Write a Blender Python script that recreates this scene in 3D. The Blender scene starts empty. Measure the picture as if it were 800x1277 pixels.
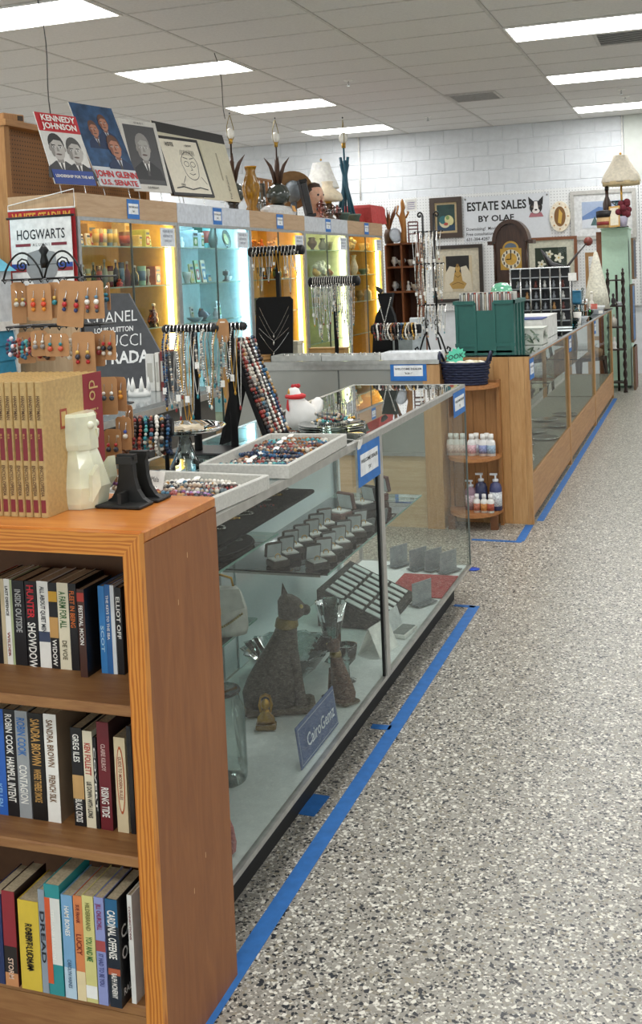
import bpy, math, random
from mathutils import Matrix, Vector
random.seed(7)
SC = bpy.context.scene
COL = SC.collection
# ------------------------------------------------------------------ camera
FPX, CX, CY, EYE = 1358.5, 400.0, 409.3, 1.5
_y, _p, _r = math.radians(-19.4), math.radians(-2.908), math.radians(-2.368)
FW = Vector((math.sin(_y)*math.cos(_p), math.cos(_y)*math.cos(_p), math.sin(_p)))
_rt = Vector((math.cos(_y), -math.sin(_y), 0)); _up = _rt.cross(FW)
RT = _rt*math.cos(_r) + _up*math.sin(_r)
UP = _up*math.cos(_r) - _rt*math.sin(_r)
cam_d = bpy.data.cameras.new('camera'); cam = bpy.data.objects.new('camera', cam_d); COL.objects.link(cam)
cam.matrix_world = Matrix(((RT.x, UP.x, -FW.x, 0), (RT.y, UP.y, -FW.y, 0), (RT.z, UP.z, -FW.z, EYE), (0, 0, 0, 1)))
cam_d.sensor_fit = 'HORIZONTAL'; cam_d.sensor_width = 36.0; cam_d.lens = FPX/800*36
cam_d.shift_x = 0.0; cam_d.shift_y = -(638.5-CY)/800; cam_d.clip_start = 0.05; cam_d.clip_end = 100
SC.camera = cam
# ------------------------------------------------------------------ world, exposure
w = bpy.data.worlds.new('world'); SC.world = w; w.use_nodes = True
w.node_tree.nodes['Background'].inputs[0].default_value = (.85, .87, .9, 1)
w.node_tree.nodes['Background'].inputs[1].default_value = 2.2
vs = SC.view_settings; vs.view_transform = 'Standard'; vs.look = 'None'; vs.gamma = 1; vs.exposure = 0.55
vs.use_curve_mapping = False
SC.cycles.transparent_max_bounces = 32; SC.cycles.max_bounces = 10; SC.cycles.diffuse_bounces = 6
SC.cycles.sample_clamp_indirect = 6.0
LAMP = 11.0          # strength of the ceiling light panels
# ------------------------------------------------------------------ helpers
def P(px, py, ax, val):
    """point on the plane (axis ax = val) that the photo shows at px,py"""
    d = FW + RT*((px-CX)/FPX) - UP*((py-CY)/FPX)
    o = Vector((0, 0, EYE)); return o + d*((val-o[ax])/d[ax])
def lin(h):
    h = h.lstrip('#'); c = [int(h[i:i+2], 16)/255 for i in (0, 2, 4)]
    return tuple(x/12.92 if x <= .04045 else ((x+.055)/1.055)**2.4 for x in c)
_mats = {}
def nodes(name):
    m = bpy.data.materials.new(name); m.use_nodes = True
    nt = m.node_tree; return m, nt, nt.nodes['Principled BSDF']
def M(h, rough=.5, metal=0., var=.12, scale=30., bump=0., trans=0., coat=0., sub=0.):
    """plain procedural material: colour with a slight noise variation"""
    k = (h, rough, metal, var, scale, bump, trans, coat, sub)
    if k in _mats: return _mats[k]
    m, nt, b = nodes('mat_'+h.lstrip('#')); c = lin(h)
    tc = nt.nodes.new('ShaderNodeTexCoord'); n = nt.nodes.new('ShaderNodeTexNoise'); n.inputs['Scale'].default_value = scale
    n.inputs['Detail'].default_value = 3
    nt.links.new(tc.outputs['Object'], n.inputs['Vector'])
    r = nt.nodes.new('ShaderNodeValToRGB'); r.color_ramp.elements[0].position = .3; r.color_ramp.elements[1].position = .7
    r.color_ramp.elements[0].color = (*[x*(1-var) for x in c], 1); r.color_ramp.elements[1].color = (*[min(1, x*(1+var)) for x in c], 1)
    nt.links.new(n.outputs['Fac'], r.inputs['Fac']); nt.links.new(r.outputs['Color'], b.inputs['Base Color'])
    b.inputs['Roughness'].default_value = rough; b.inputs['Metallic'].default_value = metal
    if trans: b.inputs['Transmission Weight'].default_value = trans
    if coat: b.inputs['Coat Weight'].default_value = coat
    if sub: b.inputs['Subsurface Weight'].default_value = sub; b.inputs['Subsurface Radius'].default_value = (.02, .02, .015)
    if bump:
        bp = nt.nodes.new('ShaderNodeBump'); bp.inputs['Strength'].default_value = bump; bp.inputs['Distance'].default_value = .003
        nt.links.new(n.outputs['Fac'], bp.inputs['Height']); nt.links.new(bp.outputs['Normal'], b.inputs['Normal'])
    _mats[k] = m; return m
def EMIT(h, s):
    k = ('emit', h, s)
    if k in _mats: return _mats[k]
    m, nt, b = nodes('glow_'+h.lstrip('#'))
    b.inputs['Base Color'].default_value = (.8, .8, .8, 1)
    b.inputs['Emission Color'].default_value = (*lin(h), 1); b.inputs['Emission Strength'].default_value = s
    _mats[k] = m; return m
def GLASS(h='#eef5f3', gloss=1.0, rough=0.0, ior=1.5):
    """thin clear pane: tinted transparency with a Fresnel reflection"""
    k = ('glass', h, gloss, rough, ior)
    if k in _mats: return _mats[k]
    m = bpy.data.materials.new('glass_'+h.lstrip('#')); m.use_nodes = True; nt = m.node_tree; nt.nodes.clear()
    o = nt.nodes.new('ShaderNodeOutputMaterial'); mx = nt.nodes.new('ShaderNodeMixShader')
    t = nt.nodes.new('ShaderNodeBsdfTransparent'); t.inputs[0].default_value = (*lin(h), 1)
    g = nt.nodes.new('ShaderNodeBsdfGlossy'); g.inputs['Roughness'].default_value = rough; g.inputs[0].default_value = (1, 1, 1, 1)
    f = nt.nodes.new('ShaderNodeFresnel'); f.inputs[0].default_value = ior
    mu = nt.nodes.new('ShaderNodeMath'); mu.operation = 'MULTIPLY'; mu.inputs[1].default_value = gloss; mu.use_clamp = True
    nt.links.new(f.outputs[0], mu.inputs[0]); nt.links.new(mu.outputs[0], mx.inputs[0])
    nt.links.new(t.outputs[0], mx.inputs[1]); nt.links.new(g.outputs[0], mx.inputs[2]); nt.links.new(mx.outputs[0], o.inputs[0])
    _mats[k] = m; return m
def WOOD(h1, h2, axis='z', scale=6., rough=.45, stretch=14., bands=.5):
    """grain running along one axis"""
    k = ('wood', h1, h2, axis, scale, rough, stretch, bands)
    if k in _mats: return _mats[k]
    m, nt, b = nodes('wood_'+h1.lstrip('#')); L = nt.links
    tc = nt.nodes.new('ShaderNodeTexCoord'); mp = nt.nodes.new('ShaderNodeMapping')
    s = [stretch]*3; s['xyz'.index(axis)] = 1.0; mp.inputs['Scale'].default_value = s
    L.new(tc.outputs['Object'], mp.inputs['Vector'])
    n1 = nt.nodes.new('ShaderNodeTexNoise'); n1.inputs['Scale'].default_value = scale; n1.inputs['Detail'].default_value = 6; n1.inputs['Distortion'].default_value = 1.2
    n2 = nt.nodes.new('ShaderNodeTexNoise'); n2.inputs['Scale'].default_value = scale*7; n2.inputs['Detail'].default_value = 3
    L.new(mp.outputs[0], n1.inputs['Vector']); L.new(mp.outputs[0], n2.inputs['Vector'])
    mx = nt.nodes.new('ShaderNodeMath'); mx.operation = 'MULTIPLY_ADD'; mx.inputs[1].default_value = bands; 
    L.new(n2.outputs['Fac'], mx.inputs[0]); L.new(n1.outputs['Fac'], mx.inputs[2])
    r = nt.nodes.new('ShaderNodeValToRGB'); r.color_ramp.elements[0].position = .5; r.color_ramp.elements[1].position = .95
    r.color_ramp.elements[0].color = (*lin(h1), 1); r.color_ramp.elements[1].color = (*lin(h2), 1)
    L.new(mx.outputs[0], r.inputs['Fac']); L.new(r.outputs['Color'], b.inputs['Base Color'])
    b.inputs['Roughness'].default_value = rough
    bp = nt.nodes.new('ShaderNodeBump'); bp.inputs['Strength'].default_value = .12; bp.inputs['Distance'].default_value = .002
    L.new(mx.outputs[0], bp.inputs['Height']); L.new(bp.outputs['Normal'], b.inputs['Normal'])
    _mats[k] = m; return m
def PINE(axis='z'):
    """strongly figured orange pine (distorted wave rings)"""
    k = ('pine', axis)
    if k in _mats: return _mats[k]
    m, nt, b = nodes('pine'); L = nt.links
    tc = nt.nodes.new('ShaderNodeTexCoord'); mp = nt.nodes.new('ShaderNodeMapping')
    s = [1.0]*3; s['xyz'.index(axis)] = .12; mp.inputs['Scale'].default_value = s
    L.new(tc.outputs['Object'], mp.inputs['Vector'])
    wv = nt.nodes.new('ShaderNodeTexWave'); wv.wave_type = 'BANDS'; wv.bands_direction = 'X' if axis == 'z' else 'Z'
    wv.inputs['Scale'].default_value = 42; wv.inputs['Distortion'].default_value = 5; wv.inputs['Detail'].default_value = 2; wv.inputs['Detail Scale'].default_value = 1.6
    L.new(mp.outputs[0], wv.inputs['Vector'])
    r = nt.nodes.new('ShaderNodeValToRGB'); r.color_ramp.elements[0].position = .1; r.color_ramp.elements[1].position = .75
    r.color_ramp.elements[0].color = (*lin('#b5661f'), 1); r.color_ramp.elements[1].color = (*lin('#d68c38'), 1)
    L.new(wv.outputs['Fac'], r.inputs['Fac']); L.new(r.outputs['Color'], b.inputs['Base Color']); b.inputs['Roughness'].default_value = .38
    _mats[k] = m; return m

class MB:
    """collects shapes; build() links them as ONE mesh object"""
    def __init__(s): s.v = []; s.f = []; s.mi = []; s.sm = []; s.T = None; s.cur = 0
    def add(s, vs, fs, smooth=False):
        o = len(s.v)
        s.v += [tuple(s.T @ Vector(v)) for v in vs] if s.T else [tuple(v) for v in vs]
        s.f += [tuple(i+o for i in f) for f in fs]; s.mi += [s.cur]*len(fs); s.sm += [smooth]*len(fs)
        return s
    def box(s, a, b):
        x0, y0, z0 = a; x1, y1, z1 = b
        x0, x1 = min(x0, x1), max(x0, x1); y0, y1 = min(y0, y1), max(y0, y1); z0, z1 = min(z0, z1), max(z0, z1)
        return s.add([(x0, y0, z0), (x1, y0, z0), (x1, y1, z0), (x0, y1, z0), (x0, y0, z1), (x1, y0, z1), (x1, y1, z1), (x0, y1, z1)],
              [(3, 2, 1, 0), (4, 5, 6, 7), (0, 1, 5, 4), (1, 2, 6, 5), (2, 3, 7, 6), (3, 0, 4, 7)])
    def bbox(s, a, b, c=.004):
        """box with chamfered vertical and top edges (an octagonal section, inset top)"""
        x0, y0, z0 = a; x1, y1, z1 = b
        pl = [(x0+c, y0), (x1-c, y0), (x1, y0+c), (x1, y1-c), (x1-c, y1), (x0+c, y1), (x0, y1-c), (x0, y0+c)]
        mx, my = (x0+x1)/2, (y0+y1)/2
        ins = [(x-math.copysign(c, x-mx), y-math.copysign(c, y-my)) for x, y in pl]
        vs = [(x, y, z0+c) for x, y in pl]+[(x, y, z1-c) for x, y in pl]+[(x, y, z1) for x, y in ins]+[(x, y, z0) for x, y in ins]
        fs = [tuple(range(16, 24)), tuple(reversed(range(24, 32)))]
        for i in range(8):
            j = (i+1) % 8; fs += [(i, j, 8+j, 8+i), (8+i, 8+j, 16+j, 16+i), (24+i, 24+j, j, i)]
        return s.add(vs, fs)
    def tube(s, pts, r, n=8, cap=True):
        pts = [Vector(p) for p in pts]; k = len(pts); rs = r if isinstance(r, (list, tuple)) else [r]*k
        vs = []; prev = None
        for i, p in enumerate(pts):
            t = (pts[min(i+1, k-1)]-pts[max(i-1, 0)])
            t = t.normalized() if t.length > 1e-9 else Vector((0, 0, 1))
            if prev is None: a = t.orthogonal().normalized()
            else:
                a = prev - t*prev.dot(t); a = a.normalized() if a.length > 1e-6 else t.orthogonal().normalized()
            prev = a; b = t.cross(a)
            for j in range(n):
                q = 2*math.pi*j/n; vs.append(p+(a*math.cos(q)+b*math.sin(q))*rs[i])
        fs = [(i*n+j, i*n+(j+1) % n, (i+1)*n+(j+1) % n, (i+1)*n+j) for i in range(k-1) for j in range(n)]
        s.add(vs, fs, n > 5)
        if cap:
            o = len(s.v)-k*n; s.f += [tuple(o+j for j in reversed(range(n))), tuple(o+(k-1)*n+j for j in range(n))]; s.mi += [s.cur]*2; s.sm += [False]*2
        return s
    def lathe(s, prof, c=(0, 0, 0), n=16, ax=1., ay=1., smooth=True, flute=0, fl=.0):
        vs = []
        for r, z in prof:
            for j in range(n):
                q = 2*math.pi*j/n; rr = r*(1+fl*math.cos(flute*q)) if flute else r
                vs.append((c[0]+rr*ax*math.cos(q), c[1]+rr*ay*math.sin(q), c[2]+z))
        k = len(prof)
        fs = [(i*n+j, i*n+(j+1) % n, (i+1)*n+(j+1) % n, (i+1)*n+j) for i in range(k-1) for j in range(n)]
        s.add(vs, fs, smooth)
        o = len(s.v)-k*n
        if prof[0][0] > 1e-5: s.f.append(tuple(o+j for j in reversed(range(n)))); s.mi.append(s.cur); s.sm.append(False)
        if prof[-1][0] > 1e-5: s.f.append(tuple(o+(k-1)*n+j for j in range(n))); s.mi.append(s.cur); s.sm.append(False)
        return s
    def ball(s, c, r, n=8, m=5, sx=1, sy=1, sz=1):
        pr = [(r*math.sin(math.pi*i/m), -r*math.cos(math.pi*i/m)*sz) for i in range(m+1)]
        pr[0] = (1e-6, pr[0][1]); pr[-1] = (1e-6, pr[-1][1])
        return s.lathe(pr, c, n, sx, sy)
    def loft(s, secs, n=14, smooth=True):
        """horizontal elliptical slices (z, cx, cy, rx, ry)"""
        vs = []
        for z, cx, cy, rx, ry in secs:
            for j in range(n):
                q = 2*math.pi*j/n; vs.append((cx+rx*math.cos(q), cy+ry*math.sin(q), z))
        k = len(secs)
        fs = [(i*n+j, i*n+(j+1) % n, (i+1)*n+(j+1) % n, (i+1)*n+j) for i in range(k-1) for j in range(n)]
        fs += [tuple(reversed(range(n))), tuple((k-1)*n+j for j in range(n))]
        return s.add(vs, fs, smooth)
    def prism(s, poly, o, u, v, d):
        """2-D polygon in plane (o,u,v) extruded by vector d"""
        o, u, v, d = map(Vector, (o, u, v, d)); n = len(poly)
        a = [o+u*p[0]+v*p[1] for p in poly]; b = [p+d for p in a]
        fs = [tuple(range(n)), tuple(n+i for i in reversed(range(n)))]+[(i, n+i, n+(i+1) % n, (i+1) % n) for i in range(n)]
        return s.add(a+b, fs)
    def build(s, name, mat, parent=None, loc=None, rot=None, world=False, **tagkw):
        me = bpy.data.meshes.new(name)
        vs = s.v
        if world and parent is not None:
            mi = wm(parent).inverted(); vs = [tuple(mi @ Vector(v)) for v in vs]
        elif world and loc is not None:
            L = Vector(loc); vs = [tuple(Vector(v)-L) for v in vs]
        me.from_pydata(vs, [], s.f)
        for m in (mat if isinstance(mat, (list, tuple)) else [mat]): me.materials.append(m)
        me.polygons.foreach_set('material_index', s.mi); me.polygons.foreach_set('use_smooth', s.sm); me.update()
        o = bpy.data.objects.new(name, me); COL.objects.link(o)
        if parent is not None: o.parent = parent
        if loc is not None: o.location = loc
        if rot is not None: o.rotation_euler = rot if not isinstance(rot, (int, float)) else (0, 0, rot)
        if tagkw: tag(o, **tagkw)
        return o
def wm(o):
    m = Matrix.LocRotScale(o.location, o.rotation_euler, o.scale)
    return wm(o.parent) @ m if o.parent else m
def tag(o, label=None, cat=None, group=None, kind=None):
    if label: o['label'] = label
    if cat: o['category'] = cat
    if group: o['group'] = group
    if kind: o['kind'] = kind
    return o
def thing(name, label, cat, loc=(0, 0, 0), rot=0, group=None):
    o = bpy.data.objects.new(name, None); COL.objects.link(o); o.empty_display_size = .05
    o.location = loc; o.rotation_euler = rot if not isinstance(rot, (int, float)) else (0, 0, rot)
    return tag(o, label, cat, group)
def struct(name, mb, mat, parent=None):
    o = mb.build(name, mat, parent)
    if parent is None: o['kind'] = 'structure'
    return o
def copy_tree(o, parent=None, loc=None, rot=None, label=None):
    c = o.copy(); COL.objects.link(c)
    if parent: c.parent = parent
    if loc is not None: c.location = loc
    if rot is not None: c.rotation_euler = (0, 0, rot) if isinstance(rot, (int, float)) else rot
    if label: c['label'] = label
    for ch in list(o.children): copy_tree(ch, c)
    return c
def box(name, a, b, mat, parent=None, **k): return MB().box(a, b).build(name, mat, parent, **k)
_txt = {}
def text(parent, body, size, o, u, v, mat, name='lettering', align='CENTER', bold=0., wide=1., ext=.0003, world=False):
    """flat lettering: o = baseline anchor, u = reading direction, v = up, as a child of parent"""
    key = (body, align, bold)
    if key not in _txt:
        cu = bpy.data.curves.new('t', 'FONT'); cu.body = body; cu.align_x = align; cu.resolution_u = 2; cu.offset = bold; cu.size = 1; cu.fill_mode = 'FRONT'
        ob = bpy.data.objects.new('t', cu); me = bpy.data.meshes.new_from_object(ob)
        _txt[key] = ([tuple(x.co) for x in me.vertices], [tuple(p.vertices) for p in me.polygons])
        bpy.data.objects.remove(ob); bpy.data.curves.remove(cu); bpy.data.meshes.remove(me)
    V_, F_ = _txt[key]
    o, u, v = Vector(o), Vector(u).normalized(), Vector(v).normalized(); n = u.cross(v)
    mb = MB(); mb.add([o+u*(p[0]*size*wide)+v*(p[1]*size)+n*ext for p in V_], F_)
    return mb.build(name, mat, parent, world=world)
class Print:
    """flat print on a surface: coloured polygons stacked a hair apart"""
    def __init__(s, o, u, v, step=.0005): s.o, s.u, s.v = Vector(o), Vector(u).normalized(), Vector(v).normalized(); s.n = s.u.cross(s.v); s.mb = MB(); s.mats = []; s.k = 1; s.step = step
    def poly(s, pts, col, lift=True, **kw):
        m = M(col, kw.get('rough', .5), var=kw.get('var', .05), scale=kw.get('scale', 40)) if isinstance(col, str) else col
        if m not in s.mats: s.mats.append(m)
        s.mb.cur = s.mats.index(m)
        s.mb.add([s.o+s.u*x+s.v*y+s.n*(s.k*s.step) for x, y in pts], [tuple(range(len(pts)))])
        if lift: s.k += 1
        return s
    def rect(s, x0, y0, x1, y1, col, **kw): return s.poly([(x0, y0), (x1, y0), (x1, y1), (x0, y1)], col, **kw)
    def ell(s, cx, cy, rx, ry, col, n=18, a0=0, a1=360, rot=0, **kw):
        pts = []; full = a1-a0 >= 360; c, sn = math.cos(math.radians(rot)), math.sin(math.radians(rot))
        for i in range(n + (0 if full else 1)):
            q = math.radians(a0+(a1-a0)*i/n); x, y = rx*math.cos(q), ry*math.sin(q); pts.append((cx+x*c-y*sn, cy+x*sn+y*c))
        return s.poly(pts, col, **kw)
    def line(s, pts, wd, col, **kw):
        for (x0, y0), (x1, y1) in zip(pts, pts[1:]):
            d = math.hypot(x1-x0, y1-y0) or 1; nx, ny = -(y1-y0)/d*wd/2, (x1-x0)/d*wd/2
            s.poly([(x0-nx, y0-ny), (x1-nx, y1-ny), (x1+nx, y1+ny), (x0+nx, y0+ny)], col, lift=False)
        s.k += 1; return s
    def face(s, cx, cy, h, skin='#b9b4ae', hair='#2a2826', suit='#2b2b2d', shirt='#e6e4df', tie='#4a4848', shade='#8d8883', turn=0., bald=False):
        """head-and-shoulders portrait, h = head height"""
        w_ = h*.36
        s.poly([(cx-h*.85, cy-h*1.25), (cx+h*.85, cy-h*1.25), (cx+h*.72, cy-h*.82), (cx+h*.25, cy-h*.55), (cx-h*.25, cy-h*.55), (cx-h*.72, cy-h*.82)], suit)
        s.poly([(cx-h*.2, cy-h*.52), (cx+h*.2, cy-h*.52), (cx+h*.02, cy-h*1.1)], shirt)
        s.poly([(cx-h*.05, cy-h*.62), (cx+h*.05, cy-h*.62), (cx+h*.08, cy-h*1.1), (cx-h*.06, cy-h*1.1)], tie)
        s.rect(cx-h*.16, cy-h*.62, cx+h*.16, cy-h*.2, shade)
        if not bald: s.ell(cx, cy+h*.12, w_*1.1, h*.45, hair)
        for sg in (-1, 1): s.ell(cx+sg*w_*1.0, cy-h*.06, h*.06, h*.11, shade)
        s.ell(cx+turn*h*.04, cy-h*.05, w_, h*.46, skin)
        if not bald: s.poly([(cx-w_*.98, cy+h*.1), (cx-w_*.8, cy+h*.42), (cx, cy+h*.52), (cx+w_*.9, cy+h*.38), (cx+w_, cy+h*.1), (cx+w_*.7, cy+h*.27), (cx-w_*.2, cy+h*.3)], hair)
        s.ell(cx-w_*.72, cy-h*.12, w_*.25, h*.28, shade)
        for sg in (-1, 1):
            s.rect(cx+sg*w_*.45-h*.09, cy+h*.06, cx+sg*w_*.45+h*.09, cy+h*.1, hair)
            s.ell(cx+sg*w_*.45, cy, h*.07, h*.035, '#f0eeea', lift=False); s.k += 1; s.ell(cx+sg*w_*.45, cy, h*.035, h*.035, '#1c1a19')
        s.poly([(cx-h*.02, cy), (cx+h*.03, cy), (cx+h*.08, cy-h*.17), (cx-h*.06, cy-h*.17)], shade)
        s.ell(cx, cy-h*.29, h*.15, h*.035, '#5d4a46')
        return s
    def build(s, parent, name='print', world=False): return s.mb.build(name, s.mats, parent, world=world)
BLK = M('#0d0d0e', .45); VEL = M('#0a0a0b', .95); ALU = M('#b9b8b3', .32, .75); WHT = M('#e9e8e3', .5); IRON = M('#121212', .4, .3)
STEEL = M('#c9cac8', .22, .9); SILV = M('#d6d5d0', .25, .85); GOLD = M('#c79a45', .28, .9); PAPER = M('#f2f0ea', .7); KRAFT = M('#b5875c', .8, var=.1)
BLUE = M('#2a72c0', .6); INK = M('#1d1e22', .6); CLEAR = GLASS(); OAK = WOOD('#b08455', '#c69c6c', 'z', 3, .5)
# ================================================================== SETTING
ZC, YW, XL, XR, YB = 3.40, 14.93, -9.0, 4.6, -3.4
GX, TX, GY, TY = -1.48, 1.185, 8.83, .61            # ceiling grid origin and tile size
def floor_mat():
    m, nt, b = nodes('flake_floor'); L = nt.links
    tc = nt.nodes.new('ShaderNodeTexCoord')
    def cells(scale, stops):
        v = nt.nodes.new('ShaderNodeTexVoronoi'); v.inputs['Scale'].default_value = scale; v.inputs['Randomness'].default_value = 1
        L.new(tc.outputs['Object'], v.inputs['Vector'])
        s = nt.nodes.new('ShaderNodeSeparateColor'); L.new(v.outputs['Color'], s.inputs[0])
        r = nt.nodes.new('ShaderNodeValToRGB'); r.color_ramp.interpolation = 'CONSTANT'; e = r.color_ramp.elements
        e[0].position = 0; e[0].color = (*lin(stops[0][1]), 1); e[1].position = stops[1][0]; e[1].color = (*lin(stops[1][1]), 1)
        for p, c in stops[2:]: q = e.new(p); q.color = (*lin(c), 1)
        L.new(s.outputs[0], r.inputs[0]); return r, s
    a, sa = cells(190, [(0, '#8d897f'), (.24, '#a09b91'), (.44, '#918d83'), (.56, '#232528'), (.70, '#d9d6ca'), (.84, '#8b8373'), (.91, '#b9b6ad')])
    c, sc = cells(120, [(0, '#98948a'), (.34, '#a5a197'), (.57, '#2c2f34'), (.7, '#e2dfd3'), (.86, '#98917f')])
    mx = nt.nodes.new('ShaderNodeMix'); mx.data_type = 'RGBA'
    gt = nt.nodes.new('ShaderNodeMath'); gt.operation = 'GREATER_THAN'; gt.inputs[1].default_value = .62; L.new(sc.outputs[1], gt.inputs[0])
    L.new(gt.outputs[0], mx.inputs['Factor']); L.new(a.outputs[0], mx.inputs['A']); L.new(c.outputs[0], mx.inputs['B'])
    L.new(mx.outputs['Result'], b.inputs['Base Color']); b.inputs['Roughness'].default_value = .34
    return m
struct('floor', MB().box((XL, YB, -.06), (XR, YW+.3, 0)), floor_mat())
CEIL = M('#d9d7d5', .85, var=.05, scale=60, bump=.15); TBAR = M('#c4c1bd', .5)
ceil = struct('ceiling', MB().box((XL, YB, ZC+.004), (XR, YW+.3, ZC+.08)), CEIL)
LIGHTS = [(cx, cy) for cx in (GX-6*TX, GX-3*TX, GX, GX+3*TX) for cy in [GY+TY*4*k for k in range(-4, 3)]]
def is_light(x, y): return any(abs(x-lx) < .1 and abs(y-ly) < .1 for lx, ly in LIGHTS)
tile = None
for i in range(-5, 2):
    for j in range(-8, 10):
        x, y = GX+i*TX, GY+j*TY
        if is_light(x, y) or (i == -1 and j == 5 and False): continue
        if tile is None:
            t = MB(); e = .012
            t.add([(e, e, 0), (TX-e, e, 0), (TX-e, TY-e, 0), (e, TY-e, 0), (e+.008, e+.008, -.006), (TX-e-.008, e+.008, -.006), (TX-e-.008, TY-e-.008, -.006), (e+.008, TY-e-.008, -.006)],
                  [(7, 6, 5, 4), (0, 1, 5, 4)[::-1], (1, 2, 6, 5)[::-1], (2, 3, 7, 6)[::-1], (3, 0, 4, 7)[::-1]])
            tile = t.build('ceiling_tile', CEIL, ceil, loc=(x, y, ZC+.003))
        else:
            c = tile.copy(); COL.objects.link(c); c.parent = ceil; c.location = (x, y, ZC+.003)
for i in range(-5, 3): box('grid_bar', (GX+i*TX-.012, 3.9, ZC-.006), (GX+i*TX+.012, YW, ZC+.003), TBAR, ceil)
for j in range(-8, 10): box('grid_bar', (GX-5*TX, GY+j*TY-.01, ZC-.005), (GX+2*TX, GY+j*TY+.01, ZC+.003), TBAR, ceil)
# walls
WALL = M('#d6dade', .75, var=.05, scale=12, bump=.25); WALLG = M('#ccd1cb', .75, var=.04, scale=12, bump=.2)
wb = struct('wall_back', MB().box((XL, YW, 0), (XR, YW+.2, ZC)), WALL)
struct('wall_left', MB().box((XL-.2, YB, 0), (XL, YW+.2, ZC)), WALL)
struct('wall_right', MB().box((XR, YB, 0), (XR+.2, YW+.2, ZC)), WALL)
m = MB(); m.box((XL-.2, YB-.2, 0), (-6.5, YB, ZC)); m.box((3.8, YB-.2, 0), (XR+.2, YB, ZC)); m.box((-6.5, YB-.2, 0), (3.8, YB, .5)); m.box((-6.5, YB-.2, 2.9), (3.8, YB, ZC)); struct('wall_front', m, WALL)
wn = struct('added_window_1', MB().box((-6.5, YB-.12, .5), (3.8, YB-.06, .55)), ALU)          # added shop-front glazing, unseen behind the viewer, to brighten the room
for k in range(7): box('added_window_mullion', (-6.5+10.25*k/6, YB-.12, .55), (-6.45+10.25*k/6, YB-.06, 2.9), ALU, wn)
for k in range(6): MB().add([(-6.45+10.25*k/6, YB-.09, .55), (-6.5+10.25*(k+1)/6, YB-.09, .55), (-6.5+10.25*(k+1)/6, YB-.09, 2.9), (-6.45+10.25*k/6, YB-.09, 2.9)], [(0, 1, 2, 3)]).build('added_window_pane', CLEAR, wn)
struct('ground_outside', MB().box((XL-4, YB-9, -.12), (XR+4, YB-.2, -.06)), M('#9a9a96', .9))
bw, bh, g = .405, .2, .004
bm = MB(); c = .006
bm.add([(g, 0, g), (bw-g, 0, g), (bw-g, 0, bh-g), (g, 0, bh-g), (g+c, -.008, g+c), (bw-g-c, -.008, g+c), (bw-g-c, -.008, bh-g-c), (g+c, -.008, bh-g-c)],
       [(4, 5, 6, 7), (0, 1, 5, 4), (1, 2, 6, 5), (2, 3, 7, 6), (3, 0, 4, 7)])
b0 = None
for r in range(8):
    for q in range(-17, 4):
        x, z = q*bw+(bw/2 if r % 2 else 0)-.1, ZC-(r+1)*bh
        if b0 is None: b0 = bm.build('block', WALL, wb, loc=(x, YW, z))
        else: cc = b0.copy(); COL.objects.link(cc); cc.parent = wb; cc.location = (x, YW, z)
        
def peg_mat(h, dark, sp=.0254, mask=(1, 0, 1)):
    m, nt, b = nodes('pegboard_'+h.lstrip('#')); L = nt.links
    tc = nt.nodes.new('ShaderNodeTexCoord'); mp = nt.nodes.new('ShaderNodeVectorMath'); mp.operation = 'SCALE'; mp.inputs['Scale'].default_value = 1/sp
    fr = nt.nodes.new('ShaderNodeVectorMath'); fr.operation = 'FRACTION'; sb = nt.nodes.new('ShaderNodeVectorMath'); sb.operation = 'SUBTRACT'; sb.inputs[1].default_value = (.5, .5, .5)
    ml = nt.nodes.new('ShaderNodeVectorMath'); ml.operation = 'MULTIPLY'; ml.inputs[1].default_value = mask
    ln = nt.nodes.new('ShaderNodeVectorMath'); ln.operation = 'LENGTH'; lt = nt.nodes.new('ShaderNodeMath'); lt.operation = 'LESS_THAN'; lt.inputs[1].default_value = .17
    L.new(tc.outputs['Object'], mp.inputs[0]); L.new(mp.outputs[0], fr.inputs[0]); L.new(fr.outputs[0], sb.inputs[0]); L.new(sb.outputs[0], ml.inputs[0]); L.new(ml.outputs[0], ln.inputs[0]); L.new(ln.outputs['Value'], lt.inputs[0])
    mx = nt.nodes.new('ShaderNodeMix'); mx.data_type = 'RGBA'; mx.inputs['A'].default_value = (*lin(h), 1); mx.inputs['B'].default_value = (*lin(dark), 1)
    L.new(lt.outputs[0], mx.inputs['Factor']); L.new(mx.outputs['Result'], b.inputs['Base Color']); b.inputs['Roughness'].default_value = .6
    return m
pegz = P(690, 237, 1, YW-.03).z + .02
for k in range(5): box('pegboard_panel', (-5.65+1.22*k, YW-.035, .9), (-5.65+1.22*k+1.214, YW-.014, pegz), peg_mat('#dfe1e1', '#a9abae', .04), wb)
# conduit pipes on the back wall
for px, nm in ((446, 'conduit'), (775, 'conduit')):
    p = P(px, 160, 1, YW-.03); m = MB().tube([(p.x, YW-.03, pegz), (p.x, YW-.03, ZC)], .012, 8)
    m.build(nm, WHT, wb)
box('wall_offset', (P(777, 160, 1, YW-.03).x, YW-.03, pegz), (1.9, YW-.014, ZC), WALLG, wb)
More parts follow.
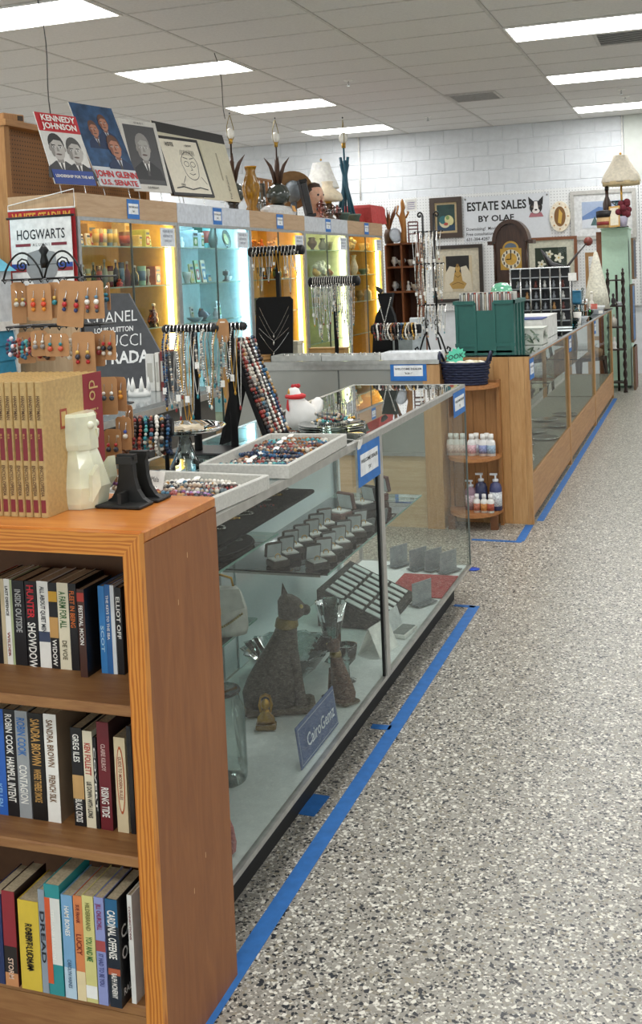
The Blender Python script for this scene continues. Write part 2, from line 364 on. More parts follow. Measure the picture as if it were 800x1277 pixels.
# ceiling fixtures
for k, (lx, ly) in enumerate(LIGHTS):
    col, rw = round((lx-GX)/TX), round((ly-GY)/TY)
    lab = {(-3, -4): 'panel light above the portrait posters and hanging cord', (-3, 0): 'panel light over the pineapple lamps, second row from the posters', (-3, 4): 'panel light over the white bell-shade lamp', (-3, 8): 'panel light closest to the block wall above the brown cubby shelf', (0, 0): 'panel light next to the slotted ceiling supply grille', (0, 4): 'panel light between the slotted grille row and the fringed lamp', (0, 8): 'panel light above the fringed lamp by the block wall'}.get((col, rw), 'panel light elsewhere in the shop ceiling')
    t = thing('ceiling_light', 'white recessed ceiling '+lab, 'ceiling light', (lx, ly, ZC), 0, 'recessed ceiling panel lights')
    m = MB(); e, f = .012, .03
    for q in ((e, e, TX-e, f), (e, TY-f, TX-e, TY-e), (e, f, f, TY-f), (TX-f, f, TX-e, TY-f)): m.box((q[0], q[1], -.014), (q[2], q[3], .002))
    m.build('frame', WHT, t)
    MB().add([(f, f, -.008), (TX-f, f, -.008), (TX-f, TY-f, -.008), (f, TY-f, -.008)], [(3, 2, 1, 0)]).build('diffuser', EMIT('#fdfdfc', LAMP), t)
def vent(x0, y0, x1, y1, n, label, dark):
    t = thing('ceiling_vent', label, 'vent', (x0, y0, ZC-.004)); w_, d_ = x1-x0, y1-y0; m = MB(); f = .03
    for q in ((0, 0, w_, f), (0, d_-f, w_, d_), (0, f, f, d_-f), (w_-f, f, w_, d_-f)): m.box((q[0], q[1], -.012), (q[2], q[3], 0))
    m.build('frame', M('#bdbab6', .5), t)
    box('backing', (f, f, -.002), (w_-f, d_-f, 0), M(dark, .8), t)
    for i in range(n):
        y = f+(d_-2*f)*(i+.5)/n; box('slat', (f, y-.008, -.01), (w_-f, y+.004, -.006), M('#a9a7a4', .5), t)
q = P(558, 118, 2, ZC); vent(GX-TX+.03, GY+5*TY+.02, GX-TX+.58, GY+6*TY-.02, 14, 'grey return air vent in the ceiling tiles, fine slats', '#6f6e6d')
q = P(737, 40, 2, ZC); vent(q.x, GY+1*TY, q.x+1.0, GY+2*TY-.06, 8, 'slotted ceiling supply grille beside a panel light', '#2c2c2e')
for px, py in ((434, 101), (774, 112), (533, 146), (779, 121)):
    p = P(px, py, 2, ZC-.01); t = thing('fire_sprinkler', 'small ceiling sprinkler head in the tile grid', 'sprinkler', (p.x, p.y, ZC-.002), 0, 'ceiling sprinkler heads')
    MB().lathe([(.05, 0), (.045, -.008), (.01, -.012)]).build('escutcheon', WHT, t); MB().tube([(0, 0, -.01), (0, 0, -.05)], .007).build('pipe', STEEL, t); MB().lathe([(.004, -.05), (.022, -.054), (.02, -.058)], n=10).build('deflector', STEEL, t)
# cords hanging from the ceiling
for a, b_, lab in (((47, 0), (66, 142), 'dark cord hanging from the ceiling above the portrait posters'), ((267, 66), (283, 148), 'dark cord hanging from the ceiling over the bulbs on the wall cases')):
    top = P(a[0], a[1], 2, ZC-.004); bt = P(b_[0], b_[1], 1, top.y); pts = []
    for i in range(9):
        f = i/8; pts.append(top.lerp(bt, f)+Vector((.02*math.sin(f*5), 0, 0)))
    MB().tube([p-bt for p in pts], .004, 6).build('hanging_cord', M('#4a4846', .6), loc=bt, label=lab, cat='cord')
# painter's tape on the floor
TAPE = M('#2b6fb8', .55)
def tape(a, b_, wd, label):
    a, b_ = Vector((*a, 0)), Vector((*b_, 0)); d = (b_-a).normalized(); n = Vector((-d.y, d.x, 0))*wd/2; c = (a+b_)/2
    vs = [a-n-c, b_-n-c, b_+n-c, a+n-c]; z = Vector((0, 0, .0012))
    MB().add([v+z*.4 for v in vs]+[v+z*1.4 for v in vs], [(4, 5, 6, 7), (0, 1, 5, 4), (1, 2, 6, 5), (2, 3, 7, 6), (3, 0, 4, 7)]).build('floor_tape', TAPE, loc=c, label=label, cat='tape')
tp = lambda x, y: tuple(P(x, y, 2, 0))[:2]
tape((-.985, 1.5), (-.985, 4.69), .045, 'long blue floor tape strip running along the glass display case')
tape(tp(592, 757), tp(566, 755), .03, 'short blue tape strip turning in at the end of the long strip')
tape(tp(487, 908), tp(463, 906), .035, 'short blue tape tick halfway along the glass display case')
tape(tp(381, 1017), tp(401, 992), .05, 'blue tape scrap under the glass display case kick plate')
tape(tp(648, 675), tp(660, 655), .045, 'blue tape strip beside the foot of the oak counter end panel')
tape(tp(588, 673), tp(650, 676), .03, 'blue tape strip in front of the round-shelf corner unit')
tape((-.93, 6.35), (-.93, 12.2), .04, 'long blue floor tape strip along the oak counters')
tape(tp(770, 466), tp(792, 462), .08, 'blue tape strip across the floor by the mint cabinet')
p = P(590, 710, 2, 0); MB().lathe([(.03, 0), (.032, .002), (.001, .003)], n=14).build('tape_dot', M('#1d4fc4', .4), loc=(p.x, p.y, .0006), label='round bright blue tape dot on the floor by the case corner', cat='tape')
# ================================================================== BOOKCASE in front
BX, BF, BB, BT = -.977, 1.733, 2.062, 1.04; BL = -1.78
SIDE = WOOD('#8a552f', '#a0683c', 'z', 4, .5, 7, .25); TOPW = WOOD('#b5672a', '#cf8a42', 'x', 3, .3, 9, .35); SHF = WOOD('#8a5c34', '#a57848', 'x', 4, .55, 10, .4); INS = M('#5b3d25', .7)
bc = thing('bookcase', 'orange pine bookcase with three shelves of paperbacks beside the glass case', 'bookcase', ((BX+BL)/2, (BF+BB)/2, 0))
def wbox(name, a, b_, mat, par=bc, bev=False): 
    m = MB(); (m.bbox(a, b_, .003) if bev else m.box(a, b_)); return m.build(name, mat, par, world=True)
wbox('side_panel', (BX-.02, BF+.017, 0), (BX, BB, BT-.022), SIDE); wbox('side_panel', (BL, BF+.017, 0), (BL+.02, BB, BT-.022), SIDE)
wbox('top', (BL, BF+.017, BT-.022), (BX-.0, BB, BT), TOPW, bev=True)
wbox('back_panel', (BL+.02, BB-.008, .02), (BX-.02, BB, BT-.022), INS)
# mitred face frame
m = MB(); fw = .042; fs = .036; y0, y1 = BF, BF+.017
m.prism([(BX, .0), (BX, BT-.001), (BX-fs, BT-.001-fw), (BX-fs, 0)], (0, y0, 0), (1, 0, 0), (0, 0, 1), (0, y1-y0, 0)); m.build('stile', PINE('z'), bc, world=True)
m = MB(); m.prism([(BL, 0), (BL+fs, 0), (BL+fs, BT-.001-fw), (BL, BT-.001)], (0, y0, 0), (1, 0, 0), (0, 0, 1), (0, y1-y0, 0)); m.build('stile', PINE('z'), bc, world=True)
m = MB(); m.prism([(BX, BT-.001), (BL, BT-.001), (BL+fs, BT-.001-fw), (BX-fs, BT-.001-fw)], (0, y0, 0), (1, 0, 0), (0, 0, 1), (0, y1-y0, 0)); m.build('top_rail', PINE('x'), bc, world=True)
S1, S2, S3 = .708, .418, .128
for z in (S1, S2, S3): wbox('shelf', (BL+.02, BF+.018, z-.021), (BX-.02, BB-.008, z), SHF, bev=True)
wbox('kick', (BL+.02, BF+.02, 0), (BX-.02, BF+.035, S3-.021), SHF)
m = MB()
for px, py in ((233, 692), (222, 751), (256, 1066), (242, 1111)):
    p = P(px, py, 0, BX); m.add([(BX+.0006, p.y-.0012, p.z-.006), (BX+.0006, p.y+.0012, p.z-.005), (BX+.0006, p.y+.001, p.z+.006), (BX+.0006, p.y-.001, p.z+.005)], [(0, 1, 2, 3)])
m.build('scratch', M('#d9b48a', .6), bc, world=True)
# ---- books on the shelves
PAGE = M('#b8a98c', .8, var=.2, scale=200)
def book(x0, x1, yf, z0, z1, col, label, words=(), depth=.11, lean=0., cover=None, extra=None, group=None, bands=()):
    """spine towards the aisle viewer; words = (text, colour, start 0..1 down the spine, height 0..1 of spine width, length 0..1)"""
    w_, h = x1-x0, z1-z0
    t = thing('book', label, 'book', ((x0+x1)/2, yf, z0), (0, lean, 0), group)
    cm = M(col, .35, var=.06); cv = M(cover, .35, var=.06) if cover else cm
    c = .0012; MB().box((-w_/2, 0, 0), (w_/2, c, h)).build('spine', cm, t)
    m = MB(); m.box((-w_/2, c, 0), (-w_/2+c, depth, h)); m.box((w_/2-c, c, 0), (w_/2, depth, h)); m.build('cover', cv, t)
    box('page_block', (-w_/2+c, c, .002), (w_/2-c, depth-.003, h-.002), PAGE, t)
    if bands or extra:
        pr = Print((-w_/2, -.0002, 0), (1, 0, 0), (0, 0, 1), .0003)
        for a, b_, bcol in bands: Print((-w_/2, -.0002, 0), (1, 0, 0), (0, 0, 1), .0003).rect(0, a*h, w_, b_*h, bcol).build(t, 'spine_band')
        if extra: extra(pr, w_, h); pr.build(t, 'spine_print')
    for wd in words:
        body, colr, st, hh, ln = wd
        sz = w_*hh/.72; nat = len(body)*.64*sz; wide = (ln*h)/max(nat, 1e-6)
        text(t, body, sz, (w_/2-(w_+sz*.72)/2*1.0, -.0009, h*(1-st)), (0, 0, -1), (1, 0, 0), M(colr, .5), 'spine_lettering', 'LEFT', .02, wide)
    return t
def row(specs, yf, zs, ytop, yb):
    for s in specs:
        l, r, top, bot, col = s[:5]; kw = s[6] if len(s) > 6 else {}
        yy = kw.pop('yf', yf)
        pa, pb = P(l, (top+bot)/2, 1, yy), P(r, (top+bot)/2, 1, yy); zt = P((l+r)/2, top, 1, yy).z
        book(pa.x, pb.x-.0006, yy, zs, zt, col, s[5], **kw)
Y1 = P(72, 834, 2, S1).y; Y2 = P(65, 1025, 2, S2).y; Y3 = P(80, 1243, 2, S3).y
W, K = '#efece4', '#17161a'
row([
 (-14, -8, 722, 822, '#7d2a22', 'dark red paperback at the hidden end of the top book row', dict(group=None)),
 (-8, 2, 722, 823, K, 'black and red paperback beside the cream ones on the top shelf', dict(words=(('NIGHT', '#c23a2a', .1, .6, .5),))),
 (2, 7, 722, 824, '#cdbb98', 'thin tan paperback between black and cream paperbacks, top shelf'),
 (7, 14, 722, 825, W, 'cream paperback with small black title on the top shelf', dict(words=(('LAST DEFENCE', K, .08, .5, .4), ('WILDER', '#8a2a22', .62, .45, .3)))),
 (14, 17, 723, 826, '#aeb98b', 'very thin pale green paperback between cream and thick black ones'),
 (17, 32, 724, 827, K, 'thick black paperback with large silver-grey title down its spine', dict(words=(('INSIDE OUTSIDE', '#b7b7b4', .1, .5, .62),))),
 (33, 47, 725, 828, K, 'black paperback with red upper and bold white lower spine lettering', dict(words=(('HUNTER', '#d12b36', .04, .62, .38), ('SHOWDOWN', W, .48, .7, .48)))),
 (48, 62, 725, 830, W, 'white paperback with narrow title beside the tan pictured one', dict(words=(('ALL ABOUT QUIET MEN', '#3a3a42', .06, .4, .6),), bands=((.3, .42, '#3b4660'),))),
 (62, 73, 727, 832, K, 'black paperback with a tan landscape band, top shelf', dict(bands=((.36, .6, '#c99a5a'), (.78, .9, '#d9a431')), words=(('WIDOW', W, .66, .5, .25),))),
 (73, 87, 727, 834, '#e6dcc0', 'cream paperback with green capital letters on the top shelf', dict(words=(('A FARM FOR ALL', '#3c6b35', .1, .6, .5), ('DE VOE', '#6a6048', .66, .4, .25)))),
 (87, 97, 728, 835, K, 'black paperback with orange title beside the pulled-out brown one', dict(words=(('FLEET IN BEING', '#d46f2e', .08, .6, .55),))),
 (98, 107, 735, 844, '#4a2c23', 'brown paperback pulled forward of its row, red block on top', dict(yf=Y1-.03, cover='#1d1a1a', words=(('FESTIVAL MOON', W, .18, .55, .5),), bands=((.86, .96, '#b53a2e'),))),
 (124, 132, 731, 836, '#3f86c6', 'bright blue thin paperback with pale lettering', dict(words=(('SCOT', '#bfe0ee', .45, .5, .3),))),
 (132, 139, 729, 836, '#2f68a5', 'mid blue paperback with white title in the top row', dict(words=(('THE KEYS TO THE SEA', W, .12, .45, .6),))),
 (139, 144, 730, 837, '#dfe2e4', 'thin white paperback between blue and black ones, top shelf'),
 (145, 153, 733, 841, K, 'black paperback with white type against the pine stile', dict(words=(('ELLIOT OFF', W, .1, .6, .6),))),
], Y1, S1, 0, 0)
row([
 (-10, 7, 884, 1016, '#2b62b8', 'royal blue hardback at the end of the middle book row', dict(words=(('KELLEN', '#8fc0ee', .7, .4, .25),))),
 (7, 21, 885, 1018, K, 'black hardback with bold white capitals beside the royal blue one', dict(words=(('ROBIN COOK', W, .04, .6, .38), ('HARMFUL INTENT', W, .44, .68, .46)))),
 (21.5, 37, 887, 1021, '#9b9ea0', 'silver-grey hardback with blue and white spine capitals', dict(words=(('ROBIN COOK', '#2d6fb5', .06, .66, .36), ('CONTAGION', W, .5, .62, .34)))),
 (38, 56, 890, 1024, '#121212', 'black hardback with gold spine lettering in the middle row', dict(words=(('SANDRA BROWN', '#c99b55', .05, .62, .42), ('WHERE THERES SMOKE', '#c99b55', .52, .5, .34)))),
 (57, 73, 891, 1027, W, 'cream hardback with brown spine lettering in the middle row', dict(cover='#8f7a63', words=(('SANDRA BROWN', '#7d5d3e', .05, .5, .42), ('FRENCH SILK', '#7d5d3e', .56, .5, .3)))),
 (90, 104, 908, 1016, K, 'short black paperback with a tan band across its spine', dict(bands=((.28, .52, '#c39a62'),), words=(('GREG ILES', W, .06, .55, .36), ('BLACK CROSS', W, .72, .6, .26)))),
 (105, 117, 912, 1020, '#e4d9be', 'cream paperback with red author capitals and black title', dict(words=(('KEN FOLLETT', '#b2352c', .12, .62, .38), ('LIE DOWN WITH LIONS', K, .52, .5, .42)))),
 (117.5, 122, 920, 1024, K, 'thin black paperback beside the dark red hardback', dict(words=(('COVERT', W, .1, .5, .7),))),
 (123, 138, 901, 1032, '#6e1f28', 'dark red hardback with white title low on its spine', dict(cover='#3a2426', words=(('RISING TIDE', W, .6, .62, .36), ('CLAIRE KILROY', '#d9b9b2', .2, .36, .3)))),
 (144, 158, 920, 1032, '#d9c7a2', 'cream paperback with a narrow orange oval on its spine', dict(extra=lambda pr, w_, h: (pr.ell(w_/2, h*.55, w_*.36, h*.36, '#b5562c'), pr.ell(w_/2, h*.55, w_*.27, h*.33, '#e4d3ae')), words=(('GUIDE TO MODERN RULES', '#8a2f20', .2, .3, .5),))),
 (160, 166, 906, 1035, K, 'black paperback hard against the stile in the middle row'),
], Y2, S2, 0, 0)
row([
 (-12, 3, 1115, 1202, '#20315e', 'navy paperback at the end of the bottom book row'),
 (4, 20, 1112, 1208, '#8f2731', 'crimson paperback with a fiery black lower spine', dict(cover='#2a1b1b', bands=((0, .14, '#c98a5a'), (.14, .42, '#1e1716')), words=(('STORM', '#e6c6b0', .7, .4, .22),))),
 (24.5, 50, 1124, 1228, '#d9bb3f', 'thick yellow paperback with boxed black title', dict(words=(('ROBERT LUDLUM', K, .25, .34, .55), ('THE ROAD TO OMAHA', K, .3, .2, .5)))),
 (50, 59, 1110, 1232, '#8f9aa5', 'thin grey hardback with widely spaced dark capitals', dict(words=(('DREAD', '#20242c', .2, .62, .5),))),
 (58, 77, 1104, 1242, '#2b8f92', 'teal hardback with white and orange panels on its spine', dict(extra=lambda pr, w_, h: (pr.rect(0, h*.28, w_, h*.88, '#dfe0da'), pr.rect(0, h*.1, w_*.36, h*.88, '#d2572c')), words=(('STEPHANIE BARRON', W, .22, .2, .5),))),
 (79, 93, 1117, 1243, '#79a7cc', 'light blue hardback beside the teal one, bottom row', dict(bands=((0, .3, '#b9d0df'),), words=(('HAM BONES', W, .1, .42, .3), ('CAROLYN HAINES', '#44617e', .62, .34, .3)))),
 (94, 105, 1118, 1243, '#d8834f', 'orange and cream paperback in the bottom row', dict(bands=((0, .28, '#e7d3a6'),), words=(('LUCKY', '#7d2a1e', .36, .6, .2), ('SUE FRANK', '#7d2a1e', .08, .4, .2)))),
 (105, 119, 1118, 1246, '#d6ce86', 'pale yellow-green paperback with a white sticker', dict(bands=((.04, .16, '#efeee8'),), words=(('YOU AND ME', '#3f7b3c', .38, .55, .24), ('HILDERBRAND', '#77773f', .06, .4, .28)))),
 (120, 132, 1120, 1249, '#8f97c9', 'lavender hardback with plum script beside the thick black hardback', dict(bands=((.5, .6, '#a54a4a'),), words=(('JILL CHURCHILL', '#8d2a5b', .06, .5, .3), ('IT HAD TO BE YOU', '#3f4680', .52, .5, .36)))),
 (134, 149, 1122, 1251, '#12202f', 'thick black hardback with a blue top and white capitals', dict(cover='#101012', bands=((.3, .36, '#b35a3a'), (.75, 1, '#1f5f86')), words=(('CARDINAL OFFENSE', W, .1, .66, .5), ('RALPH MCINERNY', W, .68, .45, .25)))),
 (161.5, 167.5, 1117, 1262, '#e8e6e0', 'thin white pamphlet leaning against the pine stile', dict(words=(('CONNECTIONS', '#7a2a2a', .1, .4, .3),), yf=BF+.022, depth=.14)),
], Y3, S3, 0, 0)
for o in list(COL.objects):
    if o.get('label', '').startswith('thick black hardback with a blue'):
        wq = (P(149, 1186, 1, Y3).x-P(134, 1186, 1, Y3).x)/2
        for body, z in (('CARDINAL', .13), ('OFFENSE', .088), ('RALPH', .02)): text(o, body, .034 if z > .05 else .02, (wq+.0004, .008, z), (0, 1, 0), (0, 0, 1), M('#d9d6d0', .5), 'cover_lettering', 'LEFT', .01, .8)
# ================================================================== ON TOP OF THE BOOKCASE
TAN = '#bfa06a'; WINE = '#7f2029'
ye = P(54, 646, 2, BT).y
for k in range(13):
    xr = P(60, 646, 1, ye).x - k*.0176; w_ = .0168; h = P(54, 477, 1, ye).z-BT
    t = thing('encyclopedia_volume', 'tan cloth handyman encyclopedia volume with wine-red bands' if k else 'end encyclopedia volume showing its tan cover with a wine-red strip', 'book', (xr-w_/2, ye, BT+.0005), 0, 'encyclopedia set on the bookcase')
    cm = M(TAN, .6, var=.12, scale=120, bump=.1); c = .002; D = .225
    MB().prism([(-w_/2, .006), (-w_/2+.0012, .002), (-w_/2+.004, 0), (w_/2-.004, 0), (w_/2-.0012, .002), (w_/2, .006)], (0, 0, 0), (1, 0, 0), (0, 1, 0), (0, 0, h)).build('spine', cm, t); c = .002
    m = MB(); m.box((-w_/2, .006, 0), (-w_/2+c, D, h)); m.box((w_/2-c, .006, 0), (w_/2, D, h)); m.build('cover', cm, t)
    box('page_block', (-w_/2+c, .006, .003), (w_/2-c, D-.004, h-.003), M('#d8c89c', .8, var=.2, scale=200), t)
    for za, zb_ in ((.42, .66), (.035, .13)): Print((-w_/2, -.0002, 0), (1, 0, 0), (0, 0, 1), .0003).rect(.0032, h*za, w_-.0032, h*zb_, WINE).build(t, 'spine_band')
    text(t, 'HANDYMAN', .0105, (-.0036, -.0012, h*.9), (0, 0, -1), (1, 0, 0), M('#5c3b1e'), 'spine_lettering', 'LEFT', .02, .8)
    text(t, 'ENCYCLOPEDIA', .0105, (-.0036, -.0012, h*.385), (0, 0, -1), (1, 0, 0), M('#5c3b1e'), 'spine_lettering', 'LEFT', .02, .8)
    text(t, 'do it', .0065, (-.003, -.0015, h*.62), (0, 0, -1), (1, 0, 0), M('#caa25e'), 'spine_lettering', 'LEFT', .02, .8)
    if k == 0:
        pr = Print((w_/2, 0, 0), (0, 1, 0), (0, 0, 1), .0003); pr.rect(.15, 0, D, h, '#8f1f2b'); pr.rect(.06, h*.62, .085, h*.77, '#a2452f'); pr.rect(.064, h*.64, .081, h*.75, '#caa869'); pr.build(t, 'cover_print')
        text(t, 'do it your self', .052, (w_/2+.0012, .172, h*.95), (0, 0, -1), (0, 1, 0), M('#c9a86c'), 'cover_lettering', 'LEFT', .0, .85)
# onyx owl bookend
p = P(107, 640, 2, BT); ow = thing('owl_bookend', 'pale green onyx owl-shaped bookend beside the encyclopedias', 'bookend', (p.x-.045, p.y+.07, BT+.0005), .25); ow.scale = (1.18, 1.15, 1.1)
ONYX = M('#dfe0c6', .18, var=.18, scale=18, sub=.5, coat=.5)
m = MB(); m.add([], [])
m.loft([(0, 0, 0, .04, .045), (.01, 0, 0, .043, .048), (.04, .002, 0, .046, .05), (.075, 0, 0, .038, .044), (.1, -.004, 0, .034, .038), (.112, -.006, 0, .031, .036)], 9, False); m.build('body', ONYX, ow)
MB().loft([(.108, -.004, 0, .034, .038), (.118, -.006, 0, .036, .04), (.17, -.008, 0, .036, .04), (.176, -.008, 0, .032, .037)], 10, False).build('head', ONYX, ow)
for s in (-1, 1):
    m = MB(); m.prism([(0, 0), (.03, .03), (.026, .07), (.004, .05)], (.02, s*.034-.006, .015), (.6, s*.2, 0), (0, 0, 1), (.01, s*.012, 0)); m.build('wing', ONYX, ow)
    MB().ball((.022, s*.015-.004, .153), .008, 8, 5).build('eye', M('#e6e8cf', .15), ow)
MB().prism([(-.006, 0), (.006, 0), (0, -.016)], (.027, 0, .145), (0, 1, 0), (0, 0, 1), (.004, 0, -.002)).build('beak', ONYX, ow)
# black cast-iron bookends
p = P(158, 636, 2, BT); 
for k, (dx, dy, rz, lab) in enumerate(((0, .03, .0, 'black cast-iron bookend with flared bell-shaped upright, front of the pair'), (.005, .098, 0, 'black cast-iron bookend standing behind its twin on the bookcase'))):
    t = thing('iron_bookend', lab, 'bookend', (p.x-.022+dx, p.y+dy, BT+.0005), rz)
    MB().bbox((-.052, -.03, 0), (.052, .03, .007), .002).build('base', M('#1b1b1a', .55, .2), t)
    prof = [(-.05, .006), (.05, .006), (.036, .014), (.024, .032), (.018, .055), (.016, .085), (.02, .096), (.02, .104), (-.02, .104), (-.02, .096), (-.016, .085), (-.018, .055), (-.024, .032), (-.036, .014)]
    MB().prism(prof, (0, .012 if k == 0 else -.012, 0), (1, 0, 0), (0, 0, 1), (0, .014, 0)).build('upright', M('#1b1b1a', .55, .2), t)
    box('rib', (-.004, -.02, .006), (.004, .014, .03), M('#232322', .55, .2), t); box('head_block', (-.018, .004, .085), (.018, .03, .1), M('#232322', .55, .2), t)
# small price card
p = P(190, 607, 2, BT); 
# ================================================================== FRONT GLASS DISPLAY CASE
XF, XBk, CY0, CY1, CZ, CM = -1.016, -1.54, 2.10, 4.79, .977, 3.42
DK = .16
fc = thing('display_case', 'long aluminium-framed glass jewellery case on a black kick plate', 'display case', ((XF+XBk)/2, (CY0+CY1)/2, 0))
def cb(name, a, b_, mat, par=fc): return MB().box(a, b_).build(name, mat, par, world=True)
cb('kick_plate', (XBk+.06, CY0+.03, 0), (XF-.078, CY1-.02, .14), M('#060606', .6))
cb('deck', (XBk+.006, CY0+.006, .141), (XF-.012, CY1-.012, DK-.002), M('#e2e6e4', .6, var=.05))
r = .016
for z0, z1 in ((.146, .16), (CZ-.022, CZ)):
    for nm, a, b_ in (('front_rail', (XF-r, CY0, z0), (XF, CY1, z1)), ('back_rail', (XBk, CY0, z0), (XBk+r, CY1, z1)), ('end_rail', (XBk+r, CY1-r, z0), (XF-r, CY1, z1)), ('end_rail', (XBk+r, CY0, z0), (XF-r, CY0+r, z1))): cb(nm, a, b_, ALU)
for x, y in ((XF-r, CY0), (XBk, CY0), (XBk, CY1-r)): cb('corner_post', (x, y, .158), (x+r, y+r, CZ-.022), ALU)
cb('corner_post', (XF-.007, CY1-.007, .158), (XF, CY1, CZ-.022), M('#6d7672', .4, .3))
cb('mullion', (XF-.01, CM-.02, .158), (XF+.002, CM+.02, CZ-.022), ALU); cb('mullion_gasket', (XF-.012, CM-.03, .158), (XF-.004, CM-.02, CZ-.022), BLK)
PG = GLASS('#eef5f2', .55); 
def pane(name, a, b_, mat, par=fc): return MB().add([Vector(v) for v in (a, b_[0], b_[1], b_[2])], [(0, 1, 2, 3)]).build(name, mat, par, world=True)
pane('front_pane', (XF-.008, CY0+r, .158), ((XF-.008, CM-.016, .158), (XF-.008, CM-.016, CZ-.022), (XF-.008, CY0+r, CZ-.022)), PG)
pane('front_pane', (XF-.008, CM+.012, .158), ((XF-.008, CY1-.004, .158), (XF-.008, CY1-.004, CZ-.022), (XF-.008, CM+.012, CZ-.022)), PG)
pane('end_pane', (XBk+r, CY1-.008, .158), ((XF-.01, CY1-.008, .158), (XF-.01, CY1-.008, CZ-.022), (XBk+r, CY1-.008, CZ-.022)), PG)
TG = GLASS('#eef4f2', 1.5)
for a, b_ in ((CY0+r, CM-.003), (CM+.003, CY1-r)): pane('top_pane', (XBk+r, a, CZ-.001), ((XF-r, a, CZ-.001), (XF-r, b_, CZ-.001), (XBk+r, b_, CZ-.001)), TG)
FROST = M('#dce9ec', .2, var=.04, scale=5, coat=.5)
cb('sliding_door', (XBk+.004, CY0+r, .158), (XBk+.009, 3.45, CZ-.022), FROST); cb('sliding_door', (XBk+.012, 3.35, .158), (XBk+.016, 4.5, CZ-.022), FROST)
SHG = GLASS('#cfe0da', 1.3)
def gshelf(x0, y0, x1, y1, z, par=fc):
    MB().box((x0, y0, z-.006), (x1, y1, z)).build('glass_shelf', SHG, par, world=True)
    box_e = MB().box((x1, y0, z-.006), (x1+.002, y1, z)); box_e.build('shelf_edge', M('#7fa79a', .2), par, world=True)
    for y in (y0+.02, y1-.02): MB().box((x0, y-.004, z-.018), (x1-.03, y+.004, z-.006)).build('shelf_bracket', ALU, par, world=True)
gshelf(XBk+.03, 3.2, -1.14, 4.42, .55); gshelf(XBk+.03, 2.35, -1.38, 3.18, .40)
for y in (2.45, 3.19, 4.42): cb('shelf_standard', (XBk+.018, y-.012, .16), (XBk+.03, y+.012, CZ-.024), M('#9fa7a6', .4, .6))
def dealer_sign(par, o, u, w_, h, line, name='dealer_sign', big='WELCOME DEALER'):
    o, u = Vector(o), Vector(u).normalized(); v = Vector((0, 0, 1)); n = u.cross(v)
    s = MB(); s.prism([(0, 0), (w_, 0), (w_, h), (0, h)], o+n*.001, u, v, n*.0012); sg = s.build(name, BLUE, par, world=True)
    pr = Print(o+n*.0024, u, v, .0004); pr.rect(w_*.1, h*.24, w_*.9, h*.78, '#eef1f4'); pr.build(sg, 'card', world=False) if False else None
    mi = wm(sg).inverted()
    c = MB(); c.prism([(w_*.1, h*.24), (w_*.9, h*.24), (w_*.9, h*.78), (w_*.1, h*.78)], o+n*.0023, u, v, n*.0004); c.build('card', M('#eef1f4', .5), sg, world=True)
    text(sg, big, h*.13, o+u*w_*.5+v*h*.56+n*.0032, u, v, INK, 'lettering', 'CENTER', .02, w_*.74/(h*.13*8.6), world=True)
    text(sg, line, h*.12, o+u*w_*.5+v*h*.34+n*.0032, u, v, INK, 'lettering', 'CENTER', .02, .95, world=True)
    return sg
a = P(446, 597, 0, XF); b_ = P(473, 575, 0, XF)
zt = P(473, 543, 0, XF).z; dealer_sign(fc, (XF, a.y, zt-.125), (0, 1, 0), b_.y-a.y, .125, '"CA"')
a = P(565, 515, 0, XF); b_ = P(579.5, 505, 0, XF); dealer_sign(fc, (XF, a.y, P(579, 483, 0, XF).z-.105), (0, 1, 0), b_.y-a.y-.005, .105, '"CA"')
# ---- beads and chains -------------------------------------------------
PAL = {'mixed': ['#8a3a34', '#3f6f86', '#cfc6b8', '#3d2c22', '#b5884c', '#2a2a2e'], 'brown': ['#8a5a34', '#6b4024', '#a87446'], 'dark': ['#1f1f24', '#3a2c2a', '#5a4a42', '#8c2f2a'],
       'stone': ['#cfc8ba', '#8f8a80', '#5d6a70', '#b89f86'], 'red': ['#8a2a24', '#a8503c', '#4d1f1c', '#3a2c2a'], 'teal': ['#2a7f8a', '#1f5a78', '#59a8a6', '#d4d0c4'], 'silver': ['#cfcfca', '#a9a9a5', '#e6e4de'],
       'pearl': ['#e9e4d8', '#d6cfc0', '#f1ede4'], 'purple': ['#7a4a86', '#b58ac0', '#3f2c4a', '#d8cfd8'], 'gold': ['#c79a45', '#e0bf72', '#9a6f2c'], 'blue': ['#1d3358', '#2f5f86', '#12203a', '#4a4a50']}
def pmats(p): return [M(c, .3 if p not in ('silver', 'gold') else .25, .8 if p in ('silver', 'gold') else 0.) for c in PAL[p]]
def resample(pts, d):
    pts = [Vector(p) for p in pts]; out = [pts[0]]; acc = 0.
    for a, b_ in zip(pts, pts[1:]):
        L = (b_-a).length
        if L < 1e-9: continue
        s = d-acc
        while s <= L: out.append(a+(b_-a)*(s/L)); s += d
        acc = L-(s-d)
    return out
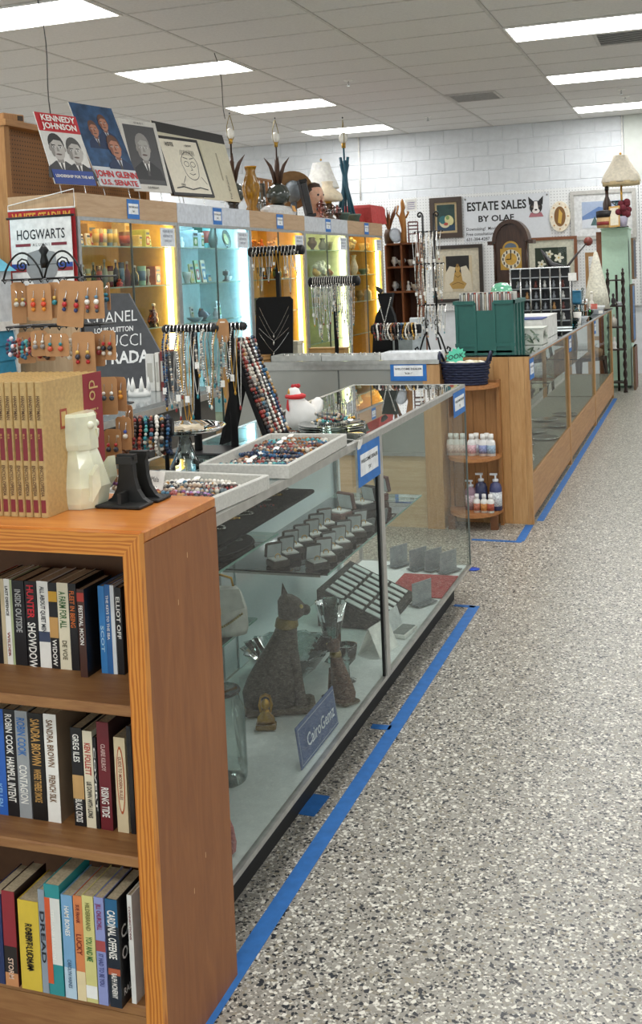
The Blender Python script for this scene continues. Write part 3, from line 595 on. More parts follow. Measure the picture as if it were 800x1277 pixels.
def strand(name, pts, r, pal, label, cat, group=None, big=.25, tagpos=None, parent=None, pend=None):
    """bead strand: each bead a small ball, colours from a palette"""
    m = MB(); ms = pmats(pal); pts = [Vector(p) for p in pts]; c = pts[0].copy()
    for p in pts: c.z = min(c.z, p.z)
    q = resample(pts, r*1.9)
    for i, p in enumerate(q):
        m.cur = random.randrange(len(ms)); rr = r*(1+random.uniform(-big, big)); m.ball(p-c, rr, 6, 4)
    if tagpos is None and pend is None:
        return m.build(name, ms, loc=c, label=label, cat=cat, group=group) if parent is None else m.build(name, ms, parent)
    t = thing(name, label, cat, c, 0, group); m.build('beads', ms, t)
    if tagpos is not None:
        tp_ = Vector(tagpos)-c; a = random.uniform(-.6, .6); u = Vector((math.cos(a), math.sin(a), 0)); v = Vector((0, -.4, 1)).normalized() if tagpos[2]-c.z > .03 else Vector((-math.sin(a), math.cos(a), .25))
        MB().prism([(-.008, 0), (.008, 0), (.008, .018), (0, .024), (-.008, .018)], tp_, u, v, u.cross(v)*.0006).build('price_tag', PAPER, t)
    if pend: MB().lathe([(.001, 0), (pend, -pend), (pend*.9, -pend*2), (.001, -pend*3)], pts[len(pts)//2]-c, 8).build('pendant', ms[0], t)
    return t
def loop_xy(c, rx, ry, rot=0, n=26, wob=.12, z=0):
    out = []; ph = random.random()*6
    for i in range(n+1):
        q = 2*math.pi*i/n; k = 1+wob*math.sin(3*q+ph)*(1 if i < n else 1); x, y = rx*math.cos(q)*k, ry*math.sin(q)*k
        out.append(Vector((c[0]+x*math.cos(rot)-y*math.sin(rot), c[1]+x*math.sin(rot)+y*math.cos(rot), c[2]+z+.002*math.sin(2*q+ph))))
    out[-1] = out[0].copy(); return out
def tray(cx, cy, w_, d_, h, rz, label, mat, inner):
    t = thing('jewellery_tray', label, 'tray', (cx, cy, CZ+.0006), rz); th = .012
    box('tray_floor', (-w_/2+th, -d_/2+th, 0), (w_/2-th, d_/2-th, .006), inner, t)
    for a, b_ in (((-w_/2, -d_/2, 0), (w_/2, -d_/2+th, h)), ((-w_/2, d_/2-th, 0), (w_/2, d_/2, h)), ((-w_/2, -d_/2+th, 0), (-w_/2+th, d_/2-th, h)), ((w_/2-th, -d_/2+th, 0), (w_/2, d_/2-th, h))):
        MB().bbox(a, b_, .002).build('tray_side', mat, t)
    return t
TR = M('#c6c5be', .85, var=.1, scale=150, bump=.2)
def fill(cx, cy, w_, d_, rz, n, pals, label, group, r=.0055):
    c, s = math.cos(rz), math.sin(rz)
    for i in range(n):
        a = (i+.5)/n; y = -d_/2+.05+(d_-.1)*a; L = w_*random.uniform(.33, .38); x = random.uniform(-.012, .012)
        pts = loop_xy((0, 0, 0), L, .022+random.random()*.012, random.uniform(-.22, .22), wob=.16); z = CZ+.0075+r+random.choice((0, .008))
        pts = [Vector((cx+(p.x+x)*c-(p.y+y)*s, cy+(p.x+x)*s+(p.y+y)*c, z+p.z)) for p in pts]
        pal = pals[i % len(pals)]
        strand('bead_necklace', pts, r*random.uniform(.85, 1.2), pal, label % pal_word(pal), 'necklace', group, tagpos=pts[8]+Vector((0, 0, .008)) if i % 3 == 1 else None)
def pal_word(p): return {'mixed': 'multicoloured', 'brown': 'brown wooden', 'dark': 'dark', 'stone': 'stone-grey', 'red': 'red', 'teal': 'teal', 'silver': 'silver', 'pearl': 'pearl-white', 'purple': 'purple', 'gold': 'gold', 'blue': 'blue'}[p]
# the two big trays
T1 = (-1.175, 2.31, .31, .29, .036, -.08); T2 = (-1.14, 2.83, .25, .53, .036, .03)
tray(*T1, 'grey flocked tray of bead strands nearest the pine bookcase', TR, M('#d8d6cf', .9)); tray(*T2, 'longer grey flocked tray of bead strands beside the white hen', TR, M('#d8d6cf', .9))
fill(T1[0], T1[1], T1[2], T1[3], T1[5], 14, ['mixed', 'dark', 'purple', 'pearl', 'teal', 'mixed', 'blue', 'stone', 'dark'], '%s bead strand in the tray next to the bookcase', 'strands in the tray next to the bookcase', .0062)
fill(T2[0], T2[1], T2[2], T2[3], T2[5], 20, ['teal', 'brown', 'dark', 'mixed', 'stone', 'dark', 'pearl', 'brown', 'blue'], '%s bead strand in the long tray beside the hen', 'strands in the long tray', .0066)
# stacked glass plates with beads, and hanging heart tag
p = Vector((-1.16, 3.36, CZ))
for k in range(3):
    m = MB(); m.lathe([(.05, 0), (.052, .003), (.11, .009), (.112, .012), (.108, .012), (.05, .006)], n=24); m.build('glass_plate', GLASS('#dfe9e6', 1.5), loc=(p.x, p.y, CZ+.0006+k*.0085), label='clear glass plate in the stack under the bead strands', cat='plate', group='stacked glass plates')
for k, pl in enumerate(('stone', 'gold', 'teal', 'dark', 'stone')):
    pts = loop_xy((p.x+random.uniform(-.02, .02), p.y+random.uniform(-.03, .03), CZ+.037+k*.004), .06, .03, k*.6); strand('bead_necklace', pts, .005, pl, '%s bead strand heaped on the stacked glass plates' % pal_word(pl), 'necklace', 'strands on the glass plates')
h_ = P(447, 533, 0, XF+.004); t = thing('heart_tag', 'white heart-shaped paper tag hanging over the case edge', 'tag', (XF+.004, h_.y, CZ-.045))
MB().prism([(0, -.03), (.022, .0), (.024, .014), (.012, .022), (0, .014), (-.012, .022), (-.024, .014), (-.022, 0)], (0, 0, .03), (0, 1, 0), (.25, 0, 1), (.001, 0, 0)).build('paper', PAPER, t); MB().tube([(0, 0, .045), (-.02, -.01, .05), (-.05, -.02, .055)], .0008, 5).build('string', PAPER, t)
# white hen with red scarf
p = P(360, 538, 2, CZ); hn = thing('hen_figure', 'white stuffed hen with red scarf and bead chains on the glass case', 'figurine', (p.x+.02, p.y+.07, CZ+.0006), 1.0); hn.scale = (1.15, 1.15, 1.15); HW = M('#eceae6', .9, bump=.3, var=.05)
MB().loft([(0, 0, 0, .03, .025), (.01, 0, 0, .045, .036), (.04, .0, 0, .05, .042), (.065, -.004, 0, .042, .036), (.085, -.016, 0, .028, .026), (.1, -.022, 0, .022, .02), (.118, -.024, 0, .016, .016), (.124, -.024, 0, .006, .006)], 14).build('body', HW, hn)
MB().loft([(.03, .035, 0, .012, .02), (.05, .055, 0, .02, .022), (.075, .062, 0, .016, .018), (.085, .064, 0, .005, .006)], 10).build('tail', HW, hn)
m = MB(); m.lathe([(.022, .088), (.031, .093), (.031, .1), (.022, .104)], (-.018, 0, 0), 14); m.prism([(0, 0), (.02, -.03), (-.008, -.034)], (-.045, .0, .09), (.4, .9, 0), (0, 0, 1), (-.004, 0, 0)); m.build('scarf', M('#c8272a', .6), hn)
m = MB()
for k in range(3): m.ball((-.026+.01*k, 0, .126), .007, 6, 4)
m.build('comb', M('#b5252a', .6), hn); MB().lathe([(.005, 0), (.001, .014)], (0, 0, 0), 6).build('beak', M('#d9a441', .5), hn).location = (-.042, 0, .106)
for k in range(3): strand('x', loop_xy((0, 0, .03+.018*k), .052-.004*k, .045-.003*k, .3*k), .0035, ('mixed', 'silver', 'brown')[k], '', '', parent=hn).name = 'bead_chain'
# glass cake stand with starfish, and bracelet roll
p = P(228, 586, 2, CZ); cs = thing('cake_stand', 'clear glass cake stand on a flared foot holding a pale starfish', 'cake stand', (p.x, p.y+.02, CZ+.0006))
GL2 = GLASS('#d5e0e0', 1.2)
MB().lathe([(.045, 0), (.044, .004), (.03, .03), (.02, .06), (.016, .085), (.02, .1), (.05, .106)], n=18, flute=9, fl=.05).build('foot', GL2, cs); MB().lathe([(.02, .106), (.1, .109), (.112, .118), (.116, .118), (.102, .105), (.02, .102)], n=28).build('plate', GL2, cs)
m = MB(); pts = [(.05*math.cos(i*math.pi/5)*(1 if i % 2 == 0 else .4), .05*math.sin(i*math.pi/5)*(1 if i % 2 == 0 else .4)) for i in range(10)]
m.prism(pts, (0, 0, 0), (1, 0, 0), (0, 1, 0), (0, 0, .008)); m.build('starfish', M('#cdbfa6', .8, bump=.5), loc=(p.x+.01, p.y+.02, CZ+.1105), label='pale dried starfish on the glass cake stand', cat='starfish')
p2 = Vector((p.x-.0, p.y-.1, 0)); rl = thing('bracelet_roll', 'horizontal roll holding wooden and multicoloured bead bracelets', 'jewellery stand', (p.x-.05, p.y-.1, CZ+.0006), .35)
MB().bbox((-.06, -.03, 0), (.06, .03, .012), .003).build('base', BLK, rl); MB().tube([(-.05, 0, .01), (-.05, 0, .13)], .006).build('upright', BLK, rl); MB().tube([(.05, 0, .01), (.05, 0, .13)], .006).build('upright', BLK, rl); MB().tube([(-.07, 0, .13), (.07, 0, .13)], .024, 12).build('roll', VEL, rl)
R0 = wm(rl)
for k in range(9):
    x = -.058+.0145*k; pl = ('brown', 'brown', 'dark', 'red', 'teal', 'mixed', 'pearl', 'mixed', 'blue')[k]
    pts = [R0 @ Vector((x+.003*math.sin(q*3), .036*math.cos(q), .108+.05*math.sin(q))) for q in [2*math.pi*i/24 for i in range(25)]]
    strand('bead_bracelet', pts, .0085 if k < 2 else .0056, pl, '%s bead bracelet on the horizontal bracelet roll' % pal_word(pl), 'bracelet', 'bracelets on the roll', tagpos=pts[18] if k % 3 == 1 else None)
# small white price card on the tray
p = P(190, 612, 2, CZ+.03); t = thing('price_card', 'small white hand-lettered price card beside the iron bookends', 'sign', (p.x-.01, p.y+.02, CZ+.001), -.25)
MB().prism([(-.024, 0), (.024, 0), (.024, .062), (-.024, .062)], (0, 0, .006), (1, 0, 0), (0, .3, 1), (0, .002, 0)).build('card', PAPER, t); box('foot', (-.024, 0, 0), (.024, .03, .006), PAPER, t)
text(t, 'Mala', .017, (0, .008, .045), (1, 0, 0), (0, .3, 1), INK, wide=.8); text(t, '$10', .014, (0, .004, .025), (1, 0, 0), (0, .3, 1), INK, wide=.8)
# ---- T-bar necklace stand on the case --------------------------------
def necklace(top, drop, wd, label, group, col=SILV, beads=None, r=.0014, yaw=0., pend=True, tagged=False, rb=0.):
    """chain draped over a bar at point top: narrow loop hanging down"""
    top = Vector(top); ax = Vector((math.cos(yaw), math.sin(yaw), 0)); off = Vector((-math.sin(yaw), math.cos(yaw), 0)); pts = []
    n = 18
    for i in range(n+1):
        f = i/n*2-1; zz = drop*(1-abs(f)**2.4); pts.append(top+ax*(wd*f*(1.15-.6*(1-abs(f))))+Vector((0, 0, -zz))-off*.024*(1 if abs(f) < .97 else 0))
    c = Vector((top.x, top.y, top.z-drop)); t = thing('necklace', label, 'necklace', c, 0, group)
    if beads:
        m = MB(); ms = pmats(beads)
        for p in resample(pts, .0075): m.cur = random.randrange(len(ms)); m.ball(p-c, random.uniform(.003, .0048), 6, 4)
        m.build('beads', ms, t)
    else: MB().tube([p-c for p in pts], r, 5).build('chain', col, t)
    if rb: MB().tube([Vector((0, -(rb+.002)*math.cos(q)+.0, (rb+.002)*math.sin(q)))+top-c-Vector((0, 0, rb)) for q in [math.pi*(i/10*1.3-.15) for i in range(11)]], max(r, .0014), 5).build('bar_wrap', SILV, t)
    b = pts[n//2]-c
    if pend: MB().lathe([(.001, .003), (.003, -.002), (.0042, -.008), (.001, -.013)], b, 8).build('pendant', random.choice([SILV, GOLD, M('#2a7f8a', .3), M('#8a2a2a', .3), M('#e6e2d6', .3)]), t)
    if tagged: MB().prism([(-.007, 0), (.007, 0), (.007, -.02), (-.007, -.02)], pts[4]-c-off*.003, ax, (0, 0, 1), off*.0006).build('price_tag', PAPER, t)
    return t
def tbar(name, label, base, h, L, yaw, rb=.016, base_w=.06, par=None, pole_off=0., basekind=True):
    t = par or thing(name, label, 'jewellery stand', base, yaw)
    if basekind and not par: MB().bbox((-base_w, -base_w*.8, 0), (base_w, base_w*.8, .012), .004).build('base', BLK, t)
    MB().tube([(pole_off, 0, .01), (pole_off, 0, h)], .009, 8).build('pole', VEL, t)
    MB().tube([(-L/2, 0, h), (L/2, 0, h)], rb, 12).build('bar', VEL, t)
    for s in (-1, 1): MB().ball((s*L/2, 0, h), rb*1.12, 10, 6).build('end_knob', BLK, t)
    return t
B1 = Vector((-1.41, 2.95, CZ+.0006)); st = thing('necklace_stand', 'black double T-bar stand crowded with necklaces on the glass case', 'jewellery stand', B1, 0)
MB().bbox((-.12, -.075, 0), (.12, .075, .008), .003).build('base', BLK, st)
zb = P(240, 410, 1, B1.y-.03).z
for px0, px1, yo, hh in ((207, 267, -.02, zb), (262, 303, .05, zb+.0)):
    a, b_ = P(px0, 407, 1, B1.y+yo), P(px1, 410, 1, B1.y+yo); mx_ = (a.x+b_.x)/2-B1.x
    q = thing('bar_assembly', '', '', (0, 0, 0)) if False else None
    MB().tube([(mx_+.01, yo, .008), (mx_+.01, yo, hh-B1.z)], .0125, 8).build('pole', VEL, st); MB().tube([(a.x-B1.x, yo, hh-B1.z), (b_.x-B1.x, yo, hh-B1.z)], .0115, 12).build('bar', VEL, st)
    for e in (a, b_): MB().ball((e.x-B1.x, yo, hh-B1.z), .0145, 10, 6).build('end_knob', BLK, st)
    n = 13 if px0 < 250 else 8
    for k in range(n):
        f = (k+.5)/n; x = a.x+(b_.x-a.x)*f; kind = 'blue' if (px0 < 250 and k == 0) else (None, None, 'stone', None, 'silver', None, None)[k % 7]
        lab = 'fine silver chain necklace on the black double T-bar stand' if kind is None else '%s bead necklace on the black double T-bar stand' % pal_word(kind)
        necklace((x, B1.y+yo, hh+.011), random.uniform(.14, .29), .007+.012*random.random(), lab, 'necklaces on the double T-bar stand', beads=kind, rb=.0115, tagged=(k % 3 == 0), col=random.choice([SILV, SILV, GOLD]), yaw=random.uniform(-.2, .2))
# kraft card hanging over the bar
a = P(277, 415, 1, B1.y+.02); t = thing('necklace_card', 'kraft paper necklace card hooked over the black T-bar stand', 'card', (a.x, B1.y+.024, zb-.045))
MB().prism([(-.014, 0), (.014, 0), (.02, .015), (.02, .055), (.012, .07), (-.012, .07), (-.02, .055), (-.02, .015)], (0, 0, 0), (1, 0, 0), (0, 0, 1), (0, .001, 0)).build('card', KRAFT, t); Print((0, 0, 0), (1, 0, 0), (0, 0, 1)).rect(-.008, .058, .008, .062, '#efe6d8').build(t, 'slot')
# slanted bead ramp
RY = 3.07; a0, a1 = P(287, 424, 1, RY), P(336, 545, 1, RY)
rp = thing('bead_ramp', 'black velvet slanted display board draped with bead strands', 'jewellery stand', (a1.x, RY, CZ+.0006)); d = Vector((a0.x-a1.x, 0, a0.z-CZ-.002)); L = d.length; d.normalize(); nrm = Vector((-d.z, 0, d.x)) if d.x > 0 else Vector((d.z, 0, -d.x))
MB().prism([(0, 0), (L, 0), (L, .175), (0, .175)], (0, 0, .004), d, (0, 1, 0), -nrm*.014).build('board', VEL, rp); m = MB(); m.prism([(0, 0), (.012, 0), (.012, .1), (0, .1)], d*L*.8+Vector((-.012, .01, 0)), (1, 0, 0), (0, 1, 0), (-.07, 0, -d.z*L*.8)); m.build('back_leg', VEL, rp)
R0 = wm(rp)
for k in range(10):
    y = .01+.0172*k; pl = ('dark', 'red', 'mixed', 'stone', 'dark', 'pearl', 'red', 'silver', 'blue', 'mixed')[k]
    pts = [R0 @ (d*(L*(.98-.93*f))+Vector((0, y+.004*math.sin(f*9+k), .004))+nrm*.005) for f in [i/20 for i in range(21)]]
    strand('bead_necklace', pts, .0066, pl, '%s bead strand laid down the slanted velvet board' % pal_word(pl), 'necklace', 'strands on the slanted board', tagpos=pts[9] if k in (2, 5) else None)
# ---- earring rack ---------------------------------------------------
ER = Vector((-1.36, 2.2, CZ+.0006)); zr = lambda py: P(100, py, 1, ER.y).z-CZ; xr_ = lambda px: P(px, 420, 1, ER.y).x-ER.x
er = thing('earring_rack', 'black wire spinner rack hung with kraft cards of earrings', 'earring rack', ER)
MB().lathe([(.07, 0), (.068, .006), (.02, .012), (.006, .02)], n=18).build('base', BLK, er); MB().tube([(0, 0, .01), (0, 0, zr(330))], .005, 8).build('pole', IRON, er)
tiers = [(346, 24, 136), (405, 26, 130), (505, 30, 150)]
def hookrow(z, x0, x1, yo, n):
    m = MB(); m.tube([(x0, yo, z), (x1, yo, z)], .0024, 6)
    for k in range(n):
        x = x0+(x1-x0)*(k+.5)/n; m.tube([(x, yo, z), (x, yo-.018, z-.002), (x, yo-.024, z-.008), (x, yo-.03, z-.002)], .0015, 5)
    return m
for py, l, r_ in tiers:
    z = zr(py)
    for yo in (-.055, .045): hookrow(z, xr_(l), xr_(r_), yo, 5).build('hook_bar', IRON, er)
    m = MB()
    for x in (xr_(l), xr_(r_)): m.tube([(x, -.055, z), (x, .045, z)], .0024, 6)
    m.tube([(xr_(l), 0, z), (xr_(r_), 0, z)], .002, 6); m.tube([(0, -.055, z), (0, .045, z)], .002, 6); m.build('tier_frame', IRON, er)
m = MB()
for l, r_, tp2 in ((26, 74, 313), (76, 122, 313)):
    x0, x1 = xr_(l), xr_(r_); zb_, zt_ = zr(345), zr(tp2); pts = []
    for i in range(15):
        f = i/14; pts.append((x0+(x1-x0)*f, -.055, zb_+(zt_-zb_)*(math.sin(math.pi*f)**.7)))
    m.tube(pts, .0024, 6)
    c = ((x0+x1)/2, -.055, zb_+(zt_-zb_)*.5); m.tube([(c[0]+.018*(1-i/16)*math.cos(i*.8), c[1], c[2]+.018*(1-i/16)*math.sin(i*.8)) for i in range(16)], .002, 6)
m.build('scroll_top', IRON, er); 
MB().lathe([(.008, -.02), (.01, -.005), (.006, .01), (.012, .02), (.002, .035)], (xr_(77), -.055, zr(322)), 8).build('finial', IRON, er)
def ecard(px, py, wpx, hpx, yo, rz, cols, label, tilt=0.):
    p = P(px, py, 1, ER.y+yo); k = 2.5/FPX; w_, h = wpx*k, hpx*k
    t = thing('earring_card', label, 'earring card', (p.x, p.y, p.z-h), (0, tilt, rz), 'cards of earrings on the wire rack')
    MB().prism([(-w_/2+.003, 0), (w_/2-.003, 0), (w_/2, .003), (w_/2, h-.006), (w_/2-.006, h), (-w_/2+.006, h), (-w_/2, h-.006), (-w_/2, .003)], (0, 0, 0), (1, 0, 0), (0, 0, 1), (0, .0012, 0)).build('card', KRAFT, t)
    for s in (-1, 1):
        x = s*w_*.22; z0 = h*.62; e = MB()
        e.tube([(x, -.001, z0+.016), (x+.002, -.004, z0+.012), (x, -.004, z0)], .0009, 5); ee = e.build('earring_hook', SILV, t)
        m = MB(); ms = [M(c, .3) for c in cols]; zz = z0
        for i, c in enumerate(cols): m.cur = i; rr = (.0042, .0062, .005)[i % 3]; zz -= rr; m.ball((x, -.006, zz), rr, 8, 5); zz -= rr
        m.build('earring', ms, t)
ecard(22, 352, 18, 52, -.05, .9, ['#d9b45a', '#c9c5ba'], 'kraft earring card with gold twists at the rack end')
ecard(48, 354, 33, 45, -.088, .05, ['#d98a2c', '#d24a2c', '#d98a2c'], 'kraft earring card with orange bead drops')
ecard(84, 350, 34, 56, -.09, .18, ['#2a2438', '#b5262a', '#2a3a6a'], 'tilted kraft earring card with red and navy beads', .12)
ecard(115, 350, 32, 46, -.086, -.15, ['#5a7f96', '#e6e2da', '#a8524a', '#46505a'], 'kraft earring card with white and grey figures')
ecard(134, 352, 16, 34, -.05, -.8, ['#1f7f96', '#1f5f7a'], 'narrow kraft earring card with teal drops')
ecard(48, 412, 20, 32, -.086, .4, ['#c9c5ba', '#8a8580'], 'blank-backed kraft earring card beside the orange drops')
ecard(70, 416, 36, 28, -.092, -.1, ['#2a7f8a', '#c4543c'], 'wide short kraft earring card with teal and coral beads')
ecard(103, 414, 31, 58, -.088, .03, ['#d9b45a', '#3a3a44', '#b52a2a'], 'tall kraft earring card with gold zigzag drops')
ecard(134, 412, 24, 36, -.07, -.25, ['#b5262a', '#22222a', '#d9cfc0'], 'kraft earring card with red and black drops by the board')
ecard(147, 470, 26, 42, -.05, -.3, ['#d9a24a', '#c9852c'], 'kraft earring card with amber drops beside the encyclopedia')
ecard(153, 520, 24, 40, -.06, -.2, ['#3a4f9a', '#d9cfc0'], 'kraft earring card with cobalt drops on the lowest tier')
ecard(146, 585, 16, 40, -.05, -.5, ['#8a5a9a', '#d9cfc0'], 'kraft earring card with violet drops low on the rack')
ecard(34, 356, 24, 40, -.03, .6, ['#c9c5ba', '#b5262a'], 'kraft earring card half hidden behind the orange drops')
ecard(66, 352, 22, 44, -.075, -.3, ['#d9b45a', '#2a7f8a'], 'kraft earring card between the orange and navy pairs')
ecard(100, 353, 26, 40, -.07, .1, ['#8a8580', '#d9cfc0'], 'kraft earring card partly behind the tilted card')
ecard(32, 414, 22, 40, -.03, .5, ['#c4543c', '#b5262a'], 'kraft earring card with coral drops at the rack end')
ecard(56, 420, 24, 30, -.07, .2, ['#2a2438', '#d9cfc0'], 'short kraft earring card with black and cream beads')
ecard(120, 416, 22, 40, -.06, -.1, ['#d9cfc0', '#8a2a2a'], 'kraft earring card behind the gold zigzag drops')
ecard(134, 470, 22, 46, -.08, .2, ['#e6e2da', '#46505a'], 'kraft earring card with pale beads beside the red cover strip')
ecard(160, 505, 20, 40, -.02, -.6, ['#2a7f8a', '#d9b45a'], 'kraft earring card turned edge-on at the lowest tier')
ecard(140, 535, 22, 44, -.07, .1, ['#b5262a', '#3a3a44'], 'kraft earring card with crimson drops on the lowest tier')
for k in range(10):
    x = ER.x+xr_(34+9*k); z0 = CZ+zr(428)-.004*(k % 3); pts = [Vector((x+.008*math.cos(q), ER.y-.07+.008*math.sin(q)*.4, z0+.012*math.sin(q)*1.6)) for q in [2*math.pi*i/14 for i in range(15)]]
    pl = ('purple', 'red', 'teal', 'dark', 'red', 'mixed', 'teal', 'red', 'pearl', 'dark')[k]
    strand('bead_bracelet', pts, .0052, pl, '%s bead bracelet hanging on the lower rail of the earring rack' % pal_word(pl), 'bracelet', 'bracelets on the earring rack')
# ---- inside the case ------------------------------------------------
vb = thing('velvet_shelf_board', 'black velvet board of chains under the glass top of the case', 'display board', (-1.29, 2.72, .855)); MB().bbox((-.12, -.42, 0), (.2, .26, .012), .003).build('board', VEL, vb)
for s in (-.4, .26): MB().tube([(-.1, s, .012), (-.1, s, .098)], .003, 6).build('hanger', ALU, vb)
for k in range(9):
    y = 2.32+.078*k; pts = loop_xy((-1.25+random.uniform(-.02, .02), y, .871), .11, .025, random.uniform(-.2, .2), wob=.08); strand('chain_necklace', pts, .003, ('silver', 'dark', 'silver', 'gold')[k % 4], '%s chain lying on the velvet board inside the case' % pal_word(('silver', 'dark', 'silver', 'gold')[k % 4]), 'necklace', 'chains on the velvet board inside the case')
gshelf(XBk+.03, 2.2, -1.2, 2.95, .74)
t = thing('oval_pad', 'black oval velvet pad on the upper glass shelf by the bookcase', 'jewellery stand', (-1.3, 2.72, .7406)); MB().lathe([(.1, 0), (.105, .008), (.095, .014)], n=26, ay=1.5).build('pad', VEL, t); MB().lathe([(.1, .014), (.104, .016), (.1, .018)], n=26, ay=1.4).build('piping', M('#2a2a2c', .7), t)
for k in range(2): strand('chain_necklace', loop_xy((-1.3, 2.66+.1*k, .759), .06, .03, .4), .003, 'silver', 'silver chain lying on the black oval pad', 'necklace', 'chains on the oval pad')
def ring_box(loc, rz, ext, label, s=1., group='ring boxes on the glass shelf'):
    t = thing('ring_box', label, 'ring box', loc, rz, group); em = M(ext, .6); w_ = .03*s
    MB().bbox((-w_, -w_, 0), (w_, w_, .022*s), .003).build('base', em, t); box('cushion', (-w_*.8, -w_*.8, .022*s), (w_*.8, w_*.8, .026*s), M('#d9d9d4', .8), t)
    m = MB(); m.T = Matrix.Translation((0, w_, .022*s)) @ Matrix.Rotation(.22, 4, 'X'); m.bbox((-w_, 0, 0), (w_, .014*s, .05*s), .004); m.build('lid', em, t)
    m = MB(); m.T = Matrix.Translation((0, w_, .022*s)) @ Matrix.Rotation(.22, 4, 'X'); m.box((-w_*.82, -.001, .004*s), (w_*.82, .001, .046*s)); m.build('lid_lining', M('#c4c9ca', .6), t)
    m = MB(); m.tube([(.009*math.cos(q), 0, .03*s+.009*math.sin(q)) for q in [math.pi*2*i/12 for i in range(13)]], .0015, 6); m.build('ring', GOLD, t)
SZ = .5506
for k in range(14):
    y = 3.26+.085*(k % 7); x = -1.2-.13*(k//7)+random.uniform(-.01, .01); ring_box((x, y, SZ), math.pi/2+.35+random.uniform(-.15, .15)-1.2, ('#3a3733', '#4a4038')[k % 2], 'open dark ring box with pale lining on the glass shelf')
ring_box((-1.3, 4.28, SZ), -.5, '#5f2f2c', 'open maroon ring box on the glass shelf near the case end', 1.35, None); ring_box((-1.3, 4.1, SZ), -.5, '#2c2c2e', 'open black ring box beside the maroon one', 1.3, None); ring_box((-1.34, 3.93, SZ), -.4, '#6a4a42', 'open rosewood ring box near the middle of the glass shelf', 1.35, None)
# Egyptian cats
def cat(loc, rz, s, label, dark='#4b433b'):
    cm = M(dark, .55, var=.35, scale=90, bump=.4); t = thing('cat_statue', label, 'statue', loc, rz)
    MB().bbox((-.12*s, -.07*s, 0), (.13*s, .07*s, .022*s), .008*s).build('plinth', M('#5d5140', .6, var=.3, scale=60), t)
    z = .02*s
    MB().loft([(z, -.02*s, 0, .1*s, .062*s), (z+.05*s, -.025*s, 0, .1*s, .066*s), (z+.1*s, -.015*s, 0, .09*s, .06*s), (z+.16*s, .005*s, 0, .072*s, .052*s), (z+.21*s, .022*s, 0, .055*s, .046*s), (z+.25*s, .034*s, 0, .042*s, .04*s), (z+.28*s, .042*s, 0, .036*s, .036*s)], 18).build('body', cm, t)
    m = MB()
    for sy in (-1, 1): m.loft([(z, .085*s, sy*.028*s, .026*s, .017*s), (z+.015*s, .08*s, sy*.028*s, .018*s, .016*s), (z+.1*s, .07*s, sy*.028*s, .017*s, .017*s), (z+.19*s, .055*s, sy*.026*s, .022*s, .02*s)], 10)
    m.build('front_legs', cm, t)
    MB().loft([(z+.27*s, .04*s, 0, .038*s, .038*s), (z+.275*s, .04*s, 0, .042*s, .041*s), (z+.3*s, .042*s, 0, .038*s, .038*s), (z+.305*s, .043*s, 0, .034*s, .034*s)], 16).build('collar', M('#8a7644', .4, .5), t)
    MB().loft([(z+.295*s, .048*s, 0, .03*s, .032*s), (z+.315*s, .06*s, 0, .048*s, .038*s), (z+.34*s, .062*s, 0, .05*s, .042*s), (z+.365*s, .052*s, 0, .04*s, .038*s), (z+.38*s, .046*s, 0, .024*s, .026*s), (z+.384*s, .045*s, 0, .006*s, .008*s)], 16).build('head', cm, t)
    MB().ball((.108*s, 0, z+.327*s), .019*s, 10, 6).build('muzzle', cm, t)
    for sy in (-1, 1):
        MB().prism([(-.016*s, 0), (.018*s, 0), (-.002*s, .052*s)], (.04*s, sy*.026*s, z+.365*s), (.9, sy*-.35, 0), (-.1, sy*.2, 1), (0, sy*.008*s, 0)).build('ear', cm, t)
        MB().ball((.092*s, sy*.026*s, z+.347*s), .008*s, 8, 5).build('eye', M('#b7a35c', .3), t)
    MB().tube([(-.1*s, .03*s, z+.01*s), (-.09*s, .065*s, z+.012*s), (-.03*s, .085*s, z+.012*s), (.04*s, .078*s, z+.012*s)], [.014*s, .014*s, .012*s, .008*s], 8).build('tail', cm, t)
    return t
p = P(352, 888, 2, DK); cat((p.x-.02, p.y+.02, DK), .42, .88, 'large dark seated cat statue with gold collar inside the glass case')
p = P(440, 878, 2, DK); cat((p.x-.045, p.y+.02, DK), 2.6, .47, 'small brown seated cat statue in the case beside the large cat', '#5a3f31')
p = P(425, 872, 2, DK); cat((p.x-.03, p.y-.08, DK), .3, .3, 'tiny reddish cat figurine in the case by the blue sign', '#6a4434') if False else None
# crystal bowl under the cat, vases, bust
def lathe_thing(name, label, cat_, loc, prof, mat, n=16, group=None, part=None, **k):
    m = MB(); m.lathe(prof, n=n, **k); return m.build(name, mat, loc=loc, label=label, cat=cat_, group=group)
p = P(335, 905, 2, DK); bt = thing('pharaoh_bust', 'small gold pharaoh bust in front of the large cat statue', 'bust', (p.x, p.y-.02, DK), .3)
MB().bbox((-.03, -.02, 0), (.03, .02, .016), .003).build('base', M('#8a6d3a', .4, .4), bt); MB().loft([(.016, 0, 0, .028, .015), (.035, 0, 0, .026, .015), (.05, 0, 0, .012, .01), (.058, 0, 0, .01, .01)], 12).build('shoulders', GOLD, bt); MB().ball((0, 0, .073), .014, 10, 7, sz=1.2).build('head', GOLD, bt)
m = MB(); m.prism([(-.016, -.03), (-.01, -.03), (-.014, .0), (-.012, .018), (0, .024), (.012, .018), (.014, 0), (.01, -.03), (.016, -.03), (.022, -.004), (.016, .022), (0, .03), (-.016, .022), (-.022, -.004)], (0, .002, .072), (1, 0, 0), (0, 0, 1), (0, .012, 0)); m.build('headdress', M('#b5893a', .35, .7), bt)
p = P(305, 1000, 2, DK); jr = thing('glass_jar', 'tall clear glass jar standing empty at the bookcase end of the case', 'jar', (p.x-.1, p.y+.1, DK))
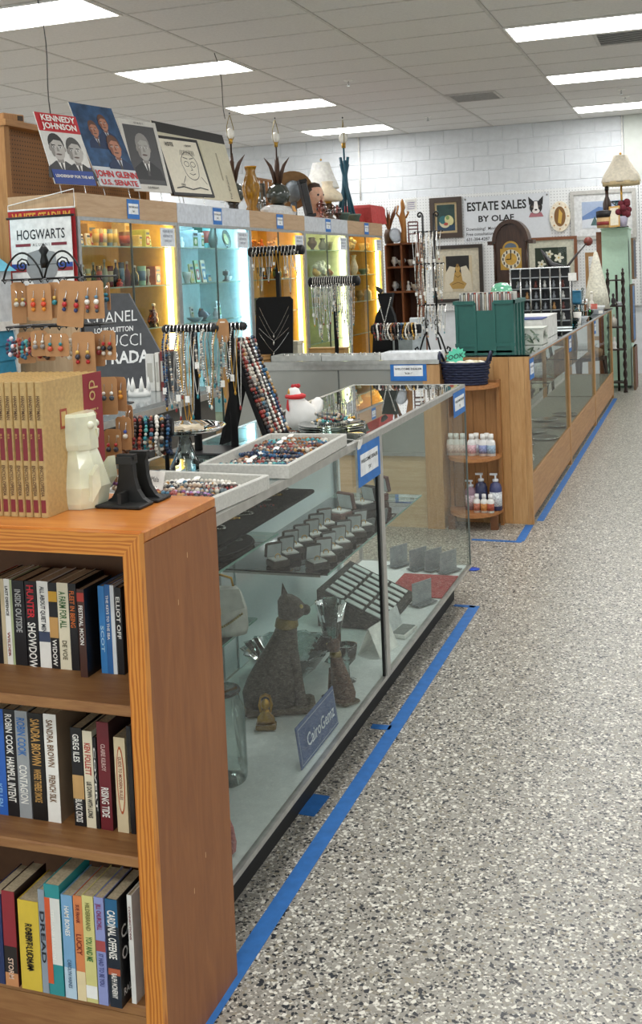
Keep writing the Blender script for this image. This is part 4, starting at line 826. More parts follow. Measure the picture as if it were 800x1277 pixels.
MB().lathe([(.055, 0), (.06, .006), (.062, .02), (.062, .19), (.05, .215), (.046, .235), (.05, .24)], n=24).build('body', GLASS('#eaf2ef', .8), jr); MB().lathe([(.05, .238), (.052, .242), (.05, .248), (.045, .244)], n=24).build('rim', GLASS('#bccac6', 1.4), jr)
CRY = GLASS('#cfdcda', 1.6, .02)
lathe_thing('crystal_bowl', 'wide ribbed crystal bowl behind the large cat statue', 'bowl', (-1.33, 3.32, DK), [(.05, 0), (.06, .01), (.11, .05), (.15, .1), (.155, .105), (.1, .05), (.04, .014)], CRY, 32, flute=16, fl=.05)
lathe_thing('crystal_vase', 'flared crystal vase behind the small cat statue', 'vase', (-1.24, 3.5, DK), [(.035, 0), (.03, .02), (.032, .1), (.05, .2), (.054, .205), (.03, .1), (.02, .02)], CRY, 24, flute=8, fl=.08)
lathe_thing('crystal_goblet', 'short crystal goblet next to the flared vase inside the case', 'goblet', (-1.13, 3.33, DK), [(.03, 0), (.008, .01), (.007, .05), (.03, .075), (.036, .12), (.03, .12), (.026, .08), (.004, .06)], CRY, 20)
# blue name sign leaning inside the front pane
a = P(379, 973, 0, XF-.03); b_ = P(424, 905, 0, XF-.03); zt = P(379, 907, 0, XF-.03).z
sg = thing('name_sign', 'slate-blue name sign with white lettering leaning inside the front glass', 'sign', (XF-.035, (a.y+b_.y)/2, DK)); hw = (b_.y-a.y)/2; hh = zt-DK
MB().prism([(-hw, 0), (hw, 0), (hw, hh), (-hw, hh)], (0, 0, .001), (0, 1, 0), (-.12, 0, 1), (-.003, 0, 0)).build('board', M('#5c6d96', .6), sg)
pr = Print((.0012, 0, .001), (0, 1, 0), (-.12, 0, 1)); e = .004; [pr.line([(-hw+.008, .008), (hw-.008, .008), (hw-.008, hh-.008), (-hw+.008, hh-.008), (-hw+.008, .008)], .0025, '#aab2c4')]; pr.build(sg, 'border')
text(sg, 'CairoGemz', .05, (.004, 0, hh*.4), (0, 1, 0), (-.12, 0, 1), M('#dfe4ee', .5), bold=.01, wide=(hw*1.6)/(.05*5.2))
# watch strip stand, tag holders, red cloth, trays
wd = thing('watch_rack', 'black sloped rack of white watch cards inside the case', 'display rack', (-1.28, 4.02, DK), .0)
MB().prism([(-.13, 0), (.14, 0), (.14, .02), (-.13, .14)], (0, -.19, 0), (1, 0, 0), (0, 0, 1), (0, .42, 0)).build('wedge', M('#2b2b29', .8), wd)
sl = Vector((.27, 0, -.12)).normalized()
for i in range(7):
    for j in range(3):
        o = Vector((-.12, -.17+.057*i, .137))+sl*(.02+.085*j)+Vector((0, 0, .002)); MB().prism([(0, 0), (.072, 0), (.072, .03), (0, .03)], o, sl, (0, 1, 0), (0, 0, .004)).build('watch_card', M('#dfe2e0', .6), wd)
box('red_cloth', (-.12, -.16, 0), (.12, .16, .004), M('#a5403f', .9, var=.2, scale=80, bump=.5), loc=(-1.15, 4.42, DK), label='red felt cloth on the case floor by the end pane', cat='cloth')
for k, (px, py) in enumerate(((497, 704), (521, 708), (540, 709), (563, 712), (528, 752))):
    p = P(px, py, 2, DK+.004); t = thing('tag_holder', 'grey upright acrylic sign holder on the case floor near the end pane', 'sign holder', (min(p.x, XF-.075), p.y, DK+.0045), -.5, 'upright sign holders in the case')
    MB().prism([(-.002, 0), (.0, .085), (.004, .085), (.002, 0)], (0, -.055, .004), (1, 0, 0), (0, 0, 1), (0, .11, 0)).build('plate', M('#9ba0a3', .4), t); box('foot', (-.02, -.055, 0), (.035, .055, .004), M('#6f7476', .4), t)
p = P(505, 760, 2, DK); t = thing('bracelet_box', 'open white presentation box on the case floor by the front glass', 'box', (-1.075, 3.82, DK), -.12); t.scale = (.7, .7, .8); MB().bbox((-.04, -.09, 0), (.05, .09, .018), .003).build('base', M('#dcdcd6', .6), t); box('lining', (-.03, -.08, .018), (.04, .08, .02), M('#7c827f', .8), t)
m = MB(); m.prism([(0, 0), (.004, 0), (-.026, .085), (-.03, .085)], (-.04, -.09, .016), (1, 0, 0), (0, 0, 1), (0, .18, 0)); m.build('lid', M('#d2d6d6', .6), t)
p = P(478, 815, 2, DK); t = thing('folded_card', 'white folded card standing on the case floor beside the mullion', 'card', (-1.09, 3.62, DK), -.2); MB().prism([(0, 0), (.003, 0), (-.04, .1), (-.043, .1)], (.02, -.07, 0), (1, 0, 0), (0, 0, 1), (0, .14, 0)).build('front_leaf', PAPER, t); MB().prism([(0, 0), (.003, 0), (.046, .1), (.043, .1)], (-.066, -.07, 0), (1, 0, 0), (0, 0, 1), (0, .14, 0)).build('back_leaf', PAPER, t)
# white handbag on the lower glass shelf
p = P(292, 788, 2, .402); hb = thing('handbag', 'white handbag with gold clasp on the low glass shelf inside the case', 'handbag', (-1.43, 3.0, .4006), .35); LEA = M('#cfcdc4', .5, bump=.15)
MB().loft([(0, 0, 0, .085, .03), (.02, 0, 0, .092, .036), (.08, 0, 0, .09, .03), (.13, 0, 0, .075, .018), (.15, 0, 0, .06, .008)], 16).build('body', LEA, hb); MB().prism([(-.07, .15), (.07, .15), (.085, .09), (.0, .07), (-.085, .09)], (0, -.034, 0), (1, 0, 0), (0, 0, 1), (0, .004, 0)).build('flap', M('#d8d6cd', .5), hb)
MB().bbox((-.012, -.04, .07), (.012, -.032, .095), .002).build('clasp', GOLD, hb); MB().tube([(-.05, 0, .148), (-.045, 0, .175), (0, 0, .19), (.045, 0, .175), (.05, 0, .148)], .004, 6).build('handle', GOLD, hb)
pts = [(-.08, -.02, .1)]+[(-.08+.02*i, -.05+.003*i, .06-.03*math.sin(i*.45)) for i in range(9)]; 
m = MB(); [m.ball(q, .004, 6, 4) for q in resample(pts, .007)]; m.build('chain_strap', M('#a89a6a', .35, .6), hb)
# pink braided cord
a = P(290, 1015, 0, XF-.02); t = MB(); pts = [Vector((0, 0, 0)), Vector((0, .015, -.004)), Vector((0, .02, .012)), Vector((-.002, .012, .05)), Vector((-.004, -.01, .09)), Vector((-.004, -.04, .11))]
t.tube(pts, .0075, 8); t.build('braided_cord', M('#b5706f', .8, var=.3, scale=150, bump=.6), loc=(XF-.045, a.y+.03, DK+.0115), label='pink braided cord lying inside the front glass by the bookcase', cat='cord')
# ================================================================== WALL CASES
XT, WT, HT, DT, YT0 = -3.26, 1.22, 2.0, .45, 5.28
LAM = WOOD('#b3916c', '#c6a682', 'y', 3, .45, 10, .4); LAMZ = WOOD('#b3916c', '#c6a682', 'z', 3, .45, 10, .4)
CASES = [('oak-headed wall case behind the earring rack', LAM, '#dcbc70', '#ffe09a'), ('blue-lit wall case', M('#cdd2da', .5), '#dceef3', '#b4ecff'), ('oak-headed wall case behind the black necklace pad', LAM, '#d9b060', '#ffdd94'),  # interior tints
         ('white-headed wall case behind the shorter T-bar', M('#c9cdd2', .5), '#dde2c0', '#f8f8c8'), ('oak-headed wall case beside the brown cubby shelf', LAM, '#dcb462', '#ffe08c')]
zA = P(160, 308, 0, XT-.12).z; zB = P(160, 357, 0, XT-.12).z; zC = zB-.27; zD = zC-.33
SHZ = [zA, zB, zC, zD]
for k, (nm, head, inner, led) in enumerate(CASES):
    y0 = YT0+WT*k; t = thing('wall_case', 'tall glass-door '+nm.replace('wall case', 'wall case'), 'display case', (XT-DT/2, y0+WT/2, 0))
    def wb_(name, a, b_, mat, par=t): return MB().box(a, b_).build(name, mat, par, world=True)
    e = .002; ya, yb = y0+e, y0+WT-e; IN = M(inner, .5, var=.06)
    wb_('back_panel', (XT-DT, ya+.02, .1), (XT-DT+.012, yb-.02, HT-.02), WOOD(inner, '#cfa862', 'z', 3, .5, 8, .5) if k in (0, 2, 4) else IN)
    for a in (ya, yb-.02): wb_('side_panel', (XT-DT, a, 0), (XT-.024, a+.02, HT-.02), (LAMZ if (k == 0 and a == ya) else IN))
    wb_('top_panel', (XT-DT, ya, HT-.02), (XT-.02, yb, HT), LAM); wb_('base_cabinet', (XT-DT+.012, ya+.02, 0), (XT-.03, yb-.02, .45), LAM)
    wb_('header', (XT-.02, ya, HT-.13), (XT, yb, HT), head)
    fr = M('#a9abab', .35, .6)
    wb_('door_frame_top', (XT-.022, ya, HT-.152), (XT-.002, yb, HT-.13), fr)
    for a in (ya, yb-.026): wb_('door_frame_stile', (XT-.022, a, .45), (XT-.002, a+.026, HT-.152), fr)
    wb_('door_frame_bottom', (XT-.022, ya, .42), (XT-.002, yb, .45), fr)
    for a, b_, dx in ((ya+.026, y0+WT/2+.01, -.008), (y0+WT/2-.01, yb-.026, -.016)):
        MB().add([(XT+dx, a, .45), (XT+dx, b_, .45), (XT+dx, b_, HT-.152), (XT+dx, a, HT-.152)], [(0, 1, 2, 3)]).build('sliding_glass_door', GLASS('#f4f7f4', .6), t, world=True)
    wb_('door_edge', (XT-.018, y0+WT/2-.003, .45), (XT-.006, y0+WT/2+.003, HT-.152), M('#56605c', .3))
    for z in SHZ:
        wb_('glass_shelf', (XT-DT+.014, ya+.022, z-.008), (XT-.05, yb-.022, z), GLASS('#dfeae4', 1.2)); wb_('shelf_edge', (XT-.05, ya+.022, z-.008), (XT-.048, yb-.022, z), M('#9dbcae', .2))
    wb_('light_strip', (XT-.075, yb-.05, .5), (XT-.045, yb-.024, HT-.17), EMIT(led, 8 if k != 1 else 11)); wb_('top_light', (XT-.1, ya+.1, HT-.036), (XT-.07, yb-.1, HT-.021), EMIT(led, 12 if k != 1 else 22))
    ctr = y0+WT/2; pyc = P(0, 0, 0, XT)
    dealer_sign(t, (XT+.0005, ctr+.02-.075, HT-.126), (0, 1, 0), .15, .118, '"RB"')
    nt_ = MB().prism([(0, 0), (.2, 0), (.2, .12), (0, .12)], (XT-.001, y0+WT-.25, HT-.29), (0, 1, 0), (0, 0, 1), (.0012, 0, 0)).build('paper_notice', M('#dfe5ec', .6), t, world=True)
    for i, ln in enumerate(('PLEASE ASK FOR', 'ASSISTANCE TO', 'OPEN CASE')): text(nt_, ln, .022, (XT+.0008, y0+WT-.15, HT-.2-.03*i), (0, 1, 0), (0, 0, 1), M('#3a4a6a', .6), wide=.85, world=True)
# ---- contents ---------------------------------------------------------
def prof(kind, w_, h):
    r = w_/2
    return {'tumbler': [(r*.75, 0), (r*.8, .004), (r, h), (r*.92, h), (r*.7, .008)], 'bottle': [(r, 0), (r, h*.55), (r*.8, h*.66), (r*.3, h*.76), (r*.3, h*.94), (r*.38, h*.95), (r*.38, h)],
            'vase': [(r*.5, 0), (r*.9, h*.2), (r, h*.4), (r*.55, h*.72), (r*.42, h*.82), (r*.65, h), (r*.55, h), (r*.3, h*.82)], 'bowl': [(r*.4, 0), (r*.5, h*.1), (r*.9, h*.6), (r, h), (r*.92, h), (r*.4, h*.2)],
            'figure': [(r*.8, 0), (r*.85, h*.06), (r*.5, h*.14), (r*.75, h*.35), (r*.6, h*.55), (r*.25, h*.66), (r*.42, h*.78), (r*.4, h*.92), (r*.1, h)], 'urn': [(r*.6, 0), (r*.3, h*.12), (r*.95, h*.45), (r, h*.6), (r*.6, h*.82), (r*.75, h*.95), (r*.1, h)],
            'candle': [(r*.9, 0), (r*.9, h*.1), (r*.4, h*.2), (r*.35, h*.5), (r*.8, h*.62), (r*.8, h*.95), (r*.5, h)]}[kind]
_cnt = {}
SHN = ['top', 'second', 'third', 'lowest']
def it(ci, px, sh, wpx, hpx, kind, col, desc, dx=.16, mat=None):
    z = SHZ[sh]+.0006; x = XT-dx; p = P(px, 330, 0, x); dep = (Vector((x, p.y, z))-Vector((0, 0, EYE))).dot(FW); k = dep/FPX; w_, h = wpx*k*1.15, hpx*k
    lo, hi = YT0+WT*ci+.03+w_/2, YT0+WT*(ci+1)-.06-w_/2; y = min(max(p.y, lo), hi)
    cnm = CASES[ci][0]; lab = '%s on the %s shelf of the %s' % (desc, SHN[sh], cnm.replace('-headed', '')); lab = lab if len(lab.split()) <= 16 else '%s, %s shelf, %s' % (desc, SHN[sh], cnm.split(' behind')[0].split(' beside')[0])
    nm, ct = desc.replace('-', ' ').split(' ')[-1], desc.split(' ')[-1]; name = '_'.join(desc.replace('-', ' ').split(' ')[-2:])
    m_ = mat or M(col, .35, var=.15); grp = None
    t = thing(name, lab, ct, (x, y, z), 0)
    if kind in ('tumbler', 'bottle', 'vase', 'bowl', 'figure', 'urn', 'candle'):
        MB().lathe(prof(kind, w_, h), n=16).build('body', m_, t)
        if kind == 'bottle': MB().lathe([(w_*.21, h*.94), (w_*.21, h*1.04), (w_*.1, h*1.06)], n=10).build('stopper', M('#d9d9d0', .3), t)
        if kind == 'tumbler': MB().lathe([(w_*.46, h*.25), (w_*.5, h*.75)], n=16).build('printed_band', M(random.choice(['#c9b26a', '#5f86a8', '#a8524a', '#6a8f5f', '#d9d0b8']), .4), t)
        if kind == 'figure': MB().ball((w_*.18, 0, h*.4), w_*.16, 8, 5).build('arm', m_, t)
        if kind in ('vase', 'urn'): MB().lathe([(w_*.3, h*.98), (w_*.36, h*1.0), (w_*.3, h*1.02)], n=12).build('lip', m_, t)
        if kind == 'bowl': MB().lathe([(w_*.22, 0), (w_*.24, .006), (w_*.2, .01)], n=12).build('foot_ring', m_, t)
        if kind == 'candle': MB().tube([(0, 0, h), (0, 0, h*1.12)], .003, 5).build('wick', BLK, t)
    elif kind == 'plate':
        m = MB(); m.T = Matrix.Translation((0, 0, w_/2)) @ Matrix.Rotation(math.radians(78), 4, 'Y'); m.lathe([(w_*.2, 0), (w_*.32, .004), (w_/2, .018), (w_/2, .022), (w_*.3, .01)], n=28); m.build('dish', m_, t)
        m = MB(); m.T = Matrix.Translation((.002, 0, w_/2)) @ Matrix.Rotation(math.radians(78), 4, 'Y'); m.lathe([(w_*.3, .012), (w_*.31, .0125), (w_*.18, .0125)], n=24); m.build('motif', M('#8f8a5a', .5, var=.5, scale=60), t)
        MB().tube([(-.05, -.03, .0), (.03, -.03, 0), (.04, -.03, .02)], .003, 5).build('easel', BLK, t)
    elif kind in ('card', 'box'):
        d_ = .05 if kind == 'box' else .012
        m = MB(); m.T = Matrix.Rotation(-.12 if kind == 'card' else 0, 4, 'Y'); m.bbox((-d_, -w_/2, 0), (d_ if kind == 'box' else 0, w_/2, h), .003); m.build('panel' if kind == 'card' else 'carton', m_, t)
        pr = Print((d_+.0006 if kind == 'box' else .0006, -w_/2, 0), (0, 1, 0), (-.12 if kind == 'card' else 0, 0, 1), .0006); c2 = random.choice(['#2f2f33', '#a83a34', '#3f6f9a', '#d9c86a', '#5a8a4a'])
        pr.rect(w_*.12, h*.12, w_*.88, h*.6, c2); pr.ell(w_*.5, h*.36, w_*.22, h*.16, '#ded8c8'); pr.rect(w_*.15, h*.7, w_*.85, h*.84, random.choice(['#3a3a40', '#c9a24a', '#4a6a8a'])); pr.build(t, 'label_print')
    elif kind == 'blossom':
        m = MB()
        for q in range(9): m.ball((random.uniform(-.03, .03), random.uniform(-.5, .5)*w_, h*random.uniform(.25, .85)), h*.17, 7, 5)
        m.build('petals', m_, t); MB().lathe([(w_*.2, 0), (w_*.25, h*.12), (w_*.12, h*.3)], n=10).build('holder', M('#8a7a4a', .5), t)
    elif kind == 'bird':
        MB().loft([(0, 0, 0, .01, w_*.12), (h*.1, 0, 0, .02, w_*.2), (h*.3, 0, 0, .03, w_*.45), (h*.6, 0, -.1*w_, .03, w_*.38), (h*.8, 0, -.25*w_, .02, w_*.16), (h, 0, -.28*w_, .014, w_*.1)], 12).build('body', m_, t); MB().prism([(0, 0), (w_*.3, h*.1), (w_*.3, h*.25)], (0, w_*.3, h*.25), (0, 1, 0), (0, 0, 1), (.012, 0, 0)).build('tail', m_, t); MB().lathe([(.006, 0), (.001, .02)], (0, -w_*.4, h*.86), 6).build('beak', M('#d9a03a', .4), t)
    return t
G1 = GLASS('#cfe0da', 2.2); G2 = GLASS('#9cc7c4', 2.0); G3 = GLASS('#d9b27a', 1.8); GB = GLASS('#7aa9c9', 1.8)
it(0, 104, 0, 9, 16, 'card', '#efe9e2', 'white and red boxed ornament'); it(0, 113, 0, 9, 17, 'card', '#e8e6e0', 'white card with black spotted print'); it(0, 108, 0, 17, 30, 'box', '#c9a856', 'tan cardboard carton', .32); it(0, 117, 0, 14, 26, 'box', '#b8954e', 'brown cardboard carton', .33)
for i, (px, c) in enumerate(((121, '#c9a04a'), (126, '#8f8a6a'), (131, '#d9c88a'), (138, '#5f7f9a'), (144, '#a8a48a'))): it(0, px, 0, 7.5, 22, 'tumbler', c, ('gold-rimmed', 'olive', 'cream', 'blue-banded', 'smoky')[i]+' drinking tumbler')
it(0, 157, 0, 13, 19, 'tumbler', '#6a4632', 'brown leather dice cup'); it(0, 168, 0, 7, 15, 'box', '#d9d08a', 'pale yellow carton'); it(0, 177, 0, 10, 22, 'box', '#b9c86a', 'green and white boxed figure'); it(0, 188, 0, 10, 15, 'card', '#efece2', 'white tented card'); it(0, 153, 0, 12, 33, 'box', '#e6dcae', 'tall cream carton', .34)
for i, px in enumerate((103, 109, 116, 123, 130, 137, 144, 151, 158)): it(0, px, 1, 6.5, (28, 24, 30, 27, 33, 26, 32, 30, 29)[i], ('bottle', 'tumbler')[i % 2], '#9fb0a8', ('clear', 'grey', 'teal', 'frosted', 'white', 'ruby', 'black', 'navy', 'rose')[i]+' glass '+('bottle', 'tumbler')[i % 2], .12+.07*(i % 3), (G1, None, G2, G1, None, M('#7a2f36', .2), M('#2a2e36', .2), M('#2a3f5a', .2), M('#8a4a52', .2))[i])
it(0, 167, 1, 9, 24, 'bottle', '#8fb8c0', 'pale blue glass decanter', mat=GB); it(0, 176, 1, 10, 24, 'tumbler', '#8fc4b4', 'mint green glass vase'); it(0, 193, 1, 12, 23, 'box', '#c9745a', 'coral framed glass box'); it(0, 184, 1, 5, 20, 'candle', '#d9cfc0', 'cream candle stick'); it(0, 148, 1, 10, 10, 'figure', '#a83a3a', 'red robed figurine', .08)
it(0, 190, 2, 14, 20, 'vase', '#c9a45a', 'amber glass vase', mat=G3); it(0, 205, 2, 10, 26, 'bottle', '#d9c8a0', 'clear amber bottle', mat=G3)
it(1, 228, 0, 7, 14, 'figure', '#e6ecee', 'white porcelain figurine'); it(1, 237, 0, 14, 22, 'box', '#bcd0dc', 'blue and white boxed toy'); it(1, 246, 0, 8, 19, 'box', '#c9d8e2', 'pale blue carton'); it(1, 252, 0, 12, 30, 'box', '#1f6a56', 'dark green presentation box', .3); it(1, 259, 0, 9, 30, 'tumbler', '#7fc4cc', 'turquoise pitcher', .22); it(1, 267, 0, 11, 31, 'vase', '#4a5a56', 'smoky glass vase'); it(1, 283, 0, 20, 29, 'plate', '#4c5148', 'dark round toleware plate'); it(1, 240, 0, 10, 26, 'vase', '#c4dfe8', 'pale glass vase', .34)
it(1, 232, 1, 10, 14, 'bowl', '#d6dcd8', 'stacked white bowl'); it(1, 240, 1, 9, 24, 'card', '#c9cf9a', 'green and white comic card'); it(1, 247, 1, 10, 28, 'card', '#7fae6a', 'bright green comic card', .24); it(1, 255, 1, 11, 28, 'card', '#d9c0a0', 'colourful comic card', .24); it(1, 261, 1, 9, 10, 'card', '#79bfe0', 'small sky blue picture', .1); it(1, 281, 1, 9, 13, 'candle', '#6a6f70', 'grey glass candle holder'); it(1, 290, 1, 8, 6, 'bowl', '#dfe6e8', 'tiny white dish')
it(1, 238, 2, 6, 18, 'card', '#dfe8ea', 'white leaning note'); it(1, 251, 2, 22, 14, 'bird', '#5a6f86', 'blue ceramic bird'); it(1, 266, 2, 10, 14, 'figure', '#cfd8e2', 'blue and white figurine'); it(1, 275, 2, 10, 20, 'card', '#d3dee6', 'pale leaning photograph', .24); it(1, 240, 2, 18, 5, 'bowl', '#8fb4c4', 'shallow blue dish', .09)
it(2, 318, 0, 8, 12, 'blossom', '#d98a3a', 'orange silk blossom'); it(2, 327, 0, 8, 13, 'figure', '#c4632c', 'rust red figurine'); it(2, 337, 0, 9, 13, 'blossom', '#d9a04a', 'amber glass blossom'); it(2, 322, 0, 12, 10, 'bowl', '#cf8a3f', 'carnival glass bowl', .3); it(2, 345, 0, 9, 15, 'vase', '#d9b060', 'honey glass vase')
it(2, 329, 1, 18, 15, 'bowl', '#b8a06a', 'clear honey bowl', mat=G3); it(2, 345, 1, 10, 12, 'tumbler', '#c9b27a', 'etched amber tumbler', mat=G3); it(2, 356, 1, 8, 16, 'figure', '#d9c69a', 'ivory figurine'); it(2, 366, 1, 7, 12, 'vase', '#b58a4a', 'small ochre vase'); it(2, 325, 2, 14, 18, 'box', '#8a8a72', 'grey-green tin'); it(2, 365, 2, 10, 14, 'urn', '#c4a05a', 'lidded ochre urn')
it(3, 390, 0, 11, 16, 'urn', '#4f3f33', 'dark brown lidded urn'); it(3, 403, 0, 10, 15, 'vase', '#5a5f56', 'grey pewter vase'); it(3, 414, 0, 8, 11, 'bowl', '#7a7a66', 'olive bowl'); it(3, 395, 1, 14, 20, 'blossom', '#e9ebe4', 'white lace blossom', .25); it(3, 408, 1, 12, 20, 'blossom', '#dfe2da', 'pale lace blossom', .22)
it(3, 394, 1, 20, 10, 'bird', '#c9a23a', 'yellow ceramic bird', .1); it(3, 411, 1, 14, 9, 'bird', '#b5784a', 'russet ceramic bird', .1); it(3, 392, 2, 10, 14, 'tumbler', '#a8b09a', 'sage tumbler'); it(3, 420, 2, 8, 14, 'vase', '#c4c8b0', 'celadon vase')
it(4, 440, 0, 8, 18, 'blossom', '#e9e2c4', 'cream silk blossom'); it(4, 452, 0, 9, 10, 'bowl', '#d9c08a', 'frilled cream bowl'); it(4, 460, 0, 10, 11, 'blossom', '#e6cf9a', 'pale yellow blossom'); it(4, 441, 1, 9, 24, 'vase', '#ece8dc', 'white curved vase'); it(4, 452, 1, 11, 7, 'bowl', '#7f9a7a', 'green leaf bowl'); it(4, 463, 1, 7, 12, 'figure', '#d9b87a', 'honey figurine'); it(4, 446, 2, 10, 12, 'urn', '#a88a4a', 'brass-coloured urn'); it(4, 462, 2, 8, 16, 'bottle', '#c9c09a', 'straw coloured bottle')
# ---- wooden pegboard hutch and things at the left end -------------------
ph = thing('pegboard_hutch', 'tall wooden pegboard hutch rising behind the portrait posters', 'display hutch', (-3.76, 5.5, 0)); PW = WOOD('#9a6a38', '#b5834c', 'z', 4, .5)
def hb_(n, a, b_, mat): return MB().box(a, b_).build(n, mat, ph, world=True)
zt = P(8, 157, 1, 5.33).z; HX1 = -3.722; x0 = HX1-.075
hb_('post', (x0, 5.3, 0), (HX1, 5.35, zt), PW); hb_('post', (x0, 6.95, 0), (HX1, 7.0, zt), PW)
hb_('top_rail', (x0-.01, 5.29, zt), (HX1+.02, 7.01, zt+.035), WOOD('#9a6a38', '#b5834c', 'y', 4, .5)); hb_('back_board', (x0, 5.35, 0), (x0+.015, 6.95, 2.0), PW); hb_('lower_rail', (x0+.015, 5.35, 2.0), (HX1-.01, 6.95, 2.03), PW)
hb_('pegboard_panel', (x0, 5.35, 2.0), (x0+.015, 6.95, zt), peg_mat('#94683c', '#3a2617', .0254, (0, 1, 1)))
t = thing('wooden_box', 'small wooden box lying on top of the pegboard hutch', 'box', (HX1-.04, 5.42, zt+.0355), 1.3); MB().bbox((-.07, -.03, 0), (.08, .03, .045), .004).build('body', PW, t); box('label', (.03, -.0312, .008), (.07, -.03, .036), M('#3a2c1e', .6), t)
# end panel hangings
ye_ = YT0+.002
u, v = Vector((1, 0, 0)), Vector((0, 0, 1))
def hang(px0, py0, px1, py1, yy): a, b_ = P(px0, py0, 1, yy), P(px1, py1, 1, yy); return a, b_
a, b_ = hang(12, 300, 93, 258, ye_-.012); w_, h = b_.x-a.x, .52
rb = thing('red_banner', 'red hanging banner with gold capitals on the end of the wall case', 'banner', ((a.x+b_.x)/2, ye_-.012, b_.z-h))
MB().box((-w_/2, -.002, 0), (w_/2, .002, h)).build('cloth', M('#a32026', .8), rb); MB().tube([(-w_/2, 0, h), (w_/2, 0, h)], .006, 6).build('rod', WHT, rb); MB().tube([(-w_/2, 0, h), (-w_/2-.0, 0, h+.03), (w_/2, -.002, h+.1), (w_/2, 0, h)], .003, 5).build('cord', PAPER, rb)
text(rb, 'WHITE STADIUM', .075, (0, -.0025, h-.07), (1, 0, 0), (0, 0, 1), M('#d9a23a', .4), bold=.02, wide=w_*.92/(.075*8.0))
a, b_ = hang(16, 346, 88, 268, ye_-.03); w_ = b_.x-a.x; h = b_.z-a.z
hg = thing('school_banner', 'white pennant with black HOGWARTS capitals and a grey shield'.replace(' HOGWARTS', ''), 'banner', ((a.x+b_.x)/2, ye_-.03, a.z)); MB().box((-w_/2, -.002, -.1), (w_/2, .002, h)).build('cloth', M('#e6e5e2', .8, bump=.1), hg)
text(hg, 'HOGWARTS', .078, (0, -.0025, h*.63), (1, 0, 0), (0, 0, 1), INK, bold=.012, wide=w_*.8/(.078*5.7)); text(hg, 'A L U M N I', .024, (0, -.0025, h*.51), (1, 0, 0), (0, 0, 1), INK, wide=.9)
pr = Print((0, -.0022, 0), (1, 0, 0), (0, 0, 1)); pr.rect(-w_*.42, h*.51, -w_*.17, h*.56, '#7a2430'); pr.rect(w_*.17, h*.51, w_*.42, h*.56, '#7a2430'); pr.rect(-w_/2, h*.14, w_/2, h*.22, '#2b4a9a'); pr.rect(-w_/2, h*.08, w_/2, h*.14, '#8a2a2e')
pr.poly([(-w_*.22, h*.4), (0, h*.46), (w_*.22, h*.4), (w_*.26, h*.1), (w_*.12, -.06), (0, -.09), (-w_*.12, -.06), (-w_*.26, h*.1)], '#8f9192'); pr.line([(-w_*.24, h*.2), (w_*.24, h*.2)], .006, '#5d5f60'); pr.line([(0, h*.44), (0, -.08)], .006, '#5d5f60'); pr.build(hg, 'print'); MB().tube([(-w_/2-.02, 0, h), (w_/2+.02, 0, h)], .007, 8).build('rod', BLK, hg)
# blue clapboard playhouse at the left edge
hx = P(20, 400, 1, 5.2).x; hs = thing('playhouse', 'blue clapboard playhouse with white trim and pale roof', 'playhouse', (hx-.4, 4.95, 0)); HY0 = 4.6
z0 = P(10, 412, 1, 5.1).z; zr0 = P(8, 338, 1, 5.1).z
for k in range(18):
    z = z0-.083*(k+1)
    if z < 0: break
    m = MB(); m.prism([(0, 0), (.016, 0), (.004, .087), (0, .087)], (hx-.006, HY0, z), (1, 0, 0), (0, 0, 1), (0, 5.17-HY0, 0)); m.build('siding_board', M('#2d86a8', .6), hs, world=True)
    m = MB(); m.prism([(0, 0), (.016, 0), (.004, .087), (0, .087)], (hx-.8, HY0, z), (0, -1, 0), (0, 0, 1), (.79, 0, 0)); m.build('siding_board', M('#2d86a8', .6), hs, world=True)
MB().box((hx-.8, HY0, 0), (hx-.006, 5.2, z0)).build('wall', M('#2d86a8', .6), hs, world=True); MB().box((hx-.8, HY0-.02, z0), (hx+.02, 5.2, z0+.05)).build('trim_board', WHT, hs, world=True); MB().box((hx-.8, HY0, z0+.05), (hx-.01, 5.19, zr0)).build('upper_wall', M('#d9dde0', .6), hs, world=True)
MB().prism([(0, 0), (-.86, 0), (-.43, .3)], (hx+.03, HY0-.04, zr0), (1, 0, 0), (0, 0, 1), (0, 5.2-HY0+.03, 0)).build('roof', M('#6fc3dc', .6), hs, world=True)
MB().box((hx-.006, 5.17, 0), (hx+.014, 5.2, z0)).build('corner_trim', WHT, hs, world=True)
# ================================================================== INNER COUNTER behind the earring rack
IC = (-2.72, 3.1, -2.2, 4.75); ic = thing('inner_counter', 'inner glass-topped counter with a grey rail behind the earring rack', 'counter', ((IC[0]+IC[2])/2, (IC[1]+IC[3])/2, 0))
def ib(n, a, b_, mat): return MB().box(a, b_).build(n, mat, ic, world=True)
ib('carcass', (IC[0]+.02, IC[1]+.02, .1), (IC[2]-.02, IC[3]-.02, .93), M('#4a4640', .6)); ib('kick', (IC[0]+.06, IC[1]+.06, 0), (IC[2]-.06, IC[3]-.06, .1), BLK); ib('top', (IC[0], IC[1], .958), (IC[2], IC[3], .977), M('#8f9698', .15, .2)); ib('front_rail', (IC[2]-.02, IC[1], .93), (IC[2]+.006, IC[3], .958), ALU); ib('end_rail', (IC[0], IC[3]-.02, .93), (IC[2]-.02, IC[3], .958), ALU)
ICZ = .9776
